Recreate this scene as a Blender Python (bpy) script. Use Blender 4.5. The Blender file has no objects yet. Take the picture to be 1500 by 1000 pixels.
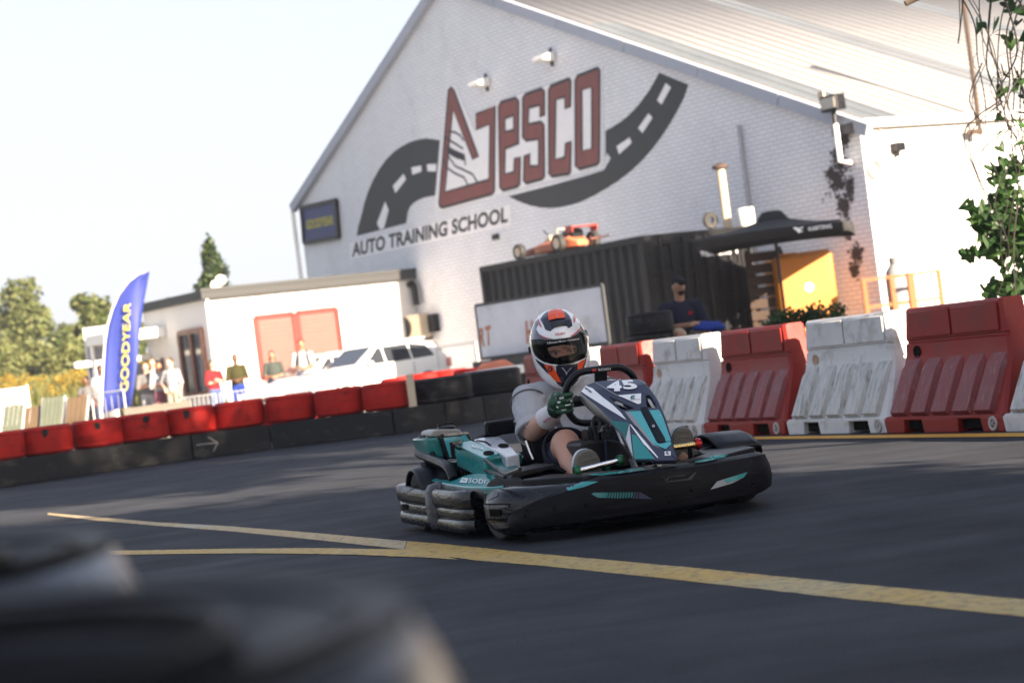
import bpy, bmesh, math, random
import numpy as np
from math import sin, cos, pi, radians, atan, atan2, sqrt
from mathutils import Vector, Matrix, geometry
from mathutils.bvhtree import BVHTree

random.seed(7)
rng = np.random.default_rng(11)
SC = bpy.context.scene
COL = SC.collection

# ------------------------------------------------------------------ camera
ROLL, FOC, CAMH = radians(7.3), 3000.0, 0.77
CR, SR = cos(ROLL), sin(ROLL)
PITCH = atan(17.4 / FOC)
cam_d = bpy.data.cameras.new("camera")
cam = bpy.data.objects.new("camera", cam_d)
COL.objects.link(cam)
SC.camera = cam
cam_d.sensor_width = 36.0
cam_d.lens = FOC / 1500 * 36
cam_d.clip_start, cam_d.clip_end = 0.1, 3000
cp, sp = cos(PITCH), sin(PITCH)
R_ax = Vector((CR, SR * sp, -SR * cp))
U_ax = Vector((SR, -CR * sp, CR * cp))
F_ax = Vector((0, cp, sp))
cam.matrix_world = Matrix(((R_ax.x, U_ax.x, -F_ax.x, 0), (R_ax.y, U_ax.y, -F_ax.y, 0),
                           (R_ax.z, U_ax.z, -F_ax.z, CAMH), (0, 0, 0, 1)))
cam_d.dof.use_dof = True
cam_d.dof.focus_distance = 8.75
cam_d.dof.aperture_fstop = 4.0

# ------------------------------------------------------------------ light
SUN_EL, SUN_AZ = radians(21), radians(143.5)          # azimuth from +Y towards +X
SDIR = Vector((sin(SUN_AZ) * cos(SUN_EL), cos(SUN_AZ) * cos(SUN_EL), sin(SUN_EL)))
world = bpy.data.worlds.new("World")
SC.world = world
world.use_nodes = True
wn, wl = world.node_tree.nodes, world.node_tree.links
wn.clear()
w_out = wn.new("ShaderNodeOutputWorld")
w_bg = wn.new("ShaderNodeBackground")
w_sky = wn.new("ShaderNodeTexSky")
w_sky.sky_type = 'NISHITA'
w_sky.sun_disc = False
w_sky.sun_elevation, w_sky.sun_rotation = SUN_EL, SUN_AZ
w_sky.air_density, w_sky.dust_density, w_sky.ozone_density = 1.0, 2.5, 1.5
# a thin even veil of high cloud over the blue
w_tc = wn.new("ShaderNodeTexCoord")
w_map = wn.new("ShaderNodeMapping"); w_map.inputs['Scale'].default_value = (1.2, 1.2, 4.0)
w_noi = wn.new("ShaderNodeTexNoise"); w_noi.inputs['Scale'].default_value = 1.6; w_noi.inputs['Detail'].default_value = 6
w_rmp = wn.new("ShaderNodeMapRange")
w_rmp.inputs['From Min'].default_value, w_rmp.inputs['From Max'].default_value = 0.3, 0.75
w_rmp.inputs['To Min'].default_value, w_rmp.inputs['To Max'].default_value = 0.78, 0.93
w_mix = wn.new("ShaderNodeMix"); w_mix.data_type = 'RGBA'
w_mix.inputs['B'].default_value = (3.15, 3.20, 3.50, 1)
wl.new(w_tc.outputs['Generated'], w_map.inputs['Vector'])
wl.new(w_map.outputs['Vector'], w_noi.inputs['Vector'])
wl.new(w_noi.outputs['Fac'], w_rmp.inputs['Value'])
w_sep = wn.new("ShaderNodeSeparateXYZ"); wl.new(w_tc.outputs['Generated'], w_sep.inputs[0])
w_el = wn.new("ShaderNodeMapRange"); w_el.inputs['From Min'].default_value, w_el.inputs['From Max'].default_value = 0.14, 0.8      # veil thick towards the horizon, blue overhead
w_el.inputs['To Min'].default_value, w_el.inputs['To Max'].default_value = 1.0, 0.30
wl.new(w_sep.outputs['Z'], w_el.inputs['Value'])
w_mul = wn.new("ShaderNodeMath"); w_mul.operation = 'MULTIPLY'
wl.new(w_rmp.outputs['Result'], w_mul.inputs[0]); wl.new(w_el.outputs['Result'], w_mul.inputs[1])
wl.new(w_mul.outputs['Value'], w_mix.inputs['Factor'])
wl.new(w_sky.outputs['Color'], w_mix.inputs['A'])
wl.new(w_mix.outputs['Result'], w_bg.inputs['Color'])
w_bg.inputs['Strength'].default_value = 0.060
wl.new(w_bg.outputs['Background'], w_out.inputs['Surface'])

sun_d = bpy.data.lights.new("sun", 'SUN')
sun_d.energy, sun_d.angle, sun_d.color = 5.0, radians(0.53), (1.0, 0.81, 0.61)
sun = bpy.data.objects.new("sun", sun_d)
COL.objects.link(sun)
sun.rotation_euler = SDIR.to_track_quat('Z', 'Y').to_euler()
sun.location = (20, -20, 20)

SC.view_settings.view_transform = 'Standard'
SC.view_settings.look = 'None'
SC.view_settings.exposure = 2.34
SC.view_settings.gamma = 1
SC.view_settings.use_curve_mapping = False
SC.render.engine = 'CYCLES'

# ------------------------------------------------------------------ helpers
CAM = Vector((0, 0, CAMH))
def ray(px, py):
    dx, dy = px - 750, py - 500
    a, b = CR * dx - SR * dy, -(SR * dx + CR * dy)
    return Vector((a, FOC * cp - b * sp, FOC * sp + b * cp)) / FOC
def at(px, py, Y):                      # the point seen at a pixel, Y metres ahead
    d = ray(px, py); return CAM + d * (Y / d.y)
def hz(px, py, z):                      # ... at height z
    d = ray(px, py); return CAM + d * ((z - CAMH) / d.z)
def gp(px, py): return hz(px, py, 0.0)
def proj(P):
    q = Vector(P) - CAM
    dz = q.dot(F_ax)
    return 750 + FOC * q.dot(R_ax) / dz, 500 - FOC * q.dot(U_ax) / dz

class G:
    """collects faces; .obj() links them as one mesh object"""
    def __init__(s): s.v, s.f, s.mi, s.m = [], [], [], 0
    def add(s, vs, fs):
        b = len(s.v)
        s.v += [tuple(v) for v in vs]
        s.f += [tuple(i + b for i in f) for f in fs]
        s.mi += [s.m] * len(fs)
        return s
    def box(s, a, b):
        x0, y0, z0 = a; x1, y1, z1 = b
        return s.add([(x0,y0,z0),(x1,y0,z0),(x1,y1,z0),(x0,y1,z0),(x0,y0,z1),(x1,y0,z1),(x1,y1,z1),(x0,y1,z1)],
                     [(0,3,2,1),(4,5,6,7),(0,1,5,4),(1,2,6,5),(2,3,7,6),(3,0,4,7)])
    def obox(s, c, ax, ay, az):
        c, ax, ay, az = map(Vector, (c, ax, ay, az))
        vs = [c + sx*ax + sy*ay + sz*az for sz in (-1,1) for sx, sy in ((-1,-1),(1,-1),(1,1),(-1,1))]
        return s.add(vs, [(0,3,2,1),(4,5,6,7),(0,1,5,4),(1,2,6,5),(2,3,7,6),(3,0,4,7)])
    def bar(s, p, q, w, h=None, up=(0,0,1)):
        p, q = Vector(p), Vector(q); d = q - p
        x = d.cross(Vector(up))
        if x.length < 1e-6: x = d.cross(Vector((1,0,0)))
        x.normalize(); z = x.cross(d).normalized()
        return s.obox((p+q)/2, d/2, x*(w/2), z*((h or w)/2))
    def loft(s, loops, closed=True, caps=True):
        n = len(loops[0]); vs = [p for l in loops for p in l]; fs = []
        for i in range(len(loops)-1):
            for j in range(n if closed else n-1):
                k = (j+1) % n
                fs.append((i*n+j, i*n+k, (i+1)*n+k, (i+1)*n+j))
        if caps and closed:
            fs.append(tuple(reversed(range(n))))
            fs.append(tuple(range((len(loops)-1)*n, len(loops)*n)))
        return s.add(vs, fs)
    def tube(s, pts, r, n=8, closed=False, caps=True):
        pts = [Vector(p) for p in pts]; m = len(pts)
        rs = [float(q) for q in r] if isinstance(r, (list, tuple)) else [float(r)]*m
        loops, nrm = [], None
        for i in range(m):
            t = (pts[(i+1) % m] - pts[i-1]) if closed else (pts[min(i+1,m-1)] - pts[max(i-1,0)])
            if t.length < 1e-9: t = Vector((0,0,1))
            t.normalize()
            if nrm is None:
                nrm = t.orthogonal().normalized()
            nrm = (nrm - t*nrm.dot(t))
            if nrm.length < 1e-6: nrm = t.orthogonal()
            nrm.normalize(); bn = t.cross(nrm)
            loops.append([pts[i] + rs[i]*(cos(2*pi*k/n)*nrm + sin(2*pi*k/n)*bn) for k in range(n)])
        if closed: loops.append(loops[0])
        return s.loft(loops, True, caps and not closed)
    def cyl(s, p, q, r0, r1=None, n=16): return s.tube([p, q], [r0, r0 if r1 is None else r1], n)
    def lathe(s, prof, c=(0,0,0), axis=(0,0,1), n=20, caps=False):
        c, a = Vector(c), Vector(axis).normalized()
        u = a.orthogonal().normalized(); w = a.cross(u)
        loops = [[c + a*z + r*(cos(2*pi*k/n)*u + sin(2*pi*k/n)*w) for k in range(n)] for r, z in prof]
        return s.loft(loops, True, caps)
    def prism(s, poly, vec):
        poly = [Vector(p) for p in poly]; vec = Vector(vec); n = len(poly)
        vs = poly + [p + vec for p in poly]
        fs = [tuple(range(n)), tuple(reversed(range(n, 2*n)))]
        fs += [(i, i+n, (i+1) % n + n, (i+1) % n) for i in range(n)]
        return s.add(vs, fs)
    def ell(s, c, r, rot=None, nu=16, nv=10):
        c = Vector(c); loops = []
        for i in range(nv+1):
            th = pi*i/nv
            l = []
            for k in range(nu):
                p = Vector((sin(th)*cos(2*pi*k/nu)*r[0], sin(th)*sin(2*pi*k/nu)*r[1], -cos(th)*r[2]))
                if rot is not None: p = rot @ p
                l.append(c + p)
            loops.append(l)
        return s.loft(loops, True, False)
    def mesh(s, name, mats, smooth=35):
        me = bpy.data.meshes.new(name)
        me.from_pydata([tuple(v) for v in s.v], [], s.f)
        if not isinstance(mats, (list, tuple)): mats = [mats]
        for m in mats: me.materials.append(m)
        if len(mats) > 1: me.polygons.foreach_set("material_index", s.mi)
        finish(me, smooth)
        return me
    def obj(s, name, mats, parent=None, smooth=35, bevel=0, seg=2):
        o = bpy.data.objects.new(name, s.mesh(name, mats, smooth))
        COL.objects.link(o)
        if parent is not None: o.parent = parent
        if bevel:
            b = o.modifiers.new("bevel", 'BEVEL'); b.width = bevel; b.segments = seg; b.limit_method = 'ANGLE'; b.angle_limit = radians(30)
            b.harden_normals = False
        return o

def finish(me, smooth=35, recalc=True):
    if recalc:
        bm = bmesh.new(); bm.from_mesh(me)
        bmesh.ops.remove_doubles(bm, verts=bm.verts, dist=1e-5)
        bmesh.ops.recalc_face_normals(bm, faces=bm.faces)
        bm.to_mesh(me); bm.free()
    if smooth:
        me.shade_smooth()
        me.set_sharp_from_angle(angle=radians(smooth))
    me.update()

def link(name, me, parent=None):
    o = bpy.data.objects.new(name, me); COL.objects.link(o)
    if parent is not None: o.parent = parent
    return o
def tag(o, label, cat, group=None):
    o['label'] = label; o['category'] = cat
    if group: o['group'] = group
    return o
def thing(name, label, cat, loc=(0,0,0), rotz=0.0, group=None):
    o = bpy.data.objects.new(name, None); COL.objects.link(o)
    o.location = loc; o.rotation_euler = (0, 0, rotz); o.empty_display_size = 0.2
    return tag(o, label, cat, group)
def kind(o, k): o['kind'] = k; return o
def dup(root, loc=None, rotz=None, label=None):
    def cp_(o, par):
        c = o.copy(); COL.objects.link(c)
        if par is not None: c.parent = par
        for ch in list(o.children): cp_(ch, c)
        return c
    r = cp_(root, None)
    if loc is not None: r.location = loc
    if rotz is not None: r.rotation_euler = (0, 0, rotz)
    if label: r['label'] = label
    return r

def remesh(name, g, voxel, mat, parent=None, smooth_it=4, noise=0.0, nscale=8.0):
    """fuses overlapping closed shapes into one continuous skin"""
    tmp = g.obj(name + "_tmp", mat, None, 0)
    m = tmp.modifiers.new("r", 'REMESH'); m.mode = 'VOXEL'; m.voxel_size = voxel; m.use_smooth_shade = True
    if smooth_it:
        sm = tmp.modifiers.new("s", 'SMOOTH'); sm.factor = 0.5; sm.iterations = smooth_it
    dg = bpy.context.evaluated_depsgraph_get(); dg.update()
    me = bpy.data.meshes.new_from_object(tmp.evaluated_get(dg))
    me.name = name
    bpy.data.objects.remove(tmp)
    me.materials.clear(); me.materials.append(mat)
    if noise:
        from mathutils import noise as mn
        for v in me.vertices:
            d = mn.noise(v.co*nscale)*noise + mn.noise(v.co*nscale*2.7)*noise*0.4
            v.co += v.normal*d
    me.shade_smooth()
    return link(name, me, parent)

_txt = {}
def text2d(body, bold=0.02, space=1.0):
    """letter outlines as flat faces in the unit square, with their width/height ratio"""
    key = (body, bold, space)
    if key in _txt: return _txt[key]
    cu = bpy.data.curves.new("lettering", 'FONT'); cu.body = body; cu.offset = bold; cu.space_character = space; cu.resolution_u = 4
    o = bpy.data.objects.new("lettering", cu); COL.objects.link(o)
    dg = bpy.context.evaluated_depsgraph_get(); dg.update()
    me = bpy.data.meshes.new_from_object(o.evaluated_get(dg))
    bpy.data.objects.remove(o); bpy.data.curves.remove(cu)
    vs = np.array([v.co[:2] for v in me.vertices]); fs = [tuple(p.vertices) for p in me.polygons]
    bpy.data.meshes.remove(me)
    lo, hi = vs.min(0), vs.max(0)
    _txt[key] = ((vs - lo)/(hi - lo), fs, (hi-lo)[0]/(hi-lo)[1])
    return _txt[key]
def subdiv(v, f, maxlen):
    bm = bmesh.new(); bv = [bm.verts.new((p[0], p[1], 0)) for p in v]
    for t in f:
        try: bm.faces.new([bv[i] for i in t])
        except ValueError: pass
    bmesh.ops.triangulate(bm, faces=bm.faces[:])
    for _ in range(6):
        es = [e for e in bm.edges if e.calc_length() > maxlen]
        if not es: break
        bmesh.ops.subdivide_edges(bm, edges=es, cuts=1)
        bmesh.ops.triangulate(bm, faces=[q for q in bm.faces if len(q.verts) > 3])
    bm.verts.index_update()
    out = [(q.co.x, q.co.y) for q in bm.verts], [tuple(q.index for q in t.verts) for t in bm.faces]
    bm.free(); return out
def bil(q, u, v):                       # quad corners: BL, BR, TR, TL
    return tuple((1-u)*(1-v)*q[0][i] + u*(1-v)*q[1][i] + u*v*q[2][i] + (1-u)*v*q[3][i] for i in range(len(q[0])))

def flat_tess(polys, maxlen=None):
    """polys: outline, then holes -> 2D verts, triangles, edges no longer than maxlen"""
    vs = [Vector((p[0], p[1], 0)) for l in polys for p in l]
    tris = geometry.tessellate_polygon([[Vector((p[0], p[1], 0)) for p in l] for l in polys])
    bm = bmesh.new()
    bv = [bm.verts.new(v) for v in vs]
    for t in tris:
        try: bm.faces.new([bv[i] for i in t])
        except ValueError: pass
    if maxlen:
        for _ in range(7):
            es = [e for e in bm.edges if e.calc_length() > maxlen]
            if not es: break
            bmesh.ops.subdivide_edges(bm, edges=es, cuts=1)
            bmesh.ops.triangulate(bm, faces=[f for f in bm.faces if len(f.verts) > 3])
    bm.verts.index_update()
    out = [(v.co.x, v.co.y) for v in bm.verts], [tuple(v.index for v in f.verts) for f in bm.faces]
    bm.free()
    return out
# ------------------------------------------------------------------ materials
def pm(name, col, rough=0.5, metal=0.0, var=0.12, vs=6.0, bump=0.0, bs=60.0, stain=None, coat=0.0, spec=0.5, stretch=None, rvar=0.1):
    """principled paint / plastic / metal with grain, colour drift and optional stains: stain = (colour, amount, scale)"""
    m = bpy.data.materials.new(name); m.use_nodes = True
    n, l = m.node_tree.nodes, m.node_tree.links
    b = n['Principled BSDF']
    b.inputs['Metallic'].default_value = metal
    b.inputs['Specular IOR Level'].default_value = spec
    b.inputs['Coat Weight'].default_value = coat
    tc = n.new('ShaderNodeTexCoord'); oi = n.new('ShaderNodeObjectInfo'); sh = n.new('ShaderNodeVectorMath'); sh.operation = 'MULTIPLY_ADD'
    sh.inputs[1].default_value = (37, 53, 29); l.new(oi.outputs['Random'], sh.inputs[0]); l.new(tc.outputs['Object'], sh.inputs[2]); vec = sh.outputs['Vector']      # every piece gets its own wear
    if stretch:
        mp = n.new('ShaderNodeMapping'); mp.inputs['Scale'].default_value = stretch; l.new(vec, mp.inputs['Vector']); vec = mp.outputs['Vector']
    no = n.new('ShaderNodeTexNoise'); no.inputs['Scale'].default_value = vs; no.inputs['Detail'].default_value = 6; no.inputs['Roughness'].default_value = 0.65
    l.new(vec, no.inputs['Vector'])
    ra = n.new('ShaderNodeMapRange'); ra.inputs['From Min'].default_value = 0.25; ra.inputs['From Max'].default_value = 0.75
    ra.inputs['To Min'].default_value = 1 - var; ra.inputs['To Max'].default_value = 1 + var
    l.new(no.outputs['Fac'], ra.inputs['Value'])
    mx = n.new('ShaderNodeMix'); mx.data_type = 'RGBA'; mx.blend_type = 'MULTIPLY'; mx.inputs['Factor'].default_value = 1
    mx.inputs['A'].default_value = (*col, 1); l.new(ra.outputs['Result'], mx.inputs['B'])
    out = mx.outputs['Result']
    if stain:
        sc_, am, ssc = stain
        sn = n.new('ShaderNodeTexNoise'); sn.inputs['Scale'].default_value = ssc; sn.inputs['Detail'].default_value = 8; sn.inputs['Roughness'].default_value = 0.7
        l.new(vec, sn.inputs['Vector'])
        sr = n.new('ShaderNodeMapRange'); sr.inputs['From Min'].default_value = 0.62 - 0.3*am; sr.inputs['From Max'].default_value = 0.78 - 0.2*am
        l.new(sn.outputs['Fac'], sr.inputs['Value'])
        m2 = n.new('ShaderNodeMix'); m2.data_type = 'RGBA'; l.new(sr.outputs['Result'], m2.inputs['Factor'])
        l.new(out, m2.inputs['A']); m2.inputs['B'].default_value = (*sc_, 1); out = m2.outputs['Result']
    l.new(out, b.inputs['Base Color'])
    rr = n.new('ShaderNodeMapRange'); rr.inputs['From Min'].default_value = 0.3; rr.inputs['From Max'].default_value = 0.7
    rr.inputs['To Min'].default_value = max(0.02, rough - rvar); rr.inputs['To Max'].default_value = min(1, rough + rvar)
    l.new(no.outputs['Fac'], rr.inputs['Value']); l.new(rr.outputs['Result'], b.inputs['Roughness'])
    if bump:
        bn = n.new('ShaderNodeTexNoise'); bn.inputs['Scale'].default_value = bs; bn.inputs['Detail'].default_value = 4; l.new(vec, bn.inputs['Vector'])
        bp = n.new('ShaderNodeBump'); bp.inputs['Strength'].default_value = bump; bp.inputs['Distance'].default_value = 0.01
        l.new(bn.outputs['Fac'], bp.inputs['Height']); l.new(bp.outputs['Normal'], b.inputs['Normal'])
    return m

M = {}
M['black_plastic'] = pm('black_plastic', (.005,.0053,.0085), .40, var=.3, vs=9, bump=.08, bs=90, spec=.28)
M['scuffed_plastic'] = pm('scuffed_plastic', (.003,.0033,.0058), .24, var=.4, vs=14, bump=.3, bs=38, stain=((.045,.048,.058), .22, 16), stretch=(.5,.5,1.8), rvar=.12)
M['worn_corner'] = pm('worn_corner', (.03,.031,.036), .45, var=.5, vs=25, bump=.6, bs=45, stain=((.11,.114,.128), .75, 24))
M['shield_plastic'] = pm('shield_plastic', (.0035,.0036,.0055), .48, var=.35, vs=12, bump=.10, bs=60, stain=((.012,.012,.016), .4, 18), stretch=(.35,.35,2.6), rvar=.12, spec=.14)
M['rubber_near'] = pm('rubber_near', (.0035,.0037,.006), .55, var=.2, vs=8, bump=.1, bs=50, spec=.2)
M['rubber_sheen'] = pm('rubber_sheen', (.014,.015,.021), .30, var=.6, vs=5, bump=.15, bs=30, spec=.8, stain=((.07,.085,.14), .6, 4))  # bluish-grey patches paint sky highlights on the near tyres' shoulders
M['rubber'] = pm('rubber', (.016,.016,.017), .75, var=.25, vs=8, bump=.2, bs=50, stain=((.055,.052,.05), .4, 6))
M['dark_metal'] = pm('dark_metal', (.02,.021,.025), .35, .6, var=.2)
M['steel'] = pm('steel', (.55,.54,.52), .3, 1, var=.15, vs=20)
M['gold'] = pm('gold', (.75,.55,.25), .25, 1, var=.15, vs=20)
M['chrome'] = pm('chrome', (.8,.8,.82), .12, 1, var=.05)
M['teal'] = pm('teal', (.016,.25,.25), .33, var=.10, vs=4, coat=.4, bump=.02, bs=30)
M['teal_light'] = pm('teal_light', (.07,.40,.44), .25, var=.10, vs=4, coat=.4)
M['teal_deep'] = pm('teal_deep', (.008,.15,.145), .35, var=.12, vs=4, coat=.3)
M['navy'] = pm('navy', (.030,.036,.075), .36, var=.12, vs=6, coat=.25, bump=.03, bs=120)
M['decal_white'] = pm('decal_white', (.85,.86,.88), .35, var=.06, vs=5)
M['decal_grey'] = pm('decal_grey', (.28,.29,.31), .4)
M['decal_black'] = pm('decal_black', (.015,.015,.02), .4)
M['decal_red'] = pm('decal_red', (.5,.03,.03), .35)
M['grey_panel'] = pm('grey_panel', (.30,.29,.27), .42, var=.12)
M['silver_cover'] = pm('silver_cover', (.52,.53,.58), .28, var=.06, coat=.4)
M['red_anodised'] = pm('red_anodised', (.45,.02,.02), .25, .7)
M['green_anodised'] = pm('green_anodised', (.01,.10,.04), .3, .4)
M['sole'] = pm('sole', (.125,.12,.105), .7, var=.15, vs=30, bump=.3, bs=120)
M['shoe'] = pm('shoe', (.55,.62,.64), .5, var=.1)
M['tshirt'] = pm('tshirt', (.40,.40,.43), .9, var=.12, vs=10, bump=.25, bs=220, spec=.2)
M['shorts'] = pm('shorts', (.045,.052,.095), .85, var=.15, vs=14, bump=.2, bs=180, spec=.2)
M['shorts_hem'] = pm('shorts_hem', (.016,.018,.028), .85, spec=.2)
M['helmet_white'] = pm('helmet_white', (.80,.80,.82), .22, var=.04, coat=.6)
M['helmet_navy'] = pm('helmet_navy', (.018,.018,.035), .22, var=.1, coat=.6)
M['helmet_purple'] = pm('helmet_purple', (.07,.068,.12), .25, var=.15, coat=.6)
M['helmet_orange'] = pm('helmet_orange', (.85,.085,.015), .28, var=.06, coat=.5)
M['helmet_red'] = pm('helmet_red', (.5,.02,.03), .28, coat=.5)
M['balaclava'] = pm('balaclava', (.008,.008,.010), .9, bump=.2, bs=200, spec=.2)
M['glove_green'] = pm('glove_green', (.006,.055,.024), .5, var=.5, vs=40, bump=.4, bs=120, stain=((.55,.58,.58), .18, 34))
M['glove_white'] = pm('glove_white', (.62,.60,.62), .7, var=.08, vs=18, bump=.2, bs=90)
M['glove_text'] = pm('glove_text', (.42,.03,.06), .7)
def skin_mat(name, col):
    m = pm(name, col, .55, var=.10, vs=18, bump=.06, bs=160, spec=.4, stain=((col[0]*1.05, col[1]*.8, col[2]*.75), .4, 9))
    b = m.node_tree.nodes['Principled BSDF']
    b.inputs['Subsurface Weight'].default_value = 0.12
    b.inputs['Subsurface Radius'].default_value = (.012,.005,.003)
    b.inputs['Subsurface Scale'].default_value = 0.5
    return m
M['skin'] = skin_mat('skin', (.50,.285,.205))
M['skin_light'] = skin_mat('skin_light', (.56,.34,.25))
M['skin_dark'] = skin_mat('skin_dark', (.10,.05,.033))
M['skin_tan'] = skin_mat('skin_tan', (.30,.165,.105))
for nm, c in dict(cloth_white=(.30,.30,.32), cloth_red=(.26,.015,.02), cloth_black=(.016,.016,.02), cloth_blue=(.03,.06,.20), cloth_olive=(.035,.034,.012),
                  cloth_grey=(.12,.12,.125), cloth_sage=(.045,.055,.05), cloth_denim=(.06,.09,.19), cloth_navy=(.012,.015,.03), cloth_khaki=(.30,.26,.2), cloth_check=(.12,.135,.19),
                  hair_dark=(.015,.01,.008), hair_brown=(.07,.04,.02), cloth_royal=(.015,.035,.20), cloth_plum=(.13,.05,.07)).items():
    M[nm] = pm(nm, c, .9, var=.15, vs=10, spec=.2)
M['visor'] = bpy.data.materials.new('visor'); M['visor'].use_nodes = True
_n, _l = M['visor'].node_tree.nodes, M['visor'].node_tree.links; _n.clear()
_o = _n.new('ShaderNodeOutputMaterial'); _t = _n.new('ShaderNodeBsdfTransparent'); _t.inputs[0].default_value = (.72,.73,.75,1)
_g = _n.new('ShaderNodeBsdfGlossy'); _g.inputs['Roughness'].default_value = .08; _f = _n.new('ShaderNodeFresnel'); _f.inputs['IOR'].default_value = 1.30
_x = _n.new('ShaderNodeMixShader'); _l.new(_f.outputs[0], _x.inputs[0]); _l.new(_t.outputs[0], _x.inputs[1]); _l.new(_g.outputs[0], _x.inputs[2]); _l.new(_x.outputs[0], _o.inputs[0])

M['barrier_red'] = pm('barrier_red', (.225,.014,.010), .5, var=.16, vs=3, bump=.1, bs=25, stain=((.12,.025,.022), .32, 4), spec=.3)
M['barrier_white'] = pm('barrier_white', (.56,.56,.56), .55, var=.10, vs=3, bump=.1, bs=25, stain=((.25,.235,.20), .30, 5), spec=.35)
M['rib_red'] = pm('rib_red', (.17,.022,.026), .55, var=.35, vs=10, stain=((.26,.13,.13), .30, 18), stretch=(3,1,.6))
M['rib_white'] = pm('rib_white', (.45,.445,.43), .6, var=.25, vs=10, stain=((.10,.095,.085), .40, 14), stretch=(3,1,.5))
M['recess'] = pm('recess', (.004,.0035,.0035), .9, spec=.1)
M['tyre_red'] = pm('tyre_red', (.36,.016,.012), .6, var=.3, vs=4, bump=.15, bs=20, stain=((.04,.008,.007), .28, 5), spec=.15)
M['tyre_black'] = pm('tyre_black', (.010,.010,.012), .6, spec=.2, var=.3, vs=5, bump=.2, bs=30, stain=((.06,.058,.055), .3, 5))
M['belt'] = pm('belt', (.008,.008,.010), .5, var=.4, vs=3, bump=.2, bs=14, spec=.3, stain=((.06,.057,.048), .26, 3.2), stretch=(1,1,2.2))
M['paint_white'] = pm('paint_white', (.78,.77,.74), .6, var=.05, vs=3, stain=((.5,.48,.44), .15, 3))
M['roof_sheet'] = pm('roof_sheet', (.20,.206,.218), .7, var=.04, vs=.8, stretch=(1,.25,1), spec=.2)
M['skylight_sheet'] = pm('skylight_sheet', (.135,.155,.175), .4, var=.14, vs=1.2)
M['verge'] = pm('verge', (.36,.39,.46), .6, var=.1, vs=1.5)
M['mural_dark'] = pm('mural_dark', (.026,.032,.038), .6, var=.45, vs=1.1, stretch=(3,3,.35))
M['mural_red'] = pm('mural_red', (.20,.062,.058), .6, var=.25, vs=1.6, stretch=(2.4,2.4,.3))
M['mural_line'] = pm('mural_line', (.025,.027,.035), .6)
M['mural_white'] = pm('mural_white', (.80,.80,.82), .6, var=.04)
M['container'] = pm('container', (.006,.0065,.0085), .45, var=.25, vs=2.2, spec=.3, stain=((.016,.016,.018), .25, 2))
M['board_grey'] = pm('board_grey', (.48,.51,.57), .6, var=.16, vs=1.6, stain=((.32,.32,.33), .3, 1.8))
M['orange_print'] = pm('orange_print', (.33,.12,.06), .6, var=.3)
M['tank_yellow'] = pm('tank_yellow', (.46,.155,.008), .5, var=.10, vs=3)
M['rail_orange'] = pm('rail_orange', (.36,.075,.008), .5, var=.15)
M['race_orange'] = pm('race_orange', (.45,.14,.07), .4, var=.15, vs=5)
M['race_red'] = pm('race_red', (.30,.045,.03), .4)
M['umbrella'] = pm('umbrella', (.006,.0065,.009), .75, var=.2, vs=3)
M['fence_wood'] = pm('fence_wood', (.035,.018,.010), .75, var=.35, vs=5, stretch=(1,1,6))
M['wood_pale'] = pm('wood_pale', (.08,.05,.027), .75, var=.3, vs=5, stretch=(5,5,.8))
M['wood_grey'] = pm('wood_grey', (.11,.10,.085), .8, var=.3, vs=4, stretch=(1,1,5))
M['flag_blue'] = pm('flag_blue', (.018,.032,.20), .6, var=.12, vs=2)
M['flag_yellow'] = pm('flag_yellow', (.46,.40,.012), .6)
M['banner_blue'] = pm('banner_blue', (.045,.06,.16), .6, var=.15)
M['galv'] = pm('galv', (.52,.53,.54), .45, .4, var=.15, vs=12)
M['shutter'] = pm('shutter', (.17,.072,.062), .5, var=.06)
M['frame_red'] = pm('frame_red', (.2,.016,.012), .5)
M['frame_brown'] = pm('frame_brown', (.13,.05,.035), .5)
M['fascia'] = pm('fascia', (.028,.031,.034), .6, var=.15)
M['car_white'] = pm('car_white', (.78,.77,.75), .2, var=.03, coat=.7)
M['glass_dark'] = pm('glass_dark', (.03,.035,.045), .08, var=.1, spec=.8)
M['tail_red'] = pm('tail_red', (.45,.01,.01), .2, coat=.5)
M['cream'] = pm('cream', (.55,.45,.33), .6, var=.1)
M['gas_grey'] = pm('gas_grey', (.26,.27,.29), .5, var=.1)
M['bark'] = pm('bark', (.07,.05,.035), .85, var=.3, vs=8, bump=.4, bs=20)
M['rust'] = pm('rust', (.06,.038,.028), .8, var=.35, vs=6)

def leaf_mat(name, col, trans=.35):
    m = bpy.data.materials.new(name); m.use_nodes = True
    n, l = m.node_tree.nodes, m.node_tree.links; n.clear()
    o = n.new('ShaderNodeOutputMaterial'); p = n.new('ShaderNodeBsdfPrincipled'); t = n.new('ShaderNodeBsdfTranslucent'); x = n.new('ShaderNodeMixShader')
    tc = n.new('ShaderNodeTexCoord'); no = n.new('ShaderNodeTexNoise'); no.inputs['Scale'].default_value = 1.6; no.inputs['Detail'].default_value = 4
    l.new(tc.outputs['Object'], no.inputs['Vector'])
    ra = n.new('ShaderNodeMapRange'); ra.inputs['To Min'].default_value = .55; ra.inputs['To Max'].default_value = 1.45; l.new(no.outputs['Fac'], ra.inputs['Value'])
    mx = n.new('ShaderNodeMix'); mx.data_type = 'RGBA'; mx.blend_type = 'MULTIPLY'; mx.inputs['Factor'].default_value = 1
    mx.inputs['A'].default_value = (*col, 1); l.new(ra.outputs['Result'], mx.inputs['B'])
    l.new(mx.outputs['Result'], p.inputs['Base Color']); l.new(mx.outputs['Result'], t.inputs['Color'])
    p.inputs['Roughness'].default_value = .5; p.inputs['Specular IOR Level'].default_value = .35
    x.inputs[0].default_value = trans
    l.new(p.outputs[0], x.inputs[1]); l.new(t.outputs[0], x.inputs[2]); l.new(x.outputs[0], o.inputs[0])
    return m
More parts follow.
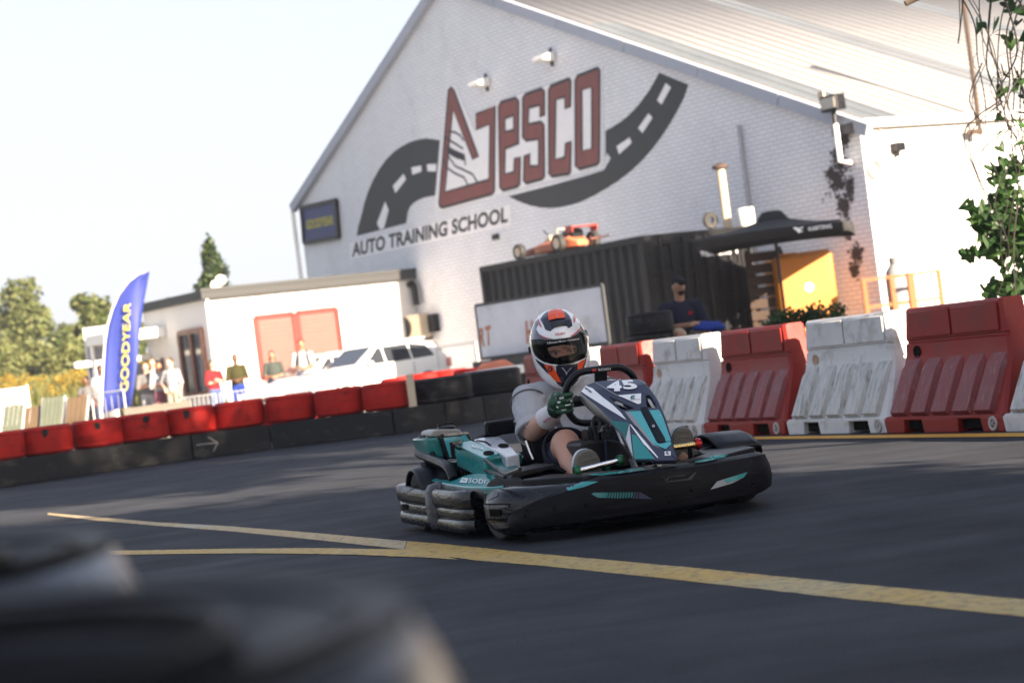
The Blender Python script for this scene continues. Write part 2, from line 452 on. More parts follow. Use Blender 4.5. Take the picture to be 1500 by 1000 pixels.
M['leaf_a'] = leaf_mat('leaf_a', (.055,.085,.022)); M['leaf_b'] = leaf_mat('leaf_b', (.13,.16,.05), .45); M['leaf_c'] = leaf_mat('leaf_c', (.035,.06,.02))
M['leaf_dark'] = leaf_mat('leaf_dark', (.02,.045,.018)); M['leaf_vine'] = leaf_mat('leaf_vine', (.022,.060,.014)); M['leaf_vine_b'] = leaf_mat('leaf_vine_b', (.040,.095,.020))
M['leaf_olive'] = leaf_mat('leaf_olive', (.19,.205,.075), .5); M['leaf_olive_b'] = leaf_mat('leaf_olive_b', (.14,.165,.06), .5); M['flower'] = leaf_mat('flower', (.36,.23,.02)); M['grass_blade'] = leaf_mat('grass_blade', (.16,.16,.05))
M['dry_ivy'] = leaf_mat('dry_ivy', (.03,.026,.022), .1)

# asphalt: fine stone speckle, broad patches, rubbered sweep marks
def asphalt_mat():
    m = bpy.data.materials.new('asphalt'); m.use_nodes = True
    n, l = m.node_tree.nodes, m.node_tree.links; b = n['Principled BSDF']
    tc = n.new('ShaderNodeTexCoord')
    def noi(scale, det=5, rough=.6, stretch=None):
        t = n.new('ShaderNodeTexNoise'); t.inputs['Scale'].default_value = scale; t.inputs['Detail'].default_value = det; t.inputs['Roughness'].default_value = rough
        if stretch:
            mp = n.new('ShaderNodeMapping'); mp.inputs['Scale'].default_value = stretch; mp.inputs['Rotation'].default_value = (0,0,radians(-20))
            l.new(tc.outputs['Object'], mp.inputs['Vector']); l.new(mp.outputs['Vector'], t.inputs['Vector'])
        else: l.new(tc.outputs['Object'], t.inputs['Vector'])
        return t.outputs['Fac']
    def rng_(v, a, b_, c, d):
        r = n.new('ShaderNodeMapRange'); r.inputs['From Min'].default_value = a; r.inputs['From Max'].default_value = b_; r.inputs['To Min'].default_value = c; r.inputs['To Max'].default_value = d
        l.new(v, r.inputs['Value']); return r.outputs['Result']
    def mul(a, b_):
        x = n.new('ShaderNodeMath'); x.operation = 'MULTIPLY'; l.new(a, x.inputs[0]); l.new(b_, x.inputs[1]); return x.outputs[0]
    v = mul(mul(rng_(noi(130,4,.8), .3, .7, .42, 1.7), rng_(noi(1.1,6), .3, .7, .80, 1.2)), rng_(noi(1.4,5,.6,(.22,3,1)), .35, .65, .82, 1.14))
    cr = n.new('ShaderNodeMix'); cr.data_type = 'RGBA'; cr.blend_type = 'MULTIPLY'; cr.inputs['Factor'].default_value = 1
    cr.inputs['A'].default_value = (.041,.044,.052,1); l.new(v, cr.inputs['B']); l.new(cr.outputs['Result'], b.inputs['Base Color'])
    l.new(rng_(noi(2,5), .3, .7, .62, .82), b.inputs['Roughness'])
    b.inputs['Specular IOR Level'].default_value = .05
    bp = n.new('ShaderNodeBump'); bp.inputs['Strength'].default_value = .55; bp.inputs['Distance'].default_value = .006
    l.new(noi(220,2), bp.inputs['Height']); l.new(bp.outputs['Normal'], b.inputs['Normal'])
    return m
M['asphalt'] = asphalt_mat()
def line_mat(name, ca, cb, wear):
    m = pm(name, ca, .6, var=.10, vs=20, bump=.3, bs=200, stain=(cb, .5, .55))
    n, l = m.node_tree.nodes, m.node_tree.links; b = n['Principled BSDF']
    src = b.inputs['Base Color'].links[0].from_socket
    tc = n.new('ShaderNodeTexCoord'); no = n.new('ShaderNodeTexNoise'); no.inputs['Scale'].default_value = 22; no.inputs['Detail'].default_value = 9; no.inputs['Roughness'].default_value = .75
    l.new(tc.outputs['Object'], no.inputs['Vector'])
    r = n.new('ShaderNodeMapRange'); r.inputs['From Min'].default_value = .60 - wear; r.inputs['From Max'].default_value = .72 - wear*.6; l.new(no.outputs['Fac'], r.inputs['Value'])
    mx = n.new('ShaderNodeMix'); mx.data_type = 'RGBA'; l.new(r.outputs['Result'], mx.inputs['Factor']); l.new(src, mx.inputs['A']); mx.inputs['B'].default_value = (.075,.068,.055,1)
    l.new(mx.outputs['Result'], b.inputs['Base Color'])
    return m
M['line_yellow'] = line_mat('line_yellow', (.50,.31,.05), (.42,.33,.15), .10)
M['line_pale'] = line_mat('line_pale', (.46,.32,.13), (.42,.38,.30), .11)
M['line_edge'] = line_mat('line_edge', (.62,.30,.03), (.62,.36,.06), .02)

# white painted brickwork: courses by relief, mortar joints shallow under the paint
def brick_paint(name, col, axis_u, stain=True):
    m = pm(name, col, .62, var=.07, vs=.9, stain=((col[0]*.86, col[1]*.86, col[2]*.85), .2, 1.3) if stain else None, stretch=(1,1,.5))
    n, l = m.node_tree.nodes, m.node_tree.links; b = n['Principled BSDF']
    tc = n.new('ShaderNodeTexCoord'); sx = n.new('ShaderNodeSeparateXYZ'); l.new(tc.outputs['Object'], sx.inputs[0])
    cx = n.new('ShaderNodeCombineXYZ'); l.new(sx.outputs[axis_u], cx.inputs['X']); l.new(sx.outputs['Z'], cx.inputs['Y'])
    br = n.new('ShaderNodeTexBrick'); br.inputs['Scale'].default_value = 1; br.inputs['Brick Width'].default_value = .25; br.inputs['Row Height'].default_value = .086
    br.inputs['Mortar Size'].default_value = .013; br.inputs['Mortar Smooth'].default_value = .35; br.inputs['Color1'].default_value = (1,1,1,1); br.inputs['Color2'].default_value = (.94,.94,.94,1); br.inputs['Mortar'].default_value = (.66,.66,.69,1)
    l.new(cx.outputs[0], br.inputs['Vector'])
    src = b.inputs['Base Color'].links[0].from_socket
    mx = n.new('ShaderNodeMix'); mx.data_type = 'RGBA'; mx.blend_type = 'MULTIPLY'; mx.inputs['Factor'].default_value = .9; l.new(src, mx.inputs['A']); l.new(br.outputs['Color'], mx.inputs['B'])
    l.new(mx.outputs['Result'], b.inputs['Base Color'])
    bp = n.new('ShaderNodeBump'); bp.inputs['Strength'].default_value = .9; bp.inputs['Distance'].default_value = .012; bp.invert = True
    l.new(br.outputs['Fac'], bp.inputs['Height']); l.new(bp.outputs['Normal'], b.inputs['Normal'])
    return m
M['brick_gable'] = brick_paint('brick_gable', (.79,.81,.85), 'X')
M['brick_side'] = brick_paint('brick_side', (.72,.71,.69), 'Y')
M['field'] = pm('field', (.12,.13,.04), .9, var=.4, vs=.4, stain=((.22,.18,.07), .4, .3))
M['bounce_concrete'] = pm('bounce_concrete', (.44,.44,.43), .8, var=.12, vs=1.2, bump=.2, bs=30, stain=((.2,.195,.185), .3, .8))
M['gravel'] = pm('gravel', (.13,.125,.115), .9, var=.3, vs=3)
# ------------------------------------------------------------------ ground, field, road markings
def sheet(name, pts, z, mat, k='structure'):
    g = G(); g.add([(p[0], p[1], z) for p in pts], [tuple(range(len(pts)))])
    o = g.obj(name, mat, None, 0)
    if o.data.polygons[0].normal.z < 0: o.data.flip_normals()
    return kind(o, k)
sheet('ground', [(-260,-60),(260,-60),(260,420),(-260,420)], 0, M['asphalt'])
g = G(); nx_, ny_ = 60, 60
def field_z(x, y):
    w = max(0, min(1, (y - 58)/14)) * max(0, min(1, (-8 - x)/3)); w = w*w*(3 - 2*w)
    return 0.006 + w*(1.6 + .18*sin(x*.5) + .12*sin(y*.3+x*.2)) + max(0, y-90)*.012*w
for j in range(ny_+1):
    for i in range(nx_+1):
        x, y = -120 + 113*i/nx_, 54 + 220*(j/ny_)**1.8
        g.v.append((x, y, field_z(x, y)))
for j in range(ny_):
    for i in range(nx_):
        a = j*(nx_+1)+i; g.f.append((a, a+1, a+nx_+2, a+nx_+1)); g.mi.append(0)
kind(g.obj('field', M['field'], None, 80), 'structure')

def ground_strip(name, up, lo, z, mat):
    U = [gp(*p) for p in up]; L = [gp(*p) for p in lo]
    def res(P, n):
        d = [0.0]
        for a, b in zip(P, P[1:]): d.append(d[-1] + (b-a).length)
        out = []
        for k in range(n):
            t = d[-1]*k/(n-1)
            for i in range(len(P)-1):
                if t <= d[i+1] + 1e-9:
                    out.append(P[i].lerp(P[i+1], (t-d[i])/max(1e-9, d[i+1]-d[i]))); break
        return out
    n = 160; U, L = res(U, n), res(L, n)
    for i in range(1, n-1):
        for P in (U, L): P[i] = P[i] + Vector((random.gauss(0,.0016), random.gauss(0,.002), 0))
    g = G(); g.add([(p.x,p.y,z) for p in U+L], [(i, i+1, n+i+1, n+i) for i in range(n-1)])
    o = g.obj(name, mat, None, 0)
    if o.data.polygons[0].normal.z < 0: o.data.flip_normals()
    return kind(o, 'structure')
ground_strip('painted_line', [(70,751),(140,757),(233,765),(327,770),(420,777),(513,785),(596,792.5)],
             [(70,753.5),(140,762),(233,770),(327,777),(420,786),(513,796),(592,804.5)], .0015, M['line_pale'])
ground_strip('painted_line', [(597,792.5),(653,797),(800,812),(1000,830),(1250,855),(1500,878),(1900,915)],
             [(593,804.6),(625,811),(700,821),(800,829),(1000,850),(1250,878),(1500,903),(1900,946)], .0015, M['line_yellow'])
ground_strip('painted_line', [(150,807),(224,806),(327,804),(467,803),(593,805.2),(640,812)],
             [(150,813),(224,812),(373,810.5),(513,812.5),(625,817),(672,820)], .003, M['line_yellow'])
ground_strip('painted_line', [(820,650),(1000,641.5),(1250,638),(1500,634.5),(1800,630)], [(820,652.5),(1000,645),(1250,642.5),(1500,640),(1800,637)], .004, M['line_edge'])

# ------------------------------------------------------------------ warehouse
DD, NN = Vector((-.566,.824,0)).normalized(), Vector((.824,.566,0)).normalized()
KC = Vector((2.577,37.133,0))                      # nearest foot of the container
WP = KC + NN*(2.44+1.5)                            # a point of the gable wall
def wall_hit(px, py):
    d = ray(px, py); t = (WP - CAM).dot(NN)/d.dot(NN); return CAM + d*t
WC = wall_hit(1258,180).copy(); WC.z = 0           # right-hand corner of the gable
WROT = atan2(-DD.y, -DD.x)
def wl(px, py):                                    # pixel -> wall coordinates (x to the right, z up)
    P = wall_hit(px, py) - WC; return P.dot(-DD), P.z
ware = thing('warehouse', 'big white painted brick shed with a road mural on its gable and pale corrugated roof', 'warehouse', WC, WROT)
ax, az = wl(647,-26); lx, lz = wl(437,300); rz_ = wl(1232,180)[1]
EH = 4.13
g = G(); g.prism([(lx,0,0),(0,0,0),(0,0,EH),(ax,0,az-.1),(lx,0,lz-.1)], (0,.3,0)); g.obj('gable_wall', M['brick_gable'], ware, 0)
g = G(); g.box((-.3,.301,0),(0,45,EH)); g.obj('side_wall', M['brick_side'], ware, 0)
g = G(); g.box((lx,.301,0),(lx+.3,45,lz-.1)); g.obj('side_wall', M['brick_side'], ware, 0)
slope = (az - EH)/(-ax)
def corr(x0, z0, x1, z1, y0, y1, pitch, hgt, lift=0.0, thick=0.0):
    g = G(); n = int((y1-y0)/pitch); row0, row1 = [], []
    for i in range(n):
        for f_, hh in ((0,0),(.2,0),(.35,1),(.7,1),(.85,0)):
            y = y0 + (i+f_)*pitch
            row0.append((x0, y, z0 + lift + hh*hgt)); row1.append((x1, y, z1 + lift + hh*hgt))
    g.loft([row0, row1], False, False)
    return g
OV = .12
def roofpt(x): return EH + .06 + slope*(-x)
o = corr(OV, roofpt(OV), ax, roofpt(ax), -.12, 45, .46, .05).obj('roof_slope', M['roof_sheet'], ware, 25)
sd = o.modifiers.new('t', 'SOLIDIFY'); sd.thickness = .02; sd.offset = -1
o = corr(lx-.2, lz, ax, roofpt(ax), -.12, 45, .46, .05).obj('roof_slope', M['roof_sheet'], ware, 25)
sd = o.modifiers.new('t', 'SOLIDIFY'); sd.thickness = .02
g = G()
for k in range(98):                     # dark strips along the roof ribs, painted valley shade running up the slope
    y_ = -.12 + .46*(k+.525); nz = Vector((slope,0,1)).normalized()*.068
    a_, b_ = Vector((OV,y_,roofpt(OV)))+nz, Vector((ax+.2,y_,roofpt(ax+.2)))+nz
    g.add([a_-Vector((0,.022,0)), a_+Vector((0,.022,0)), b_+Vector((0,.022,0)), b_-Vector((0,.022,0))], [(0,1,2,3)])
kind(g.obj('rib_shade', pm('rib_shade', (.075,.066,.060), .8, var=.5, vs=3), ware, 0), 'stuff')
g = G(); g.tube([(ax,-.14,roofpt(ax)+.05),(ax,45,roofpt(ax)+.05)], .14, 10); g.obj('ridge_cap', M['roof_sheet'], ware)
def eave_y(px, py):                                 # where along the eave a pixel falls
    P = hz(px, py, EH) - WC; return P.dot(NN)
ys1, ys2 = eave_y(1398,166), eave_y(1478,160)
for yb, x_top in ((ys1-1.1, ax*.62), (ys1+4.2, ax*.80), (ys1+10.2, ax*.80), (ys1+16.5, ax*.8)):
    o = corr(OV-.03, roofpt(OV-.03), x_top, roofpt(x_top), yb, yb+1.05, .46, .05, .014).obj('skylight', M['skylight_sheet'], ware, 25)
for (xa, za, xb, zb) in ((.34, roofpt(.34), ax, roofpt(ax)), (lx-.22, lz-.02, ax, roofpt(ax))):
    g = G(); d = Vector((xb-xa, 0, zb-za)); n_ = Vector((-d.z,0,d.x)).normalized()
    if n_.z < 0: n_ = -n_
    k_ = 6
    for i in range(k_):
        p, q = Vector((xa,0,za)) + d*(i/k_), Vector((xa,0,za)) + d*((i+1)/k_ - .0015)
        o_ = -.15 - (.004 if i % 2 else 0)
        g.prism([p + n_*.06 + Vector((0,o_,0)), q + n_*.06 + Vector((0,o_,0)), q - n_*.18 + Vector((0,o_,0)), p - n_*.18 + Vector((0,o_,0))], (0,-o_-.002,0))
    g.obj('verge_trim', M['verge'], ware, 0)
x0, z0 = wl(1229,196); x1, z1 = wl(1258,180)
g = G(); g.box((x0,-.17,z0-.06),(.03,-.003,z1+.02)); g.obj('gutter_end', pm('gutter_end', (.03,.033,.045), .6), ware, 0, .01)
g = G(); g.box((.003,.0,EH-.06),(.17,45,EH+.10)); g.obj('gutter', M['paint_white'], ware, 0, .02)
# drainpipe at the left corner, conduit on the wall
x0, z0 = wl(428,309); g = G(); g.tube([(lx-.18,-.1,0),(lx-.18,-.1,z0)], .06, 10); g.obj('drainpipe', M['paint_white'], ware)
xa, za = wl(1085,183); xb, zb = wl(1099,330)
g = G(); g.tube([(xa,-.05,za),(xa,-.05,0)], .04, 8); g.obj('conduit', pm('conduit', (.35,.36,.40), .6), ware)
# small fittings on the sunny side wall
def side_hit(px, py):
    d = ray(px, py); n_ = -DD; t = (WC - CAM).dot(n_)/d.dot(n_); P = CAM + d*t - WC; return P.dot(NN), P.z
y_, z_ = side_hit(1310,215); g = G(); g.box((.002,y_-.12,z_-.1),(.16,y_+.14,z_+.06)); g.box((.05,y_-.05,z_-.2),(.1,y_+.02,z_-.1)); g.obj('wall_bracket', M['dark_metal'], ware, 0, .01)
y_, z_ = side_hit(1279,248); g = G(); g.tube([(.05, y_+.16*cos(a*pi/10), z_+.16*sin(a*pi/10)) for a in range(20)], .03, 6, True); g.obj('wall_ring', M['cream'], ware)
y_, z_ = side_hit(1286,206); g = G(); g.tube([(.02,y_,z_-.15),(.12,y_,z_-.05),(.12,y_+.05,z_+.1),(.02,y_+.05,z_+.2)], .025, 6); g.obj('wall_hook', M['cream'], ware)
y_, z_ = side_hit(1418,168); 
mast_g = G(); 
mp_ = thing('mast_pole', 'thin rusty pole standing above the eave of the sunlit shed wall', 'pole', WC + NN*y_ + (-DD)*.25)
mast_g.tube([(0,0,EH-.35),(0,0,EH+3.4)], .045, 8); mast_g.obj('pole', M['rust'], mp_)
g = G(); g.box((-.26,-.06,EH-.33),(.05,.06,EH-.22)); g.obj('bracket', M['rust'], mp_, 0, .01)

# unseen pale ground added to bounce sunlight onto the gable
yp = [WC + (-DD)*a + (-NN)*b for a, b in ((lx-2,.05),(2.5,.05),(2.5,13),(-9,17),(lx+4,17),(lx-2,12))]
sheet('bounce_yard', [(p.x,p.y) for p in yp], .004, M['bounce_concrete'])
# ---- the mural: flat paint on the gable
def mural(name, polys, mat, off, parent=ware):
    v, f = flat_tess(polys)
    g = G(); g.add([(x, -off, z) for x, z in v], f)
    o = g.obj(name, mat, parent, 0)
    if o.data.polygons and o.data.polygons[0].normal.y > 0: o.data.flip_normals()
    return o
A2 = lambda pts: [wl(640 + x/3.947, 80 + y/3.947) for x, y in pts]
A1 = lambda pts: [wl(420 + x/2.941, 60 + y/2.941) for x, y in pts]
def ribbon(pts, w, off, name, mat, closed=True, parent=ware):
    g = G(); P = [Vector((x,0,z)) for x, z in pts]; n = len(P)
    L, Rr = [], []
    for i in range(n):
        a = P[i-1] if (closed or i) else P[i]; b = P[(i+1) % n] if (closed or i < n-1) else P[i]
        t = (b-a).normalized() if (b-a).length > 1e-6 else Vector((1,0,0)); nn = Vector((-t.z,0,t.x))
        L.append(P[i]+nn*w/2); Rr.append(P[i]-nn*w/2)
    vs = [(p.x,-off,p.z) for p in L+Rr]; m_ = n if closed else n-1
    g.add(vs, [(i,(i+1) % n, n+(i+1) % n, n+i) for i in range(m_)])
    o = g.obj(name, mat, parent, 0)
    return o
road_r = [(1285,105),(1455,175),(1430,250),(1400,310),(1352,395),(1300,475),(1247,545),(1190,610),(1125,672),(1050,730),(975,778),(900,820),(840,848),(780,868),(715,882),(650,888),(595,884),(540,872),(497,858),(460,842),(415,820),(640,762),(880,695),(965,668),(1005,600),(985,570),(975,590),(975,440),(1018,418),(1060,390),(1097,362),(1130,330),(1167,290),(1200,245),(1228,208),(1250,170)]
mural('mural_road', [A2(road_r)], M['mural_dark'], .004)
for q in ([(1325,165),(1355,190),(1300,290),(1275,265)], [(1165,425),(1225,340),(1248,365),(1190,455)], [(1040,530),(1115,480),(1128,510),(1055,577)]):
    mural('mural_dash', [A2(q)], M['mural_white'], .008)
road_l = [(302,840),(308,800),(320,760),(333,705),(350,650),(373,598),(400,550),(428,512),(460,480),(494,455),(530,437),(565,426),(600,420),(660,428),(640,665),(590,675),(566,686),(545,700),(530,718),(522,740),(515,785)]
mural('mural_road', [A1(road_l)], M['mural_dark'], .004)
for q in ([(390,785),(425,692),(440,728),(420,808),(402,812)], [(458,625),(505,572),(515,597),(470,655)], [(538,545),(580,537),(582,562),(542,577)], [(605,532),(645,530),(645,562),(608,562)]):
    mural('mural_dash', [A1(q)], M['mural_white'], .008)
halo = [(60,180),(110,180),(220,440),(225,330),(350,285),(470,235),(640,180),(800,120),(960,62),(962,640),(830,680),(380,805),(20,905),(-5,880)]
mural('mural_ground', [A2(halo)], M['mural_white'], .012)
AJ = [(85,190),(103,210),(243,592),(212,605),(95,318),(50,795),(305,722),(310,405),(230,432),(230,345),(340,298),(335,790),(322,806),(35,885),(18,876),(15,862),(70,205)]
E_o = [(360,302),(375,275),(460,250),(476,268),(475,515),(398,545),(395,690),(448,680),(452,603),(485,592),(482,750),(470,764),(385,786),(368,768)]
E_h = [(397,370),(447,352),(447,435),(397,447)]
S_o = [(500,252),(515,230),(610,197),(625,212),(625,350),(600,360),(598,292),(535,308),(532,402),(605,390),(622,405),(625,705),(612,720),(520,745),(505,730),(508,588),(540,575),(540,645),(592,642),(592,490),(520,498),(500,480)]
C_o = [(650,205),(662,182),(770,140),(778,152),(775,300),(745,312),(742,245),(690,262),(685,605),(742,595),(748,515),(778,500),(775,680),(765,690),(670,705),(652,690)]
O_o = [(803,150),(815,125),(935,78),(945,90),(943,620),(930,635),(830,662),(805,645)]
O_h = [(840,205),(900,190),(900,545),(842,555)]
for polys in ([AJ], [E_o, E_h], [S_o], [C_o], [O_o, O_h]):
    PP = [A2(p) for p in polys]
    o = mural('mural_letter', PP, M['mural_red'], .016)
    for p in PP: ribbon(p, .065, .020, 'letter_outline', M['mural_line'], True, o)
mural('mural_road', [A2([(62,525),(100,548),(160,575),(160,615),(110,598),(66,572)])], M['mural_line'], .018)
for pts in ([(70,445),(110,450),(140,470),(158,500)], [(52,480),(100,510),(155,545)], [(60,575),(85,610),(110,645),(160,668),(210,692),(240,745)], [(45,600),(55,650),(110,688),(160,710),(185,758)], [(160,575),(168,640)]):
    ribbon(A2(pts), .05, .018, 'mural_line', M['mural_line'], False)
def wall_text(name, body, q, mat, off, bold=.03, space=1.0, parent=ware):
    v, f, r = text2d(body, bold, space)
    g = G(); g.add([(lambda p: (p[0], -off, p[1]))(bil(q, a, b)) for a, b in v], f)
    o = g.obj(name, mat, parent, 0)
    if o.data.polygons[0].normal.y > 0: o.data.flip_normals()
    return o
mural('mural_ground', [[wl(512,356),wl(748,299),wl(748,331),wl(513,381)]], M['mural_white'], .003)
wall_text('mural_lettering', 'AUTO TRAINING SCHOOL', [wl(516,376.5),wl(744,325.5),wl(744,302),wl(516,355.5)], M['mural_line'], .007, .035, 1.02)
# blue banner at the left end of the gable
bq = [wl(449,356),wl(499,347),wl(495,293),wl(445,304)]
ban = thing('wall_banner', 'small blue banner with yellow lettering at the far end of the gable', 'banner', WC, WROT)
g = G(); g.prism([(x,-.03,z) for x, z in bq], (0,-.04,0)); g.obj('sheet', M['banner_blue'], ban, 0)
for a, b in zip(bq, bq[1:]+bq[:1]):
    g = G(); g.bar((a[0],-.06,a[1]),(b[0],-.06,b[1]), .10, .10, (0,1,0)); g.obj('frame', M['dark_metal'], ban, 0)
wall_text('lettering', 'GOODYEAR', [bil(bq,.1,.36),bil(bq,.9,.36),bil(bq,.9,.62),bil(bq,.1,.62)], M['flag_yellow'], .075, .03, 1, ban)
# two wall lamps, and the clutter hole
for (px, py), lab in (((713,121), 'small white wall lamp just above the big A of the mural'), ((808,84), 'white wall lamp high on the gable, the one nearer the roof edge')):
    x, z = wl(px, py); P = WC + (-DD)*x + Vector((0,0,z))
    t = thing('wall_lamp', lab, 'lamp', P, WROT, 'lamps on the gable')
    g = G(); g.loft([[(-.16+.0*k, -.02, .12),(.16,-.02,.12),(.16,-.02,-.1),(-.16,-.02,-.1)] for k in (0,)] + [[(-.22,-.38,.02),(.22,-.38,.02),(.22,-.40,-.08),(-.22,-.40,-.08)]]); g.obj('hood', M['paint_white'], t, 0, .02)
    g = G(); g.box((-.05,-.02,-.2),(.05,-.0,.2)); g.obj('back_plate', M['dark_metal'], t, 0)
x, z = wl(727,347); g = G(); g.box((x-.12,-.05,z-.06),(x+.12,-.003,z+.06)); g.obj('air_brick', M['dark_metal'], ware, 0)

# floodlight on an arm off the corner
P = wall_hit(1248,235); fl = thing('floodlight', 'square floodlight on a white post near the shed corner', 'floodlight', P - NN*.3, WROT)
Pt = at(1241,158,P.y-.2) - (P - NN*.3)
hgt = Pt.z
g = G(); g.tube([(0,.25,-.05),(0,.0,.0),(0,0,hgt*.72)], .055, 10); g.obj('post', M['paint_white'], fl)
g = G(); g.tube([(0,0,hgt*.72),(0,0,hgt*1.0)], .045, 8); g.obj('bracket', M['dark_metal'], fl)
g = G(); g.box((-.22,-.12,hgt*.97),(.22,.12,hgt*.97+.30)); g.obj('housing', M['dark_metal'], fl, 0, .02)
g = G(); g.box((-.18,-.135,hgt*.97+.05),(.18,-.12,hgt*.97+.25)); g.obj('lens', pm('lens', (.45,.42,.36), .15), fl, 0, .005)
g = G(); g.box((-.35,-.02,hgt*.97+.25),(-.2,.02,hgt*.97+.42)); g.obj('sensor', M['cream'], fl, 0, .005)

# ------------------------------------------------------------------ office
W0 = wall_hit(607,412); W0.z = 0
d = ray(300,437); s_ = 0
# left front corner: where that ray crosses the line W0 - NN*s
A_ = np.array([[d.x, NN.x],[d.y, NN.y]]); tt, s_ = np.linalg.solve(A_, np.array([W0.x, W0.y]))
OC = W0 - NN*s_
OROT = atan2(NN.y, NN.x); OL = float(s_)
off_ = thing('office', 'low white flat-roofed office with red-framed shutters against the shed', 'building', OC, OROT)
OH = hz(300,437,1.0); OH = (CAM + d*tt).z - .03
def olf(px, py):      # front face
    dd = ray(px, py); t = (OC - CAM).dot(-DD)/dd.dot(-DD); P = CAM + dd*t - OC; return P.dot(NN), P.z
def oll(px, py):      # left face
    dd = ray(px, py); t = (OC - CAM).dot(NN)/dd.dot(NN); P = CAM + dd*t - OC; return P.dot(DD), P.z
dep = max(3.5, min(12, oll(214,462)[0]))
white_r = pm('render_white', (.72,.70,.67), .7, var=.05, vs=1)
g = G(); g.box((0,0,0),(OL-.02,dep,OH)); g.obj('wall', white_r, off_, 0)
g = G(); g.box((-.15,-.15,OH),(OL-.02,dep+.1,OH+.22)); g.obj('roof', M['fascia'], off_, 0, .02)
g = G(); g.box((-.17,-.17,OH+.18),(OL-.02,-.10,OH+.26)); g.obj('roof_edge', M['fascia'], off_, 0)
for (a, b) in (((372,465),(428,527)), ((433,458),(491,512))):
    x0, z1 = olf(*a); x1, _ = olf(b[0], a[1]); z0 = .95
    g = G(); g.box((x0,-.05,z0),(x1,-.012,z1)); sh = g.obj('shutter', M['shutter'], off_, 0)
    g = G()
    nsl = 14
    for i in range(nsl):
        zz = z0 + (z1-z0)*i/nsl; g.box((x0+.05,-.062,zz+.01),(x1-.05,-.051,zz+(z1-z0)/nsl-.01))
    kind(g.obj('slats', M['shutter'], sh, 0), 'stuff')
    for p, q in (((x0,z0),(x1,z0)),((x0,z1),(x1,z1)),((x0,z0),(x0,z1)),((x1,z0),(x1,z1))):
        g = G(); g.bar((p[0],-.06,p[1]),(q[0],-.06,q[1]), .10, .09, (0,1,0)); g.obj('frame', M['frame_red'], sh, 0)
# window on the office's shaded end, porch beyond it
y0, z1 = oll(297,482); y1, _ = oll(264,486); z0 = .75
y0, y1 = min(y0,y1), max(y0,y1)
g = G(); g.box((-.03,y0,z0),(-.004,y1,z1)); wn_ = g.obj('window', M['glass_dark'], off_, 0)
for p, q in (((y0,z0),(y1,z0)),((y0,z1),(y1,z1)),((y0,z0),(y0,z1)),((y1,z0),(y1,z1)),(((y0+y1)/2,z0),((y0+y1)/2,z1))):
    g = G(); g.bar((-.045,p[0],p[1]),(-.045,q[0],q[1]), .12, .08, (1,0,0)); g.obj('frame', M['frame_brown'], wn_, 0)
g = G(); g.box((-.06,y0-.5,0),(-.003,y0-.46,OH)); g.obj('corner_strip', white_r, off_, 0)
py0 = y1 + .8
g = G(); g.box((-1.6,py0,2.25),(-.003,dep,2.5)); g.obj('porch_roof', M['paint_white'], off_, 0, .02)
g = G(); g.box((-2.0,py0+1.0,1.75),(-.003,dep,1.9)); g.obj('awning', M['paint_white'], off_, 0, .02)
for k in range(4):
    g = G(); yy = py0 + .35 + k*.95; g.box((-.03,yy,.5),(-.003,yy+.75,1.7)); w2 = g.obj('window', M['glass_dark'], off_, 0)
    g = G(); g.box((-.06,yy-.05,.45),(-.031,yy+.02,1.75)); g.obj('frame', M['frame_brown'], w2, 0)
for yy in (py0+.06, dep-.1):
    g = G(); g.tube([(-1.5,yy,0),(-1.5,yy,2.25)], .05, 8); g.obj('post', M['paint_white'], off_)
P = hz(322,420,OH+.3)
for k, dx in enumerate((0,.26)):
    v = thing('roof_dish', ('small white dish on the office roof, the lower one beside the poplar', 'taller white dish on the office roof beside the poplar')[k], 'dish', at(318+8*k, 428-2*k, OC.y+2.0), 0, 'dishes on the office roof')
    z0 = OH + .22 - v.location.z
    g = G(); g.tube([(0,0,z0),(0,0,.12)], .03, 6); g.obj('mast', M['galv'], v)
    g = G(); g.lathe([(.0,.04),(.08,.03),(.13,-.015),(.12,-.02),(.0,.03)], (0,-.03,.18+.1*k), (.3,-.8,.3), 14); g.obj('dish', M['paint_white'], v)

# air conditioner and black pipe on the gable beside the office
x0, z0 = wl(603,497); x1, z1 = wl(634,457)
ac = thing('air_conditioner', 'white air conditioner unit mounted on the gable beside the office', 'air conditioner', WC + (-DD)*x0 + Vector((0,0,z0)), WROT)
w_, h_ = x1-x0, z1-z0
g = G(); g.box((0,-.42,0),(w_,-.1,h_)); g.obj('casing', M['cream'], ac, 0, .03)
g = G(); g.lathe([(.0,0),(.23,0),(.25,.03),(.23,.03),(.21,.01),(.0,.01)], (w_*.42,-.42,h_*.5), (0,-1,0), 20); g.obj('fan_grille', M['dark_metal'], ac)
for xx in (.1, w_-.15):
    g = G(); g.bar((xx,-.44,-.03),(xx,-.003,-.03), .05); g.bar((xx,-.42,-.05),(xx,-.01,-.35), .04); g.obj('bracket', M['dark_metal'], ac, 0)
g = G(); g.box((w_+.03,-.2,.1),(w_+.25,-.003,h_*.9)); g.obj('isolator_box', M['dark_metal'], ac, 0, .01)
xa, za = wl(613,415); pp = thing('black_downpipe', 'black downpipe dropping from the office roof above the air conditioner', 'pipe', WC + (-DD)*xa, WROT)
g = G(); g.tube([(-.35,-.16,za),(-.05,-.16,za),(.02,-.16,za-.06),(.05,-.16,h_*.4+z1)], .085, 10); g.obj('pipe', M['dark_metal'], pp)

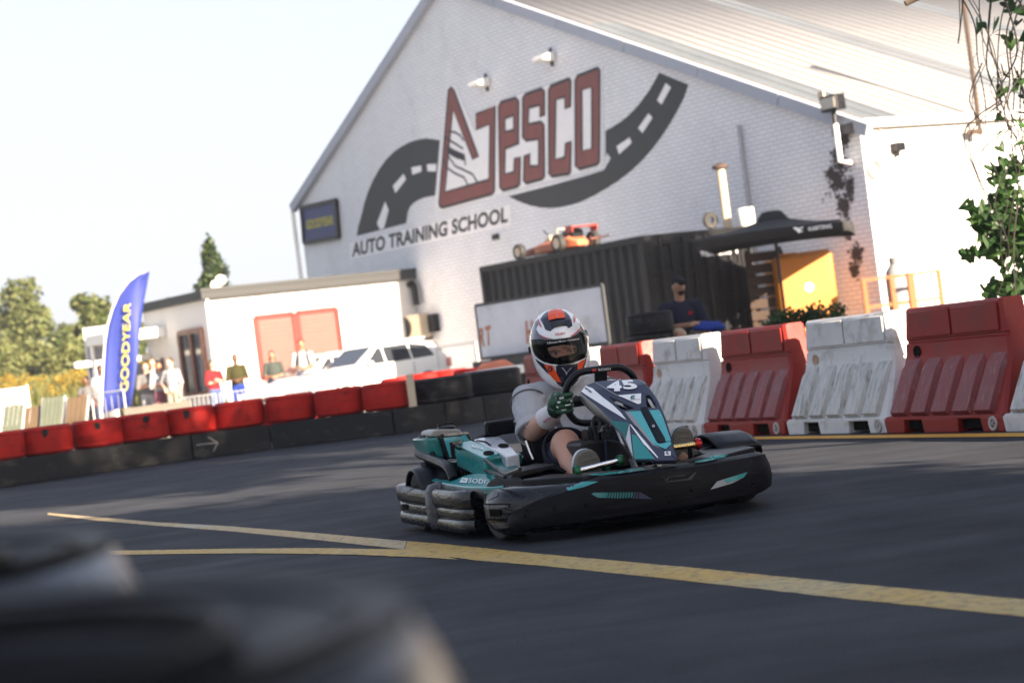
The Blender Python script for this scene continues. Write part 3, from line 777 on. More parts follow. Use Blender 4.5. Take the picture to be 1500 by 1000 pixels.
# ------------------------------------------------------------------ container
cont = thing('shipping_container', 'black shipping container with ribbed side and white code on its doors', 'container', KC, OROT)
L_, W_, H_ = 5.40, 2.44, 2.59            # local x = across the doors, local y = along the ribbed side
g = G()
rows = [[], []]
n = int(L_/.28)
for i in range(n):
    for f_, o_ in ((0,0),(.25,0),(.5,1),(.75,1)):
        y = .12 + (i+f_)*(L_-.24)/n; rows[0].append((.03+.045*o_, y, .16)); rows[1].append((.03+.045*o_, y, H_-.12))
rows[0].append((.03,L_-.12,.16)); rows[1].append((.03,L_-.12,H_-.12))
g.loft(rows, False, False); g.obj('ribbed_side', M['container'], cont, 20)
g = G(); g.box((W_-.08,.12,.16),(W_-.03,L_-.12,H_-.12)); g.obj('far_side', M['container'], cont, 0)
g = G(); g.box((.08,.1,H_-.1),(W_-.08,L_-.1,H_-.03)); g.obj('roof', M['container'], cont, 0)
g = G(); g.box((.08,.1,.05),(W_-.08,L_-.1,.16)); g.obj('floor', M['container'], cont, 0)
g = G(); g.box((.1,L_-.12,.16),(W_-.1,L_-.06,H_-.1)); g.obj('end_wall', M['container'], cont, 0)
for x in (0, W_-.12):
    for y in (0, L_-.12):
        g = G(); g.box((x,y,0),(x+.12,y+.12,H_)); g.obj('corner_post', M['container'], cont, 0, .01)
for z in (0, H_-.12):
    for x in (0, W_-.10):
        g = G(); g.box((x,.121,z),(x+.10,L_-.121,z+.12)); g.obj('side_rail', M['container'], cont, 0)
    for y in (0.01, L_-.11):
        g = G(); g.box((.121,y,z),(W_-.121,y+.10,z+.12)); g.obj('end_rail', M['container'], cont, 0)
for k in range(2):
    x0, x1 = .13 + k*1.095, .13 + k*1.095 + 1.085
    g = G(); g.box((x0,.05,.13),(x1,.085,H_-.13)); dr = g.obj('door', M['container'], cont, 0)
    for i in range(5):
        z = .15 + i*(H_-.36)/4; g = G(); g.box((x0,.015,z),(x1,.049,z+.09)); g.obj('door_bar', M['container'], dr, 0, .008)
    for xx in (x0, x0+.5, x1-.08):
        g = G(); g.box((xx,.012,.14),(xx+.075,.0485,H_-.14)); g.obj('door_bar', M['container'], dr, 0, .008)
    for xx in (x0+.25, x0+.8):
        g = G(); g.tube([(xx,-.015,.10),(xx,-.015,H_-.08)], .02, 8); g.obj('lock_rod', M['dark_metal'], dr)
        g = G(); g.box((xx-.02,-.04,1.0),(xx+.25,-.016,1.04)); g.obj('handle', M['dark_metal'], dr, 0)
def cont_text(body, x0, x1, z0, z1):
    v, f, r = text2d(body, .03)
    g = G(); g.add([(x0+(x1-x0)*a, -.045, z0+(z1-z0)*b) for a, b in v], f); o = g.obj('lettering', M['decal_white'], cont, 0)
    if o.data.polygons[0].normal.y > 0: o.data.flip_normals()
cont_text('WEDU', 1.28, 1.62, H_-.50, H_-.36); cont_text('18447B', 1.70, 2.02, H_-.50, H_-.36); cont_text('4', 2.12, 2.19, H_-.50, H_-.34)

# ---- old orange race car displayed on its roof
def roof_xy(px, py, z=H_):
    P = hz(px, py, z) - KC; return P.dot(NN), P.dot(DD)
rc = thing('race_car', 'old orange open-wheel race car displayed on the container roof', 'race car', KC + NN*.62 + DD*3.5 + Vector((0,0,H_)), OROT); rc.scale = (.66,.66,.66)
# local y = towards the far end of the container (nose), x across
def sec(y, w, z0, z1): return [(-w,y,z0+.04),(-w*.9,y,z0),(w*.9,y,z0),(w,y,z0+.04),(w,y,z1-.06),(w*.7,y,z1),(-w*.7,y,z1),(-w,y,z1-.06)]
g = G(); g.loft([sec(-1.35,.20,.12,.30), sec(-1.0,.34,.10,.46), sec(-.3,.36,.08,.40), sec(.3,.34,.08,.40), sec(.8,.26,.10,.36)]); g.obj('body', M['race_orange'], rc, 40, .02)
g = G(); g.loft([sec(.8,.255,.10,.355), sec(1.3,.20,.10,.30), sec(1.75,.12,.10,.18)]); g.obj('nose', M['race_red'], rc, 40)
g = G(); g.loft([sec(.35,.2,.38,.46), sec(.1,.2,.38,.60), sec(.0,.19,.38,.56)]); g.obj('screen', M['cream'], rc, 40)
g = G(); g.tube([(-.2,-.35,.38),(-.2,-.42,.72),(.2,-.42,.72),(.2,-.35,.38)], .025, 6); g.obj('roll_hoop', M['cream'], rc)
g = G(); g.loft([sec(-.55,.16,.42,.62), sec(-.95,.2,.40,.70), sec(-1.15,.2,.40,.62)]); g.obj('engine', M['dark_metal'], rc, 40)
g = G(); g.box((-.45,-1.5,.66),(.45,-1.2,.70)); g.box((-.47,-1.52,.52),(-.44,-1.18,.72)); g.box((.44,-1.52,.52),(.47,-1.18,.72)); g.obj('rear_wing', M['race_red'], rc, 0)
for (x, y, r) in ((-.62,1.05,.24),(.62,1.05,.24),(-.64,-1.0,.27),(.64,-1.0,.27)):
    sgn = -1 if x < 0 else 1
    g = G(); g.lathe([(r*.6,-.09),(r*.92,-.10),(r,-.07),(r,.07),(r*.92,.10),(r*.6,.09),(r*.55,0),(r*.6,-.09)], (x,y,r), (sgn,0,0), 20); w = g.obj('wheel', M['rubber'], rc)
    g = G(); g.lathe([(.0,.05),(r*.4,.07),(r*.6,.088),(r*.6,-.05),(0,-.05)], (x,y,r), (sgn,0,0), 14); g.obj('rim', M['cream'], w)
    g = G(); g.tube([(x-sgn*.08,y,r),(sgn*.25,y,r)], .025, 6); g.obj('axle', M['dark_metal'], rc)
g = G(); g.tube([(.3,-1.35,.3),(.3,-1.75,.28),(.3,-2.3,.3)], .03, 6); g.obj('exhaust', M['steel'], rc)
g = G(); g.tube([(.0,.3,.58),(.0,.55,.78)], .02, 6); g.obj('mirror_stalk', M['dark_metal'], rc)
# ---- flue pipe, white tank and black reel beside it on the roof
P = KC + NN*2.75 + DD*.4
d_ = ray(1062,300); 
A_ = np.array([[d_.x, -DD.x],[d_.y, -DD.y]]); t_, s2 = np.linalg.solve(A_, np.array([(KC+NN*2.75).x, (KC+NN*2.75).y])); P = KC + NN*2.75 + DD*s2
zt = at(1052,247,P.y).z
fl_ = thing('flue_pipe', 'tall white flue pipe with a dark cap rising behind the container', 'flue pipe', P)
g = G(); g.tube([(0,0,0),(0,0,zt)], .085, 12); g.obj('pipe', M['cream'], fl_)
g = G(); g.lathe([(.03,zt+.10),(.15,zt+.06),(.16,zt+.0),(.09,zt-.02)], (0,0,0), (0,0,1), 14); g.obj('cap', M['rust'], fl_)
P2 = P - DD*.55
tk = thing('roof_tank', 'white squat tank with dark bands behind the container near the flue', 'tank', P2)
zc = at(1080,318,P2.y).z
g = G(); g.lathe([(0,zc-.2),(.16,zc-.2),(.17,zc-.18),(.17,zc+.12),(.16,zc+.15),(0,zc+.15)], (0,0,0), (0,0,1), 18); g.obj('drum', M['paint_white'], tk)
g = G(); g.tube([(0,0,0),(0,0,zc-.25)], .06, 8); g.obj('stand', M['dark_metal'], tk)
P3 = P + DD*.25 - NN*.2
g = G(); zc3 = at(1055,321,P3.y).z; g.lathe([(.06,-.04),(.15,-.04),(.17,0),(.15,.04),(.06,.04),(.06,-.04)], (0,0,zc3), (.4,-.9,0), 18); g.tube([(0,0,0),(0,0,zc3-.2)], .03, 6)
rl = g.obj('black_reel', M['rubber']); rl.location = P3; tag(rl, 'black round reel standing left of the flue pipe', 'reel')

# ---- grey banner board in front of the ribbed side
bd0, bd1 = at(697,447,36.2), at(882,418,33.3)
z1 = (bd0.z+bd1.z)/2
B0 = Vector((bd0.x,bd0.y,0)); bv = Vector((bd1.x-bd0.x, bd1.y-bd0.y, 0)); bl = bv.length
zb = at(892,502,33.3).z
bb = thing('banner_board', 'grey weathered banner board with rusty orange lettering in front of the container', 'board', B0, atan2(bv.y, bv.x))
g = G(); g.box((0,-.02,zb),(bl,.02,z1)); g.obj('panel', M['board_grey'], bb, 0)
for (p, q) in (((0,zb),(bl,zb)),((0,z1),(bl,z1)),((0,zb),(0,z1)),((bl,zb),(bl,z1))):
    g = G(); g.bar((p[0],0,p[1]),(q[0],0,q[1]), .05, .05, (0,1,0)); g.obj('frame', M['fascia'], bb, 0)
g = G(); g.box((.1,-.3,zb-.32),(bl-.1,.3,zb-.04)); g.obj('skid', M['dark_metal'], bb, 0)
for x in (.3, bl-.3):
    g = G(); g.box((x-.05,-.25,0),(x+.05,.25,zb-.33)); g.obj('foot', M['dark_metal'], bb, 0)
def blx(px, py):
    dd = ray(px,py); nb = Vector((-bv.y,bv.x,0)).normalized(); t = (B0-CAM).dot(nb)/dd.dot(nb); P = CAM+dd*t-B0; return P.dot(bv)/bl, P.z
for body, q in (('R', [(705,508),(712,507),(711,479),(704,480)]), ('T', [(713,506),(722,505),(720,476),(712,478)]), ('H', [(773,503),(784,502),(782,469),(771,470)])):
    v, f, r = text2d(body, .03); Q = [blx(*p) for p in q]
    g = G(); g.add([(lambda p: (p[0],-.027,p[1]))(bil(Q,a,b)) for a, b in v], f); g.obj('lettering', M['orange_print'], bb, 0)

# ---- dark parasol
ux = at(1137,360,36.2); um = thing('parasol', 'large dark parasol with white logo open beside the container doors', 'parasol', (ux.x, ux.y, 0))
zt, zr = at(1131,310,36.2).z, at(1150,337,36.2).z
hw = 1.30
cor = [(-hw,-hw),(hw,-hw),(hw,hw),(-hw,hw)]
rot = radians(-14)
cor = [(x*cos(rot)-y*sin(rot), x*sin(rot)+y*cos(rot)) for x, y in cor]
g = G(); N_ = 10
ring = []
for i in range(4):
    a, b = cor[i], cor[(i+1) % 4]
    for k in range(N_):
        t = k/N_; ring.append((a[0]+(b[0]-a[0])*t, a[1]+(b[1]-a[1])*t, 4*t*(1-t)))
loops = []
for s in (.10,.28,.5,.75,1.0):
    z = zt - .05 - (zt-zr)*(s**.85)
    loops.append([(x*s, y*s, z + .05*sg*s - .03*sin(s*pi)) for x, y, sg in ring])
loops.append([(x*1.005, y*1.005, loops[-1][i][2]-.17) for i, (x, y, sg) in enumerate(ring)])
g.loft(loops, True, False); o = g.obj('canopy', M['umbrella'], um, 30); o.modifiers.new('t','SOLIDIFY').thickness = .008
g = G(); g.loft([[(x*.2,y*.2,zt-.14) for x, y, s_ in ring],[(x*.12,y*.12,zt) for x, y, s_ in ring],[(x*.02,y*.02,zt+.02) for x, y, s_ in ring]], True, False); g.obj('vent_cap', M['umbrella'], um, 30)
g = G(); g.tube([(0,0,0),(0,0,zt)], .03, 8); g.obj('pole', M['dark_metal'], um)
for x, y in cor:
    g = G(); g.tube([(0,0,zt-.12),(x*.5,y*.5,zt-.12-(zt-zr)*.5),(x*.98,y*.98,zr-.02)], .014, 5); g.obj('rib', M['dark_metal'], um)
g = G(); g.box((-.35,-.35,0),(.35,.35,.08)); g.obj('base', M['dark_metal'], um, 0, .02)
a, b = Vector((*cor[0],0)), Vector((*cor[1],0)); e = (b-a).normalized(); nrm = Vector((e.y,-e.x,0))
def val_q(t0, t1, z0, z1): return [tuple(a + (b-a)*t + nrm*.02 + Vector((0,0,z))) for t, z in ((t0,z0),(t1,z0),(t1,z1),(t0,z1))]
v, f, r = text2d('KARTING', .02); Q = val_q(.78,.93,zr-.13,zr-.06); g = G(); g.add([bil(Q,p,q) for p, q in v], f); g.obj('lettering', M['decal_white'], um, 0)
g = G(); 
for pts in ([(.68,-.04),(.70,-.03),(.715,-.06),(.70,-.09),(.69,-.07)],[(.715,-.06),(.75,-.04),(.74,-.07),(.72,-.09),(.745,-.12),(.71,-.14),(.70,-.09)]):
    g.add([tuple(a+(b-a)*t+nrm*.02+Vector((0,0,zr+z))) for t, z in pts], [tuple(range(len(pts)))])
g.obj('logo', M['decal_white'], um, 0)

# ---- yellow tank, slatted screen, orange rails, gas bottle
ty = 37.4
q0, q1 = at(1140,450,ty), at(1228,367,ty)
q0x = at(1139,410,ty).x; w_ = at(1226,400,ty).x - q0x; zt = at(1180,371,ty).z
yt = thing('yellow_tank', 'bright orange-yellow plastic tank standing beside the container', 'tank', (q0x, ty, 0), radians(6))
g = G(); g.box((0,0,.35),(w_,1.0,zt)); g.obj('shell', M['tank_yellow'], yt, 35, .07, 4)
g = G(); g.box((w_*.1,.1,zt-.002),(w_*.42,.5,zt+.05)); g.obj('lid', M['tank_yellow'], yt, 35, .02)
g = G(); g.box((w_*.45,.12,zt-.002),(w_*.97,.8,zt+.035)); g.obj('lid', M['tank_yellow'], yt, 35, .02)
g = G(); g.box((.03,.05,0),(w_-.03,.95,.34)); g.obj('plinth', M['dark_metal'], yt, 0)
g = G(); g.lathe([(.04,0),(.085,0),(.085,.006),(.04,.006)], (w_*.52,-.006,zt-.62), (0,-1,0), 20); g.add([(w_*.52+.07*cos(i*pi/3+.3)-.0, -.008, zt-.62+.035*sin(i*pi/3+.3)) for i in range(6)], [tuple(range(6))]); g.obj('emblem', M['decal_white'], yt, 0)
s0, s1 = at(1092,382,37.6), at(1140,372,37.6)
sc_ = thing('slat_screen', 'dark brown wooden slat screen between container and yellow tank', 'screen', (s0.x, 37.7, 0))
for k in range(9):
    g = G(); z = .15 + k*.215; g.box((0,0,z),(s1.x-s0.x+.1,.03,z+.17)); g.obj('slat', M['fence_wood'], sc_, 0, .006)
for x in (.02, s1.x-s0.x):
    g = G(); g.box((x,.031,0),(x+.08,.1,2.1)); g.obj('post', M['fence_wood'], sc_, 0)
r0, r1 = at(1264,405,35.5), at(1376,396,35.5)
rl = thing('orange_railing', 'orange tubular safety railing standing before the sunlit wall', 'railing', (r0.x, 35.5, 0), radians(4))
w_ = r1.x - r0.x; zt = at(1320,401,35.5).z
for x in (0, w_*.37, w_*.62, w_):
    g = G(); g.bar((x,0,0),(x,0,zt), .07 if x != w_*.62 else .12); g.obj('post', M['rail_orange'], rl, 0)
for z in (zt-.03, zt-.5, zt-.95):
    g = G(); g.bar((-.03,.0,z),(w_+.03,.0,z), .05); g.obj('rail', M['rail_orange'], rl, 0)
gb = at(1318,420,36.3); zt = at(1313,380,36.3).z
gt = thing('gas_bottle', 'grey domed gas bottle standing behind the orange railing', 'gas bottle', (gb.x, 36.3, 0))
g = G(); g.lathe([(0,0),(.22,.0),(.24,.05),(.24,zt-.32),(.21,zt-.18),(.13,zt-.08),(0,zt-.05)], (0,0,0), (0,0,1), 18); g.obj('cylinder', M['gas_grey'], gt)
g = G(); g.lathe([(.13,zt-.08),(.14,zt+.04),(.11,zt+.05),(.11,zt-.06)], (0,0,0), (0,0,1), 14); g.obj('collar', M['gas_grey'], gt)
g = G(); g.tube([(0,0,zt-.05),(0,0,zt+.06),(.08,0,zt+.06)], .025, 6); g.obj('valve', M['gold'], gt)
# ------------------------------------------------------------------ plastic barriers
BH = .735
# profile of the track side (y negative = towards the track): (y, z)
def bar_y(z):
    pts = [(0,-.235),(.085,-.235),(.10,-.215),(.40,-.10),(.46,-.088),(BH,-.082)]
    for (a, b), (c, d) in zip(pts, pts[1:]):
        if z <= c: return b + (d-b)*(z-a)/max(1e-6, c-a)
    return pts[-1][1]
def half(z): return .622 - .125*z/BH
def make_barrier(matname, rib, lab):
    t = thing('plastic_barrier', lab, 'barrier', (0,0,0), 0, 'red and white plastic track barriers')
    m = M[matname]
    zs = [.10,.25,.39,.42,.46,.52,.527,.54,.547,BH-.015,BH]
    g = G(); loops = []
    for z in zs:
        y = bar_y(z); h = half(z)
        if abs(z-.5335) < .008: y += .012
        if z == BH: y += .015
        c = .018
        loops.append([(-h,-(-y)+c,z),(-h+c,y,z),(h-c,y,z),(h,y+c,z),(h,-y-c,z),(h-c,-y,z),(-h+c,-y,z),(-h,-y-c,z)])
    g.loft(loops); g.obj('body', m, t, 30)
    # foot: three blocks with fork slots, both sides
    h = half(0)
    for a, b in ((0,.165),(.335,.625),(.825,1)):
        g = G(); x0, x1 = -h + 2*h*a, -h + 2*h*b
        g.loft([[(x0-.0,-.235,0),(x1,-.235,0),(x1,.235,0),(x0,.235,0)], [(x0-.012,-.238,.085),(x1+.012,-.238,.085),(x1+.012,.238,.085),(x0-.012,.238,.085)], [(x0-.012,-.215,.1005),(x1+.012,-.215,.1005),(x1+.012,.215,.1005),(x0-.012,.215,.1005)]])
        g.obj('foot', m, t, 30, .006)
    g = G(); g.box((-h+.02,-.20,.02),(h-.02,.20,.0995)); g.obj('core', M['recess'], t, 0)
    g = G(); g.box((-h+.003,-.237,.078),(h-.003,.237,.099)); g.obj('ledge', m, t, 0, .006)
    # five slanting ribs on the batter
    for k in range(5):
        xb = -.475 + k*.222; g = G()
        for side in (-1,):
            loops = []
            for z, o, w in ((.103,.004,.100),(.125,.034,.098),(.37,.030,.092),(.432,.000,.080)):
                y = bar_y(z)
                x = xb + (z-.1)*.13
                loops.append([(x-w,y+.004,z),(x-w*.80,y-o,z),(x+w*.80,y-o,z),(x+w,y+.004,z)])
            g.loft(loops)
        g.obj('rib', M[rib], t, 25, .004)
    # two raised fields of the upper face
    for x0, x1 in ((-.455,-.012),(.012,.475)):
        g = G(); y = bar_y(.6)
        g.prism([(x0,y-.0,.555),(x1,y-.0,.555),(x1,y,BH-.022),(x0,y,BH-.022)], (0,-.012,0)); g.obj('field_panel', m, t, 30, .008)
    g = G(); yb = bar_y(.47); g.lathe([(.0,.0),(.030,.0),(.037,.004),(.037,-.02)], (-.40,yb-.003,.472), (0,-1,0), 18)
    g.obj('bung', M['recess'] if matname == 'barrier_red' else pm('bung_rust', (.36,.25,.16), .7), t)
    g = G(); g.lathe([(.022,.0),(.034,.004),(.040,.003),(.043,-.004)], (.515,-.241,.048), (0,-1,0), 18)
    g.bar((.50,-.243,.06),(.53,-.243,.036),.007,.004,(0,1,0)); g.bar((.50,-.243,.04),(.53,-.243,.062),.007,.004,(0,1,0))
    g.obj('drain_plug', pm('plug', (.34,.32,.31), .6), t)
    return t
labs = {2: 'white barrier at the right edge of the photo, only its left end showing', 1: None}
start = [gp(757,637), gp(800,638.5), gp(845,639.5), gp(893,640), gp(948,641), gp(1030,641), gp(1150,639.5), gp(1298,636.5), gp(1477,632.5)]
P_ = [Vector((2.62,11.2,0))]
row = [Vector((2.60+.44*k*.98, 11.22-1.195*k, 0)) for k in range(1,4)]
ends = [Vector((2.60,11.22,0))]
pts_b = [Vector((2.175,12.42,0)), Vector((1.735,13.62,0)), Vector((1.30,14.80,0)), Vector((.885,15.99,0)), Vector((.52,17.20,0)), Vector((.19,18.42,0)), Vector((-.11,19.65,0))]
starts = list(reversed(pts_b)) + [ends[0]] + row           # left foot corners, far to near
names_b = ['red barrier at the far end of the row, left of the helmet', 'white barrier hidden behind the helmet', 'red barrier just right of the helmet with a sunlit end',
           'white barrier behind the kart nose, below the seated man', 'red barrier between two white ones, right of the seated man',
           'white barrier with dirty ribs below the yellow tank and shrub', 'large red barrier nearest on the right, below the orange railing', 'white barrier cut by the right edge, next to the largest red one', 'red barrier past the right edge', 'white barrier past the right edge']
protos = {}
for i in range(len(starts)-1):
    a, b = starts[i], starts[i+1]
    c = 'red' if i % 2 == 0 else 'white'
    dv = (b-a).normalized(); nrm = Vector((dv.y,-dv.x,0))     # points to the track
    if nrm.x > 0: nrm = -nrm
    mid = (a+b)/2 - nrm*(.235 + random.uniform(-.018,.018))
    rz = atan2(dv.y, dv.x)
    if c not in protos: t = protos[c] = make_barrier('barrier_'+c, 'rib_'+c, names_b[i])
    else: t = dup(protos[c], label=names_b[i])
    t.location = mid; t.rotation_euler = (0,0,rz + random.uniform(-.025,.025)); t.scale = ((b-a).length/1.272,1,1)

# ------------------------------------------------------------------ tyre wall
TW = [Vector(p) for p in ((-8.2,21.2,0),(-7.0,22.3,0),(-5.9,23.1,0),(-4.9,23.85,0),(-3.9,24.35,0),(-3.07,24.5,0),(-2.2,24.25,0),(-1.3,24.0,0),(-.75,24.35,0),(-.11,25.2,0),(.5,26.2,0))]
def path_at(px, off=0.0):                         # point of the wall line seen at image column px (at mid height)
    best = None
    for i in range(len(TW)-1):
        for k in range(40):
            P = TW[i].lerp(TW[i+1], k/40); dv = (TW[i+1]-TW[i]).normalized(); q = proj((P.x-dv.y*off,P.y+dv.x*off,.3))
            if best is None or abs(q[0]-px) < best[0]: best = (abs(q[0]-px), P, (TW[i+1]-TW[i]).normalized())
    return best[1], best[2]
def tyre_prof(ri, ro, h):
    return [(ri,.05*h),(ri+.04,0),(ro*.88,0),(ro*.965,.07*h),(ro*.99,.2*h),(ro,.5*h),(ro*.99,.8*h),(ro*.965,.93*h),(ro*.88,h),(ri+.04,h),(ri,.95*h),(ri-.015,.5*h),(ri,.05*h)]
def make_tyre(name, lab, grp, mat, ri, ro, h, n=28):
    g = G(); g.lathe(tyre_prof(ri,ro,h), n=n)
    t = thing(name, lab, 'tyre', (0,0,0), 0, grp)
    g.obj('tread', mat, t, 50)
    g = G()
    for z in (.12*h, .5*h, .88*h): g.lathe([(ro*.985,z-.012),(ro*1.006,z-.008),(ro*1.006,z+.008),(ro*.985,z+.012)], n=n)
    g.obj('tread_ring', mat, t, 50)
    return t
nb = [-40,0,72,144,214,282.5,354,427.5,500,570]
ords = ['cut off by the left edge','first fully in view from the left','second from the left in view','third from the left, below the flag','fourth from the left','fifth from the left','sixth from the left','seventh from the left','eighth from the left, below the white car','last before the pale post']
TWH = .30
proto = None
for i, px in enumerate(nb):
    P, tdir = path_at(px, .30)
    nrm = Vector((-tdir.y,tdir.x,0))
    lab = 'red painted tyre on the black belt wall, ' + ords[i]
    if proto is None: proto = t = make_tyre('red_tyre', lab, 'red tyres on the track wall', M['tyre_red'], .15, .305, .325)
    else: t = dup(proto, label=lab)
    t.location = P + nrm*.30 + Vector((0,0,TWH)); t.rotation_euler = (0,0,random.uniform(0,6))
    # dark wear patch on the face of some
    if i in (2,3,4,5):
        a0 = atan2(-P.y,-P.x) - t.rotation_euler.z + random.uniform(-.35,.35)
        g = G(); k = 9; ring_ = []
        for j in range(k):
            aa = a0 + .13*cos(2*pi*j/k)*random.uniform(.7,1.2); zz = .25 + .055*sin(2*pi*j/k)*random.uniform(.7,1.3); rr = .3095
            ring_.append((rr*cos(aa), rr*sin(aa), min(zz,.29)))
        g.add(ring_, [tuple(range(k))]); g.obj('wear_patch', M['tyre_black'], t, 0)
proto = None
for i, px in enumerate((648, 723)):
    P, tdir = path_at(px, .33); nrm = Vector((-tdir.y,tdir.x,0))
    lab = ('black tyre on the belt wall right after the pale post','black tyre on the belt wall beside the white barrier end')[i]
    if proto is None: proto = t = make_tyre('tyre', lab, 'black tyres on the track wall', M['tyre_black'], .17, .335, .33)
    else: t = dup(proto, label=lab)
    t.location = P + nrm*.33 + Vector((0,0,TWH)); t.rotation_euler = (0,0,random.uniform(0,6))
    t.scale = (1.12,1.12,.92)
# belts in front of the lower course, and the lower tyres they wrap
seams = [-70,60,163,278,396,500,575,648,705,765]
bw = ['at the left edge','second from the left edge','below the third red tyre','with a pale chalk arrow on it','left of the sunlit yellow-brown patch','with the sunlit yellow-brown patch','right of the sunlit patch','below the pale post','below the first black tyre','at the barrier end']
for i in range(len(seams)-1):
    cols = np.linspace(seams[i]+.6, seams[i+1]-.6, 7); ps = [path_at(c) for c in cols]
    g = G(); loops = []
    for j, (P, tdir) in enumerate(ps):
        n_ = Vector((tdir.y,-tdir.x,0)); bul = .015*sin(pi*j/6)
        a = P + n_*(.03+bul); b = P + n_*(.012+bul)
        loops.append([(a.x,a.y,.01),(a.x,a.y,TWH-.01),(b.x,b.y,TWH),(b.x,b.y,.01)])
    g.loft(loops)
    o = g.obj('belt_panel', M['belt'], None, 40); tag(o, 'black rubber belt panel of the track wall, ' + bw[i], 'belt panel', 'black belt panels of the track wall')
    if i == 3:
        ps = [path_at(c) for c in (285,300,312,322)]
        def on(P, tdir, z): n_ = Vector((tdir.y,-tdir.x,0)); q = P + n_*.052; return (q.x,q.y,z)
        g = G()
        a, b, c = on(*path_at(286),.17), on(*path_at(318),.165), on(*path_at(304),.245)
        d2 = on(*path_at(309),.07)
        for p, q in ((a,b),(c,b),(d2,b)): g.bar(p,q,.014,.006,(0,-1,0))
        g.obj('chalk_arrow', pm('chalk', (.22,.21,.20), .9), o, 0)
    if i == 5:
        pass
low = None
for i, px in enumerate(nb[1:] + [648,723]):
    P, tdir = path_at(px); nrm = Vector((-tdir.y,tdir.x,0))
    lab = 'black tyre behind the belt, carrying the tyre above'
    if low is None: low = t = make_tyre('lower_tyre', lab, 'black tyres hidden behind the belt', M['tyre_black'], .15, .30, TWH-.005, 20)
    else: t = dup(low)
    t.location = P + nrm*.31
P, tdir = path_at(609.5); nrm = Vector((-tdir.y,tdir.x,0))
ps_ = thing('wall_post', 'short pale post standing between red and black tyres', 'post', P + nrm*.06)
g = G(); g.box((-.045,-.04,0),(.045,.04,.66)); g.obj('post', M['cream'], ps_, 0, .01)
g = G(); g.box((-.05,-.045,.661),(.05,.045,.68)); g.obj('cap', M['cream'], ps_, 0, .006)
# second row behind: dark red rims at left, sunlit ones further back
rl_ = ['dark red tyre of the rear row, below the woman in red','dark red tyre of the rear row, left of the man in olive','dark red tyre of the rear row, below the man in olive','dark red tyre of the rear row, left of the woman in sage','dark red tyre of the rear row, below the woman in sage',
       'sunlit red tyre of the far row, nearest the white car','sunlit red tyre of the far row, second after the white car','sunlit red tyre of the far row, third after the white car','deep red tyre of the far row, beside the white plank']
for i, (px, py, Y) in enumerate(((300,606,27.5),(335,602,27.5),(370,597,27.5),(405,593,27.5),(440,588,27.5),(582,556,33),(622,550,33),(659,545,33),(690,543,31))):
    P = at(px, py, Y); t = dup(bpy.data.objects['red_tyre'], label=rl_[i]); t['group'] = 'red tyres behind the track wall'
    t.location = (P.x, P.y + .3, P.z - .30); t.rotation_euler = (0,0,i)
    if i >= 5: t.scale = (.95,.95,1.05)
    zb = t.location.z
    g = G(); g.lathe(tyre_prof(.15,.29,zb-.003), n=18); o = g.obj('rear_tyre', M['tyre_black']); o.location = (P.x, P.y+.3, 0)
    tag(o, 'black tyre under the ' + rl_[i].replace(' of the rear row','').replace(' of the far row',''), 'tyre', 'black tyres under the rear row')
P, Q = at(690,551,30), at(758,541,29.2)
pl_ = thing('white_plank', 'long white plank lying on tyres behind the black wall section', 'plank', (0,0,0))
g = G(); g.bar((P.x,P.y,P.z),(Q.x,Q.y,Q.z),.28,.13); g.obj('plank', M['paint_white'], pl_, 0, .02)
for f_ in (.12,.88):
    c = P.lerp(Q,f_); g = G(); g.lathe([(.1,0),(.26,.0),(.28,.1),(.28,c.z-.16),(.26,c.z-.066),(.1,c.z-.066)], (c.x,c.y,0), n=16); g.obj('support', M['tyre_black'], pl_)
# ------------------------------------------------------------------ the kart: local frame, nose towards -y, driver's right = -x
KX, KY, KW = .27, 9.12, radians(17.3)
kart = thing('go_kart', 'black and teal rental racing kart with number 45 on its navy nose panel', 'kart', (KX,KY,0), KW)
kc, ks = cos(KW), sin(KW)
def tol(P):
    x, y = P[0]-KX, P[1]-KY
    return Vector((kc*x + ks*y, -ks*x + kc*y, P[2]))
def tow(P): return Vector((KX + kc*P[0] - ks*P[1], KY + ks*P[0] + kc*P[1], P[2]))
KCAM = tol(CAM)
def kray(px, py):
    d = ray(px, py); return Vector((kc*d.x + ks*d.y, -ks*d.x + kc*d.y, d.z))
def kpl(px, py, p0, n):
    d = kray(px, py); n = Vector(n); return KCAM + d*((Vector(p0)-KCAM).dot(n)/d.dot(n))
def kx_(px, py, v): return kpl(px, py, (v,0,0), (1,0,0))
def ky_(px, py, v): return kpl(px, py, (0,v,0), (0,1,0))
def kz_(px, py, v): return kpl(px, py, (0,0,v), (0,0,1))
def bvh_of(*objs):
    vs, fs = [], []
    for o in objs:
        b = len(vs); vs += [o.matrix_basis @ v.co for v in o.data.vertices]; fs += [tuple(i+b for i in p.vertices) for p in o.data.polygons]
    return BVHTree.FromPolygons(vs, fs)
def drape(name, polys, bvh, mat, parent, off=.0025, step=4.0, tess=None, grow=0.0):
    """a thin sticker or panel lying on a surface; its outline is given as seen in the photograph"""
    v, f = tess if tess else flat_tess(polys, step)
    P, ok = [], []
    for x, y in v:
        d = kray(x, y).normalized(); hit = bvh.ray_cast(KCAM, d)
        if hit[0] is None: P.append((0,0,0)); ok.append(False)
        else:
            nrm = hit[1] if hit[1].dot(d) < 0 else -hit[1]
            P.append(tuple(hit[0] + nrm*off - d*off*.6)); ok.append(True)
    g = G(); g.add(P, [t for t in f if all(ok[i] for i in t)])
    if not g.f: return None
    # drop unused vertices
    used = sorted({i for t in g.f for i in t}); mp = {u: k for k, u in enumerate(used)}
    h = G(); h.add([g.v[u] for u in used], [tuple(mp[i] for i in t) for t in g.f])
    return h.obj(name, mat, parent, 40)
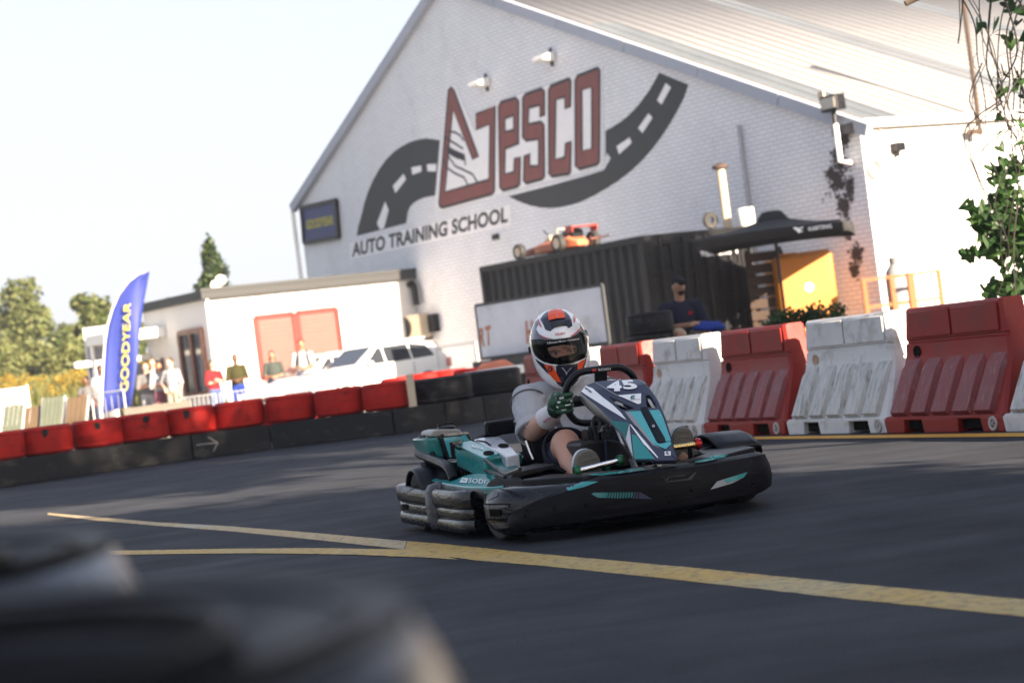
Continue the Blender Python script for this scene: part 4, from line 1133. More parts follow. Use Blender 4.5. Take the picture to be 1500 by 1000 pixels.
def drape_text(name, body, q, bvh, mat, parent, off=.004, bold=.03, space=1.0):
    v, f, r = text2d(body, bold, space)
    return drape(name, None, bvh, mat, parent, off, tess=subdiv([bil(q, a, b) for a, b in v], f, 4.0))
Z3 = lambda pts: [(820+x/6.25, 540+y/6.25) for x, y in pts]        # readings off enlarged crops
Z5 = lambda pts: [(560+x/5, 600+y/5) for x, y in pts]
Z37 = lambda pts: [(800+x/3.703, 520+y/3.703) for x, y in pts]
Z625 = lambda pts: [(970+x/6.25, 600+y/6.25) for x, y in pts]
Z526 = lambda pts: [(690+x/5.265, 600+y/5.265) for x, y in pts]

# ---- chassis and floor
g = G()
for x in (-.30,.30): g.tube([(x*1.15,.80,.10),(x*1.1,.45,.075),(x,.1,.07),(x*.95,-.5,.07),(x*.7,-.82,.075)], .016, 8)
g.tube([(-.24,-.80,.075),(.24,-.80,.075)], .016, 8); g.tube([(-.33,.42,.075),(.33,.42,.075)], .016, 8); g.tube([(-.3,-.42,.07),(.3,-.42,.07)], .016, 8)
g.obj('chassis', M['dark_metal'], kart)
g = G(); g.box((-.29,-.80,.052),(.29,.0,.056)); g.obj('floor_tray', M['black_plastic'], kart, 0)
# ---- wheels
def wheel(name, x, y, r, w, steer):
    R3 = Matrix.Rotation(steer, 3, 'Z'); ax_ = R3 @ Vector((1 if x > 0 else -1,0,0))
    c = Vector((x,y,r+.002))
    g = G(); g.lathe([(r*.5,-w*.42),(r*.72,-w*.5),(r*.93,-w*.47),(r,-w*.36),(r*1.003,-.0),(r,w*.36),(r*.93,w*.47),(r*.72,w*.5),(r*.5,w*.42),(r*.46,0),(r*.5,-w*.42)], c, ax_, 36)
    t = g.obj(name, M['rubber'], kart, 40)
    g = G(); g.lathe([(0,w*.28),(r*.2,w*.3),(r*.24,w*.18),(r*.4,w*.16),(r*.5,w*.40),(r*.53,w*.40),(r*.48,0),(r*.5,-w*.4),(r*.45,-w*.35),(r*.42,0),(0,0)], c, ax_, 24)
    g.obj('rim', M['dark_metal'], t, 40)
    return t
wheel('front_wheel', -.515, -.40, .130, .12, .16); wheel('front_wheel', .535, -.36, .132, .13, .10)
wheel('rear_wheel', -.545, .62, .142, .20, 0); wheel('rear_wheel', .545, .62, .142, .20, 0)
g = G(); g.tube([(-.55,.62,.144),(.55,.62,.144)], .02, 10); g.obj('rear_axle', M['steel'], kart)
g = G()
for s in (-1,1): g.tube([(s*.28,-.36,.10),(s*.47,-.36,.134)], .018, 8); g.tube([(s*.05,-.30,.14),(s*.44,-.30,.13)], .008, 6)
g.obj('steering_links', M['dark_metal'], kart)

# ---- bumpers, lofted round the kart: three bulges high
def bulge_prof(z0, z1, depth, kind_):
    """(offset outwards, z) going round the section"""
    H = z1 - z0; o = []
    if kind_ == 'three':
        for fa, fb, am in ((0,.31,.014),(.31,.57,.008),(.57,1,.020)):
            a, b = z0 + H*fa, z0 + H*fb
            for t in (.0,.03,.10,.25,.5,.75,.90,.97):
                o.append((-.012 + am*(max(0, 1-abs(2*t-1)**4.5))**.7, a + (b-a)*t))
        o.append((-.012, z1))
    else:
        for t in np.linspace(0,1,17):
            o.append((-.03 + .045*(max(0, 1-abs(2*t-1)**3.2)), z0 + H*t))
    o += [(-depth*.6, z1+.004), (-depth, z1-.02), (-depth, z0+.02), (-depth*.6, z0-.002)]
    return o
def rail_loft(path, prof_fn, smooth=60):
    """path: (x, y, z0, z1) points; section is set square to the path, outwards to its right-hand side"""
    loops = []
    n = len(path)
    for i, p in enumerate(path):
        a, b = Vector(path[max(0,i-1)][:2]), Vector(path[min(n-1,i+1)][:2])
        t = (b-a).normalized(); out = Vector((-t.y, t.x))
        loops.append([(p[0]+out.x*o, p[1]+out.y*o, z) for o, z in prof_fn(i/(n-1), p[2], p[3])])
    g = G(); g.loft(loops); return g
def arc(cx, cy, r, a0, a1, z0, z1, n=7):
    return [(cx + r*cos(radians(a0+(a1-a0)*k/(n-1))), cy + r*sin(radians(a0+(a1-a0)*k/(n-1))), z0, z1) for k in range(n)]
def smooth_path(pts, n):
    P = [Vector(p) for p in pts]; out = []
    m = len(P)
    for i in range(m-1):
        p0, p1, p2, p3 = P[max(0,i-1)], P[i], P[i+1], P[min(m-1,i+2)]
        for k in range(n):
            t = k/n; out.append(tuple(.5*((2*p1) + (p2-p0)*t + (2*p0-5*p1+4*p2-p3)*t*t + (3*p1-p0-3*p2+p3)*t**3)))
    out.append(tuple(P[-1])); return out
# rear bumper: right flank corner, across the back, left flank corner  (outwards must be on the path's left: run clockwise seen from above reversed)
RB = [(-.655,.36,.035,.205),(-.665,.55,.035,.21),(-.67,.78,.035,.215),(-.665,.90,.035,.22),(-.62,.965,.035,.22),(-.5,.99,.035,.22),(0,1.0,.035,.22),(.5,.99,.035,.22),(.62,.965,.035,.22),(.665,.90,.035,.22),(.67,.78,.035,.215),(.665,.55,.035,.21),(.655,.36,.035,.205)]
rb = rail_loft(smooth_path(list(reversed(RB)), 5), lambda t, a, b: [(-o, z) for o, z in bulge_prof(a, b, .11, 'three')])
# (path direction makes the profile face outwards)
def orient(path, prof):
    return rail_loft(path, prof)
def outward_sign(path):
    a, b = Vector(path[0][:2]), Vector(path[1][:2]); t = (b-a).normalized(); out = Vector((-t.y,t.x)); mid = (a+b)/2
    return 1 if out.dot(mid) > 0 else -1
def bumper(name, pts, kind_, depth, n=5, mat='scuffed_plastic'):
    path = smooth_path(pts, n); s = outward_sign(path)
    g = rail_loft(path, lambda t, a, b: [(s*o, z) for o, z in bulge_prof(a, b, depth, kind_)])
    return g.obj(name, M[mat], kart, 60)
rear_b = bumper('rear_bumper', RB, 'three', .11)
# side pods between the wheels
pods = []
for s in (-1, 1):
    pts = [(s*.655,.29,.03,.215),(s*.665,.2,.03,.215),(s*.665,.0,.03,.215),(s*.655,-.14,.03,.215),(s*.62,-.22,.035,.21)]
    pods.append(bumper('side_pod', pts, 'three', .22))
    # upright scuffed joint between pod and rear bumper
    g = G(); L = []
    for z, w, o in ((.02,.03,-.03),(.03,.048,.012),(.07,.056,.024),(.14,.058,.026),(.20,.056,.022),(.228,.045,.006),(.236,.03,-.03)):
        L.append([(s*(.655+o*cos(a) if False else .655 + o - .05*(1-cos(a))*.6) , .325 + w*sin(a), z) for a in np.linspace(-pi/2,pi/2,9)] + [(s*.57,.325+w*.9,z),(s*.57,.325-w*.9,z)])
    g.loft(L); g.obj('corner_block', M['worn_corner'], kart, 60)
# front bumper
FB = [(-.60,-.40,.05,.215),(-.625,-.48,.045,.222),(-.63,-.56,.04,.225),(-.60,-.66,.038,.226),(-.50,-.745,.038,.222),(-.30,-.835,.038,.218),(0,-.885,.04,.216),(.28,-.835,.045,.215),(.45,-.75,.05,.212),(.535,-.66,.055,.205),(.565,-.56,.055,.20),(.56,-.48,.055,.20),(.54,-.40,.055,.195)]
front_b = bumper('front_bumper', FB, 'one', .16)
# shield: the raised apron over the front bumper
def shield_sec(u):
    """u from -1 (driver's right) to 1"""
    path = smooth_path(FB, 8); n = len(path)-1
    i = (u*.93+1)/2*n; k = int(min(n-1, i)); t = i-k
    a, b = Vector(path[k]), Vector(path[k+1]); p = a.lerp(b, t); tn = Vector((b-a)[:2]).normalized(); out = Vector((-tn.y,tn.x))
    if out.dot(Vector(p[:2])) < 0: out = -out
    return p, out
L = []
for u in np.linspace(-.545,.90,41):
    p, out = shield_sec(u)
    top = .118 + .117*min(1, max(0, (u+.545)/.40)) if u < -.16 else .235 - .012*max(0,u) - .055*max(0,(u-.45)/.45)**1.5
    bot = .058 if u < .3 else .058 + .03*(u-.3)/.6
    if u < -.50: bot += .012*((-.50-u)/.045)
    endf = min(1, (u+.545)/.05, (.90-u)/.06); endf = sqrt(max(0.02,endf))
    mid = (top+bot)/2; hh = (top-bot)/2*(.55+.45*endf)
    sec_ = []
    for z, o in ((-1,.012),(-.86,.032),(-.3,.040),(.35,.034),(.86,.022),(1,.0),(1.0,-.03),(-1,-.03)):
        oo = (.0 if o == -.03 else o) if True else o
        sec_.append((p.x+out.x*(o*endf if o > 0 else o), p.y+out.y*(o*endf if o > 0 else o), mid + z*hh))
    L.append(sec_)
g = G(); g.loft(L); shield = g.obj('front_shield', M['shield_plastic'], kart, 45)
bv = bvh_of(shield, front_b)
# marks on the shield: teal and navy slashes, recess lines, bolts
drape('teal_slash', [Z37([(245,752),(262,745),(510,742),(545,768),(390,775),(280,772)])], bv, M['teal_deep'], kart, .002)
for k in range(12):
    x = 330 + k*15; drape('grille_bar', [Z37([(x,778),(x+5,778),(x+12,742),(x+7,742)])], bv, M['black_plastic'], kart, .0035, 6)
drape('navy_slash', [Z37([(470,742),(510,742),(575,780),(470,778)])], bv, M['navy'], kart, .003)
drape('green_slash', [Z625([(440,730),(500,655),(775,570),(740,620),(640,672)])], bv, M['decal_grey'], kart, .002)
drape('green_slash', [Z625([(590,668),(560,640),(775,570),(740,622)])], bv, M['teal'], kart, .0035)
for poly in ([(5,610),(40,655),(230,632),(300,570),(310,575),(262,640),(40,664),(0,615)], [(30,640),(60,612),(205,598),(215,604),(65,620),(38,645)]):
    drape('recess_line', [Z625(poly)], bv, M['dark_metal'], kart, .003)
for (px, py) in ((772,748),(812,744),(858,740),(1012,718),(1103,710),(980,735),(770,756)):
    drape('bolt', [[(px+2.6*cos(a*pi/4), py+2.6*sin(a*pi/4)) for a in range(8)]], bv, M['recess'], kart, .003, 5)
drape('bolt', [[(1102.5+1.3*cos(a*pi/4), 711+1.3*sin(a*pi/4)) for a in range(8)]], bv, M['chrome'], kart, .004, 5)
# end block openings and scuffs
bvb = bvh_of(front_b)
drape('end_slot', [Z526([(145,768),(228,768),(230,822),(150,820)])], bvb, M['recess'], kart, .003)
drape('end_band', [Z526([(105,735),(292,732),(292,750),(105,755)])], bvb, M['worn_corner'], kart, .006)
drape('end_groove', [Z526([(110,836),(310,845),(312,858),(112,850)])], bvb, M['recess'], kart, .002)
drape('end_groove', [Z526([(100,722),(300,722),(310,732),(100,733)])], bvb, M['recess'], kart, .002)
drape('scuff', [Z526([(118,660),(160,625),(215,640),(205,665),(150,690),(125,700)])], bvb, M['worn_corner'], kart, .002)
drape('scuff', [Z526([(150,870),(300,865),(310,905),(190,915)])], bvb, M['worn_corner'], kart, .002)
bvr = bvh_of(rear_b)
drape('side_slot', [Z5([(148,690),(188,688),(190,728),(152,728)])], bvr, M['recess'], kart, .003)
drape('scuff', [Z5([(98,560),(180,555),(235,575),(180,605),(110,610)])], bvr, M['worn_corner'], kart, .002)

# ---- fenders over the front wheels, teal side decks
def shell_poly(name, px_poly, z, mat, vec, bevel=.006, z_of=None):
    P = [kz_(x, y, z_of(x, y) if z_of else z) for x, y in px_poly]
    g = G(); g.prism(P, vec); return g.obj(name, M[mat], kart, 30, bevel)
# right deck with the word mark: slopes down and outwards
def deckz(px, py): return .272 - .0
deck_px = Z5([(345,512),(372,488),(430,508),(520,515),(600,482),(680,462),(800,470),(900,492),(884,558),(740,566),(600,560),(480,545),(400,528)])
P = [kpl(x, y, (-.50,.1,.262), (-.30,-.02,1)) for x, y in deck_px]
g = G(); g.prism(P, (0.0,0,-.03)); deck = g.obj('side_deck', M['teal'], kart, 30, .004)
bvd = bvh_of(deck)
drape_text('lettering', 'SODI', [(686.0,707.2),(710.5,709.2),(712,702.9),(688,700.6)], bvd, M['decal_white'], kart, .003, .012, 1.1)
drape('logo_mark', [Z5([(566,534),(588,500),(632,504),(618,538)]), Z5([(586,524),(595,511),(616,513),(608,527)])], bvd, M['decal_white'], kart, .003)
drape('logo_mark', [Z5([(590,522),(608,512),(613,515),(596,525)])], bvd, M['decal_white'], kart, .003)
edge = [kpl(x, y, (-.50,.1,.250), (-.30,-.02,1)) for x, y in Z5([(335,520),(350,498),(370,545),(440,575),(560,588),(700,590),(880,580)])]
g = G(); e2 = [kpl(x, y, (-.50,.1,.252), (-.30,-.02,1)) for x, y in Z5([(345,512),(400,530),(480,548),(600,563),(740,569),(885,561)])]
L = [[p + Vector((-.012,0,.004)), p + Vector((-.022,0,-.012)), p + Vector((-.018,0,-.042)), p + Vector((.02,0,-.045)), p + Vector((.02,0,-.005))] for p in e2]
g.loft(L); g.obj('deck_edge', M['black_plastic'], kart, 50)
# front wheel fender, driver's right
fx0, fx1 = -.62, -.44
def fender(s):
    L = []
    prof = [(-.135,.205),(-.150,.235),(-.175,.272),(-.225,.296),(-.31,.300),(-.375,.288),(-.43,.262),(-.475,.238)]
    for x, dz in ((.625,-.012),(.60,.0),(.50,.004),(.43,.0)):
        L.append([(s*x,y,z+dz) for y, z in prof])
    g = G(); g.loft(L, False, False)
    o = g.obj('front_fender', M['black_plastic'], kart, 40); sd = o.modifiers.new('t','SOLIDIFY'); sd.thickness = .012; sd.offset = 1
    g = G(); g.loft([[(s*.632,y,z-.014) for y, z in prof],[(s*.632,y+.012,z-.040) for y, z in prof],[(s*.62,y+.012,z-.040) for y, z in prof],[(s*.62,y,z-.014) for y, z in prof]], False, False); g.obj('fender_lip', M['black_plastic'], o, 40)
fender(1)
_o = [(741,716),(743,704),(752,693),(775,687),(800,682),(812,679),(822,684),(831,690)]; _i = [(827,694),(818,690),(808,687),(795,691),(772,696),(757,700),(752,706),(750,717)]
P = [ky_(x, y, -.43) for x, y in _o + _i]
g = G(); g.prism(P, (0,.24,0)); g.obj('front_fender', M['black_plastic'], kart, 30, .004)
P = [ky_(x, y, -.20) for x, y in [(743,716),(750,700),(800,686),(826,694),(826,712)]]; g = G(); g.prism(P, (0,.01,0)); g.obj('fender_back', M['black_plastic'], kart, 0)
# inner deck beside the pedals with teal fields
for s in (-1,1):
    g = G(); y0_, xo_ = (-.55,.49) if s < 0 else (-.42,.56)
    g.loft([[(s*.36,y0_,.205),(s*xo_,y0_,.20),(s*xo_,y0_,.25),(s*.36,y0_,.255)],[(s*.30,-.64,.205),(s*(xo_-.03),-.63,.20),(s*(xo_-.03),-.63,.248),(s*.30,-.64,.25)],[(s*.12,-.80,.205),(s*.30,-.79,.20),(s*.30,-.79,.242),(s*.12,-.80,.245)]])
    g.obj('front_deck', M['black_plastic'], kart, 40, .006)
g = G(); g.loft([[(-.14,-.86,.19),(.14,-.86,.19),(.14,-.86,.235),(-.14,-.86,.235)],[(-.16,-.72,.19),(.16,-.72,.19),(.16,-.72,.243),(-.16,-.72,.243)]]); g.obj('front_deck', M['black_plastic'], kart, 40, .004)
decks = [o for o in bpy.data.objects if o.name.startswith('front_deck')]
bvf = bvh_of(*decks, shield)
drape('teal_field', [Z37([(85,692),(285,686),(205,715),(120,735)])], bvf, M['teal'], kart, .003)
drape('teal_field', [Z37([(230,650),(520,612),(540,625),(430,640),(330,652)])], bvf, M['teal'], kart, .003)
drape('teal_field', [Z625([(300,470),(470,425),(600,408),(560,440),(430,470),(300,492)])], bvf, M['teal'], kart, .003)
# left side: fender hump, black hook, teal side panel, grey bumper end
g = G(); P = [ky_(x, y, -.38) for x, y in Z625([(330,420),(345,370),(420,335),(540,295),(640,315),(645,330),(580,330),(570,370),(520,380),(480,400)])]
g.prism(P, (0,.10,0)); g.obj('fender_fin', M['black_plastic'], kart, 30, .004)
g = G(); P = [ky_(x, y, -.50) for x, y in Z625([(560,468),(680,395),(740,375),(778,392),(782,490),(650,490)])]
g.prism(P, (0,.18,0)); fo = g.obj('side_fin', M['black_plastic'], kart, 30, .006)
drape('teal_field', [Z625([(650,480),(700,455),(776,445),(784,485),(700,490)])], bvh_of(fo), M['teal'], kart, .003)
g = G(); P = [ky_(x, y, -.30) for x, y in Z625([(785,420),(860,408),(912,430),(932,470),(930,525),(790,500)])]
g.prism(P, (0,.25,0)); g.obj('pod_end', M['scuffed_plastic'], kart, 40, .02, 3)

# ---- engine covers on the driver's right
def block(name, top_px, plane, vec, mat, bevel=.006):
    P = [kpl(x, y, *plane) for x, y in top_px]; g = G(); g.prism(P, vec); return g.obj(name, M[mat], kart, 30, bevel)
# rear box: front face plane y=.52
g = G(); P = [ky_(x, y, .52) for x, y in Z5([(430,190),(620,172),(648,225),(690,345),(470,362)])]; g.prism(P, (0,.30,0)); box_r = g.obj('rear_cover', M['black_plastic'], kart, 30, .012, 3)
bvx = bvh_of(box_r)
drape('teal_panel', [Z5([(445,198),(608,180),(636,224),(510,246),(500,262),(515,345),(492,350)])], bvx, M['teal_light'], kart, .003)
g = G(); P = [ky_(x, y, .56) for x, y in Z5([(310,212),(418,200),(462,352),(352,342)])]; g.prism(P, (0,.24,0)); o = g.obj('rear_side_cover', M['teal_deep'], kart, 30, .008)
g = G(); P = [ky_(x, y, .545) for x, y in Z5([(412,192),(440,188),(495,360),(462,362)])]; g.prism(P, (0,.1,0)); g.obj('cover_edge', M['black_plastic'], kart, 30, .006)
g = G(); P = [ky_(x, y, .58) for x, y in Z5([(360,168),(375,152),(420,142),(560,140),(582,155),(586,180),(432,198),(362,198)])]; g.prism(P, (0,.2,0)); g.obj('fuel_tank', M['grey_panel'], kart, 35, .02, 3)
c = ky_(*Z5([(468,146)])[0], .66); g = G(); g.lathe([(0,.022),(.03,.022),(.045,.012),(.045,0),(0,0)], c, (0,0,1), 14); g.tube([c+Vector((0,0,.02)), c+Vector((0,0,.04))], .006, 6); g.bar(c+Vector((-.04,0,.026)), c+Vector((.04,0,.026)), .012); g.obj('tank_cap', M['dark_metal'], kart)
# middle cover
top_pl = ((-.42,.35,.385),(0,-.16,1))
o = block('engine_cover', Z5([(528,256),(560,240),(650,222),(760,262),(872,314),(800,336),(745,356)]), top_pl, (0,.0,-.10), 'teal')
bve = bvh_of(o)
drape('cover_hole', [[(560+(780+42*cos(a*pi/8))/5, 600+(318+17*sin(a*pi/8))/5) for a in range(16)]], bve, M['recess'], kart, .002)
drape_text('lettering', 'RENTAL', [(690.5,655.0),(708,659.5),(709.5,656.6),(692,652.2)], bve, M['decal_white'], kart, .003, .02)
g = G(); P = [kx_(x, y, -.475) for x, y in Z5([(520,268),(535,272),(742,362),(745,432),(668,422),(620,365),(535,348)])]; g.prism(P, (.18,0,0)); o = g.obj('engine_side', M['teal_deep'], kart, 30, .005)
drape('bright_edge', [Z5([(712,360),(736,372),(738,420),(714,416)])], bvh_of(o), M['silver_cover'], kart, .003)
for seg in ([(505,250),(640,226)],[(508,252),(522,345)],[(520,262),(745,362)],[(745,362),(875,318)],[(745,362),(748,435)],[(440,190),(620,174),(648,224)],[(668,424),(748,436)]):
    P = [kpl(x, y, (-.485,.35,.38), (1,-.35,0)) for x, y in Z5(seg)]; g = G(); g.tube(P, .009, 6); g.obj('cover_trim', M['black_plastic'], kart)
# front wedge with white flash
wp = ((-.40,.10,.30),(-.10,-.30,1))
o = block('front_wedge', Z5([(756,366),(872,326),(1008,430),(985,452),(905,474)]), wp, (0,0,-.09), 'teal')
bvw = bvh_of(o)
drape('white_flash', [Z5([(852,334),(880,330),(1006,428),(985,440),(945,440)])], bvw, M['decal_white'], kart, .003)
for k in range(4):
    x = 950 + k*16; drape('flash_gap', [Z5([(x,441),(x+4,441),(x+26,405),(x+22,403)])], bvw, M['teal'], kart, .0045)
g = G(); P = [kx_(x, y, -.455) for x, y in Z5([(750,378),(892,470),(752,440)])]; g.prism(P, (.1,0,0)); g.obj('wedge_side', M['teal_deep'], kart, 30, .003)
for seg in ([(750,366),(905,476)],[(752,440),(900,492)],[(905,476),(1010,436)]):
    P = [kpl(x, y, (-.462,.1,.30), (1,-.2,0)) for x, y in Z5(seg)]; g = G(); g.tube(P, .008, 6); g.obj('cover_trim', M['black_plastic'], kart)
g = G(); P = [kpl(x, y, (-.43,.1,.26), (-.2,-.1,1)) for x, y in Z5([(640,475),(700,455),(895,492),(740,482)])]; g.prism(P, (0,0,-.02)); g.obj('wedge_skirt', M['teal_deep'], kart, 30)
# silver cover behind
o = block('silver_cover', Z5([(668,216),(720,204),(858,194),(935,255),(1002,328),(905,345),(860,310),(760,262)]), ((-.22,.40,.385),(.05,-.14,1)), (0,0,-.08), 'silver_cover')
drape('cover_hole', [[(560+(888+40*cos(a*pi/8))/5, 600+(264+16*sin(a*pi/8))/5) for a in range(16)]], bvh_of(o), M['recess'], kart, .002)
drape('cover_seam', [Z5([(690,222),(760,232),(800,262),(790,266),(752,240),(690,228)])], bvh_of(o), M['recess'], kart, .002)
# engine under the covers: block, fins, exhaust, hoses
g = G(); g.box((-.44,.22,.10),(-.18,.66,.30)); eng = g.obj('engine', M['dark_metal'], kart, 0, .02)
for k in range(7):
    g = G(); g.box((-.46,.26+k*.05,.14),(-.16,.275+k*.05,.29)); g.obj('cooling_fin', M['dark_metal'], eng, 0)
g = G(); g.tube([(-.40,.55,.24),(-.5,.6,.25),(-.5,.8,.26),(-.3,.86,.26)], .035, 10); g.obj('exhaust', M['dark_metal'], kart)
c = kx_(657,700,-.47); g = G(); g.lathe([(0,0),(.03,0),(.03,.05),(0,.05)], c, (-1,-.3,0), 14); g.obj('red_knob', M['red_anodised'], kart, 40)
g = G(); g.tube([kx_(672,684,-.46), kx_(668,700,-.46)], .026, 10); g.obj('filter_can', M['black_plastic'], kart)
g = G(); g.tube([kx_(680,692,-.44), kx_(690,688,-.42), kx_(700,693,-.40)], .008, 6); g.obj('hose', M['red_anodised'], kart)
# guard hoop and rail
hp = [kx_(*q, -.56) for q in Z5([(372,350),(345,270),(300,222),(288,208),(276,220),(272,250),(275,300)])]
g = G(); g.tube(smooth_path(hp,4), .016, 10); g.obj('guard_hoop', M['black_plastic'], kart)
rp = [kx_(*q, -.57) for q in Z5([(262,312),(300,335),(400,375),(470,410),(500,450),(520,505)])]
g = G(); g.tube(smooth_path(rp,4), .022, 10); g.obj('guard_rail', M['black_plastic'], kart)
# rear wheel mudguard
L = []
for x in (-.66,-.64,-.46,-.44):
    rr = .162 if x in (-.64,-.46) else .15
    L.append([(x,.62+rr*cos(a),.142+rr*sin(a)) for a in np.linspace(radians(25),radians(165),14)])
g = G(); g.loft(L, False, False); o = g.obj('mudguard', M['black_plastic'], kart, 50); o.modifiers.new('t','SOLIDIFY').thickness = .01
o = dup(o) if False else o
# left flank deck, mirrored fuel side
g = G(); g.loft([[(.40,.62,.24),(.63,.62,.23),(.63,.62,.26),(.40,.62,.28)],[(.36,.2,.24),(.64,.2,.23),(.64,.2,.265),(.36,.2,.30)],[(.42,-.2,.22),(.62,-.2,.22),(.62,-.2,.255),(.42,-.2,.27)]]); g.obj('side_deck', M['teal'], kart, 40, .006)
# ---- seat
L = []
for (y, z, hw, wrap) in ((-.06,.10,.17,.06),(.06,.075,.185,.10),(.18,.085,.195,.13),(.27,.14,.20,.15),(.32,.24,.205,.15),(.355,.36,.205,.13),(.385,.46,.195,.09),(.40,.50,.17,.05)):
    sec_ = []
    for a in np.linspace(-1,1,13):
        e = abs(a)**3
        sec_.append((a*hw, y - wrap*e*.95*(1 if z > .13 else .15), z + wrap*e*(1.0 if z < .16 else .25)))
    L.append(sec_)
g = G(); g.loft(L, False, False); o = g.obj('seat', M['black_plastic'], kart, 60); sd = o.modifiers.new('t','SOLIDIFY'); sd.thickness = .014
P = [ky_(x, y, .05) for x, y in ((762,612),(782,625),(798,640),(800,678),(782,688),(776,655))]
g = G(); g.prism(P, (.0,.14,0)); g.obj('seat_wing', M['black_plastic'], kart, 30, .02, 3)
g = G(); g.tube([ky_(770,645,.06), ky_(776,662,.05), ky_(781,673,.03)], .007, 6); g.obj('seat_stay', M['steel'], kart)
g = G(); g.tube([(-.60,.62,.30),(-.2,.60,.42),(.3,.62,.42)], .02, 8); g.tube([(-.5,.60,.24),(.3,.6,.30)], .015, 8); g.obj('rear_bar', M['black_plastic'], kart)
g = G(); g.box((-.30,.52,.40),(.34,.56,.47)); g.box((-.30,.50,.26),(.34,.55,.31)); g.obj('rear_shelf', M['black_plastic'], kart, 0, .01)

# ---- nose panel
def nose_y(x, z):
    if z > .57: y = -.40 - (.62-z)*2.6
    else: y = -.53 - (.57-z)*1.12
    dx = abs(x-.04)
    y += 1.9*max(0, dx-.085)**1.3 if x > .04 else 1.25*max(0, dx-.06)
    return y
def nose(px, py, off=0.0):
    d = kray(px, py); lo, hi = 7.4, 9.3
    f_ = lambda t: (KCAM + d*t).y - nose_y((KCAM+d*t).x, (KCAM+d*t).z)
    for _ in range(44):
        m_ = (lo+hi)/2
        if f_(m_) > 0: hi = m_
        else: lo = m_
    return KCAM + d*((lo+hi)/2)
sil = [(240,155),(330,118),(480,103),(690,95),(745,103),(780,120),(830,190),(875,250),(910,310),(960,430),(1010,590),(1050,730),(1080,815),(1068,832),(880,835),(680,832),(640,735),(605,640),(540,570),(460,500),(462,470),(340,345),(200,232),(188,214)]
vent_l = [(448,248),(475,262),(690,352),(682,366),(600,376),(560,368),(500,310)]
vent_r = [(790,232),(812,226),(840,250),(895,345),(890,360),(800,352)]
v, f = flat_tess([Z3(sil), Z3(vent_l), Z3(vent_r)], 5)
g = G(); g.add([nose(*p) for p in v], f)
npan = g.obj('nose_panel', M['navy'], kart, 25)
bvn = bvh_of(npan)
sd = npan.modifiers.new('t','SOLIDIFY'); sd.thickness = .022; sd.offset = 1
if sum(p.normal.y*p.area for p in npan.data.polygons) < 0: sd.offset = -1
def npd(name, poly, mat, off, *holes): return drape(name, [Z3(poly)] + [Z3(h) for h in holes], bvn, M[mat], npan, off)
for vv in (vent_l, vent_r):
    P = [nose(*p) + Vector((0,.06,-.01)) for p in Z3(vv)]; g = G(); g.add(P, [tuple(range(len(P)))]); g.obj('vent_mesh', M['recess'], npan, 0)
npd('white_stripe', [(240,158),(198,210),(305,280),(440,365),(614,470),(560,400),(480,325),(400,265),(300,180)], 'decal_white', .002)
npd('white_stripe', [(642,508),(655,510),(900,812),(893,818),(770,690)], 'decal_white', .002)
npd('white_shield', [(530,244),(744,228),(742,318),(715,326)], 'decal_white', .002)
npd('number_field', [(340,130),(470,108),(680,98),(760,190),(765,225),(525,240),(450,200)], 'navy', .0012)
npd('teal_field', [(636,392),(740,388),(890,680),(910,688),(1012,668),(1020,690),(968,738),(860,690)], 'teal_light', .002)
npd('teal_field', [(812,382),(910,378),(945,450),(1018,660),(975,672),(905,540)], 'teal_light', .0024)
npd('grey_field', [(596,392),(636,392),(860,690),(930,735),(850,700),(660,480)], 'decal_grey', .0018)
npd('teal_side', [(463,476),(632,494),(604,636),(468,512)], 'teal_deep', .002)
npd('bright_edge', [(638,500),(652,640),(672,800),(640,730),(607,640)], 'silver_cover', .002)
npd('teal_side', [(660,600),(700,610),(870,826),(684,826)], 'teal', .002)
npd('centre_spine', [(735,360),(795,352),(960,640),(966,672),(940,682),(892,668),(850,580)], 'black_plastic', .005)
npd('spine_bolt', [(855+14*cos(a*pi/5), 535+14*sin(a*pi/5)) for a in range(10)], 'steel', .008)
npd('logo_plate', [(958,758),(1014,757),(1015,795),(960,797)], 'decal_white', .002)
for p in ([(968,772),(985,762),(992,766),(980,776),(1004,778),(990,792),(982,788),(992,782),(970,782)],): npd('logo_mark', p, 'decal_black', .004)
npd('crease_line', [(640,498),(648,496),(1075,826),(1068,832)], 'black_plastic', .0005)
npd('panel_line', [(325,128),(332,125),(530,243),(526,250)], 'decal_grey', .0022)
q = Z3([(432,205),(718,193),(690,106),(455,122)])
# digits stand separately, the 4 lower than the 5 as on the slanting plate
drape_text('digit', '4', Z3([(428,206),(570,212),(556,116),(450,126)]), bvn, M['decal_white'], npan, .005, .045)
drape_text('digit', '5', Z3([(588,196),(722,190),(672,108),(552,116)]), bvn, M['decal_white'], npan, .005, .045)
drape_text('lettering', 'KARTING', Z3([(455,113),(560,108),(556,98),(460,103)]), bvn, M['decal_white'], npan, .004, .03)
drape_text('lettering', 'NEWKART', Z3([(228,185),(292,228),(300,214),(238,172)]), bvn, M['decal_black'], npan, .004, .05)
npd('logo_mark', [(645,270),(655,250),(690,246),(680,262),(660,262),(664,272),(690,270),(680,280),(650,280)], 'teal_deep', .004)
drape_text('lettering', 'sodikart', Z3([(648,292),(735,287),(735,279),(648,284)]), bvn, M['decal_black'], npan, .004, .01)
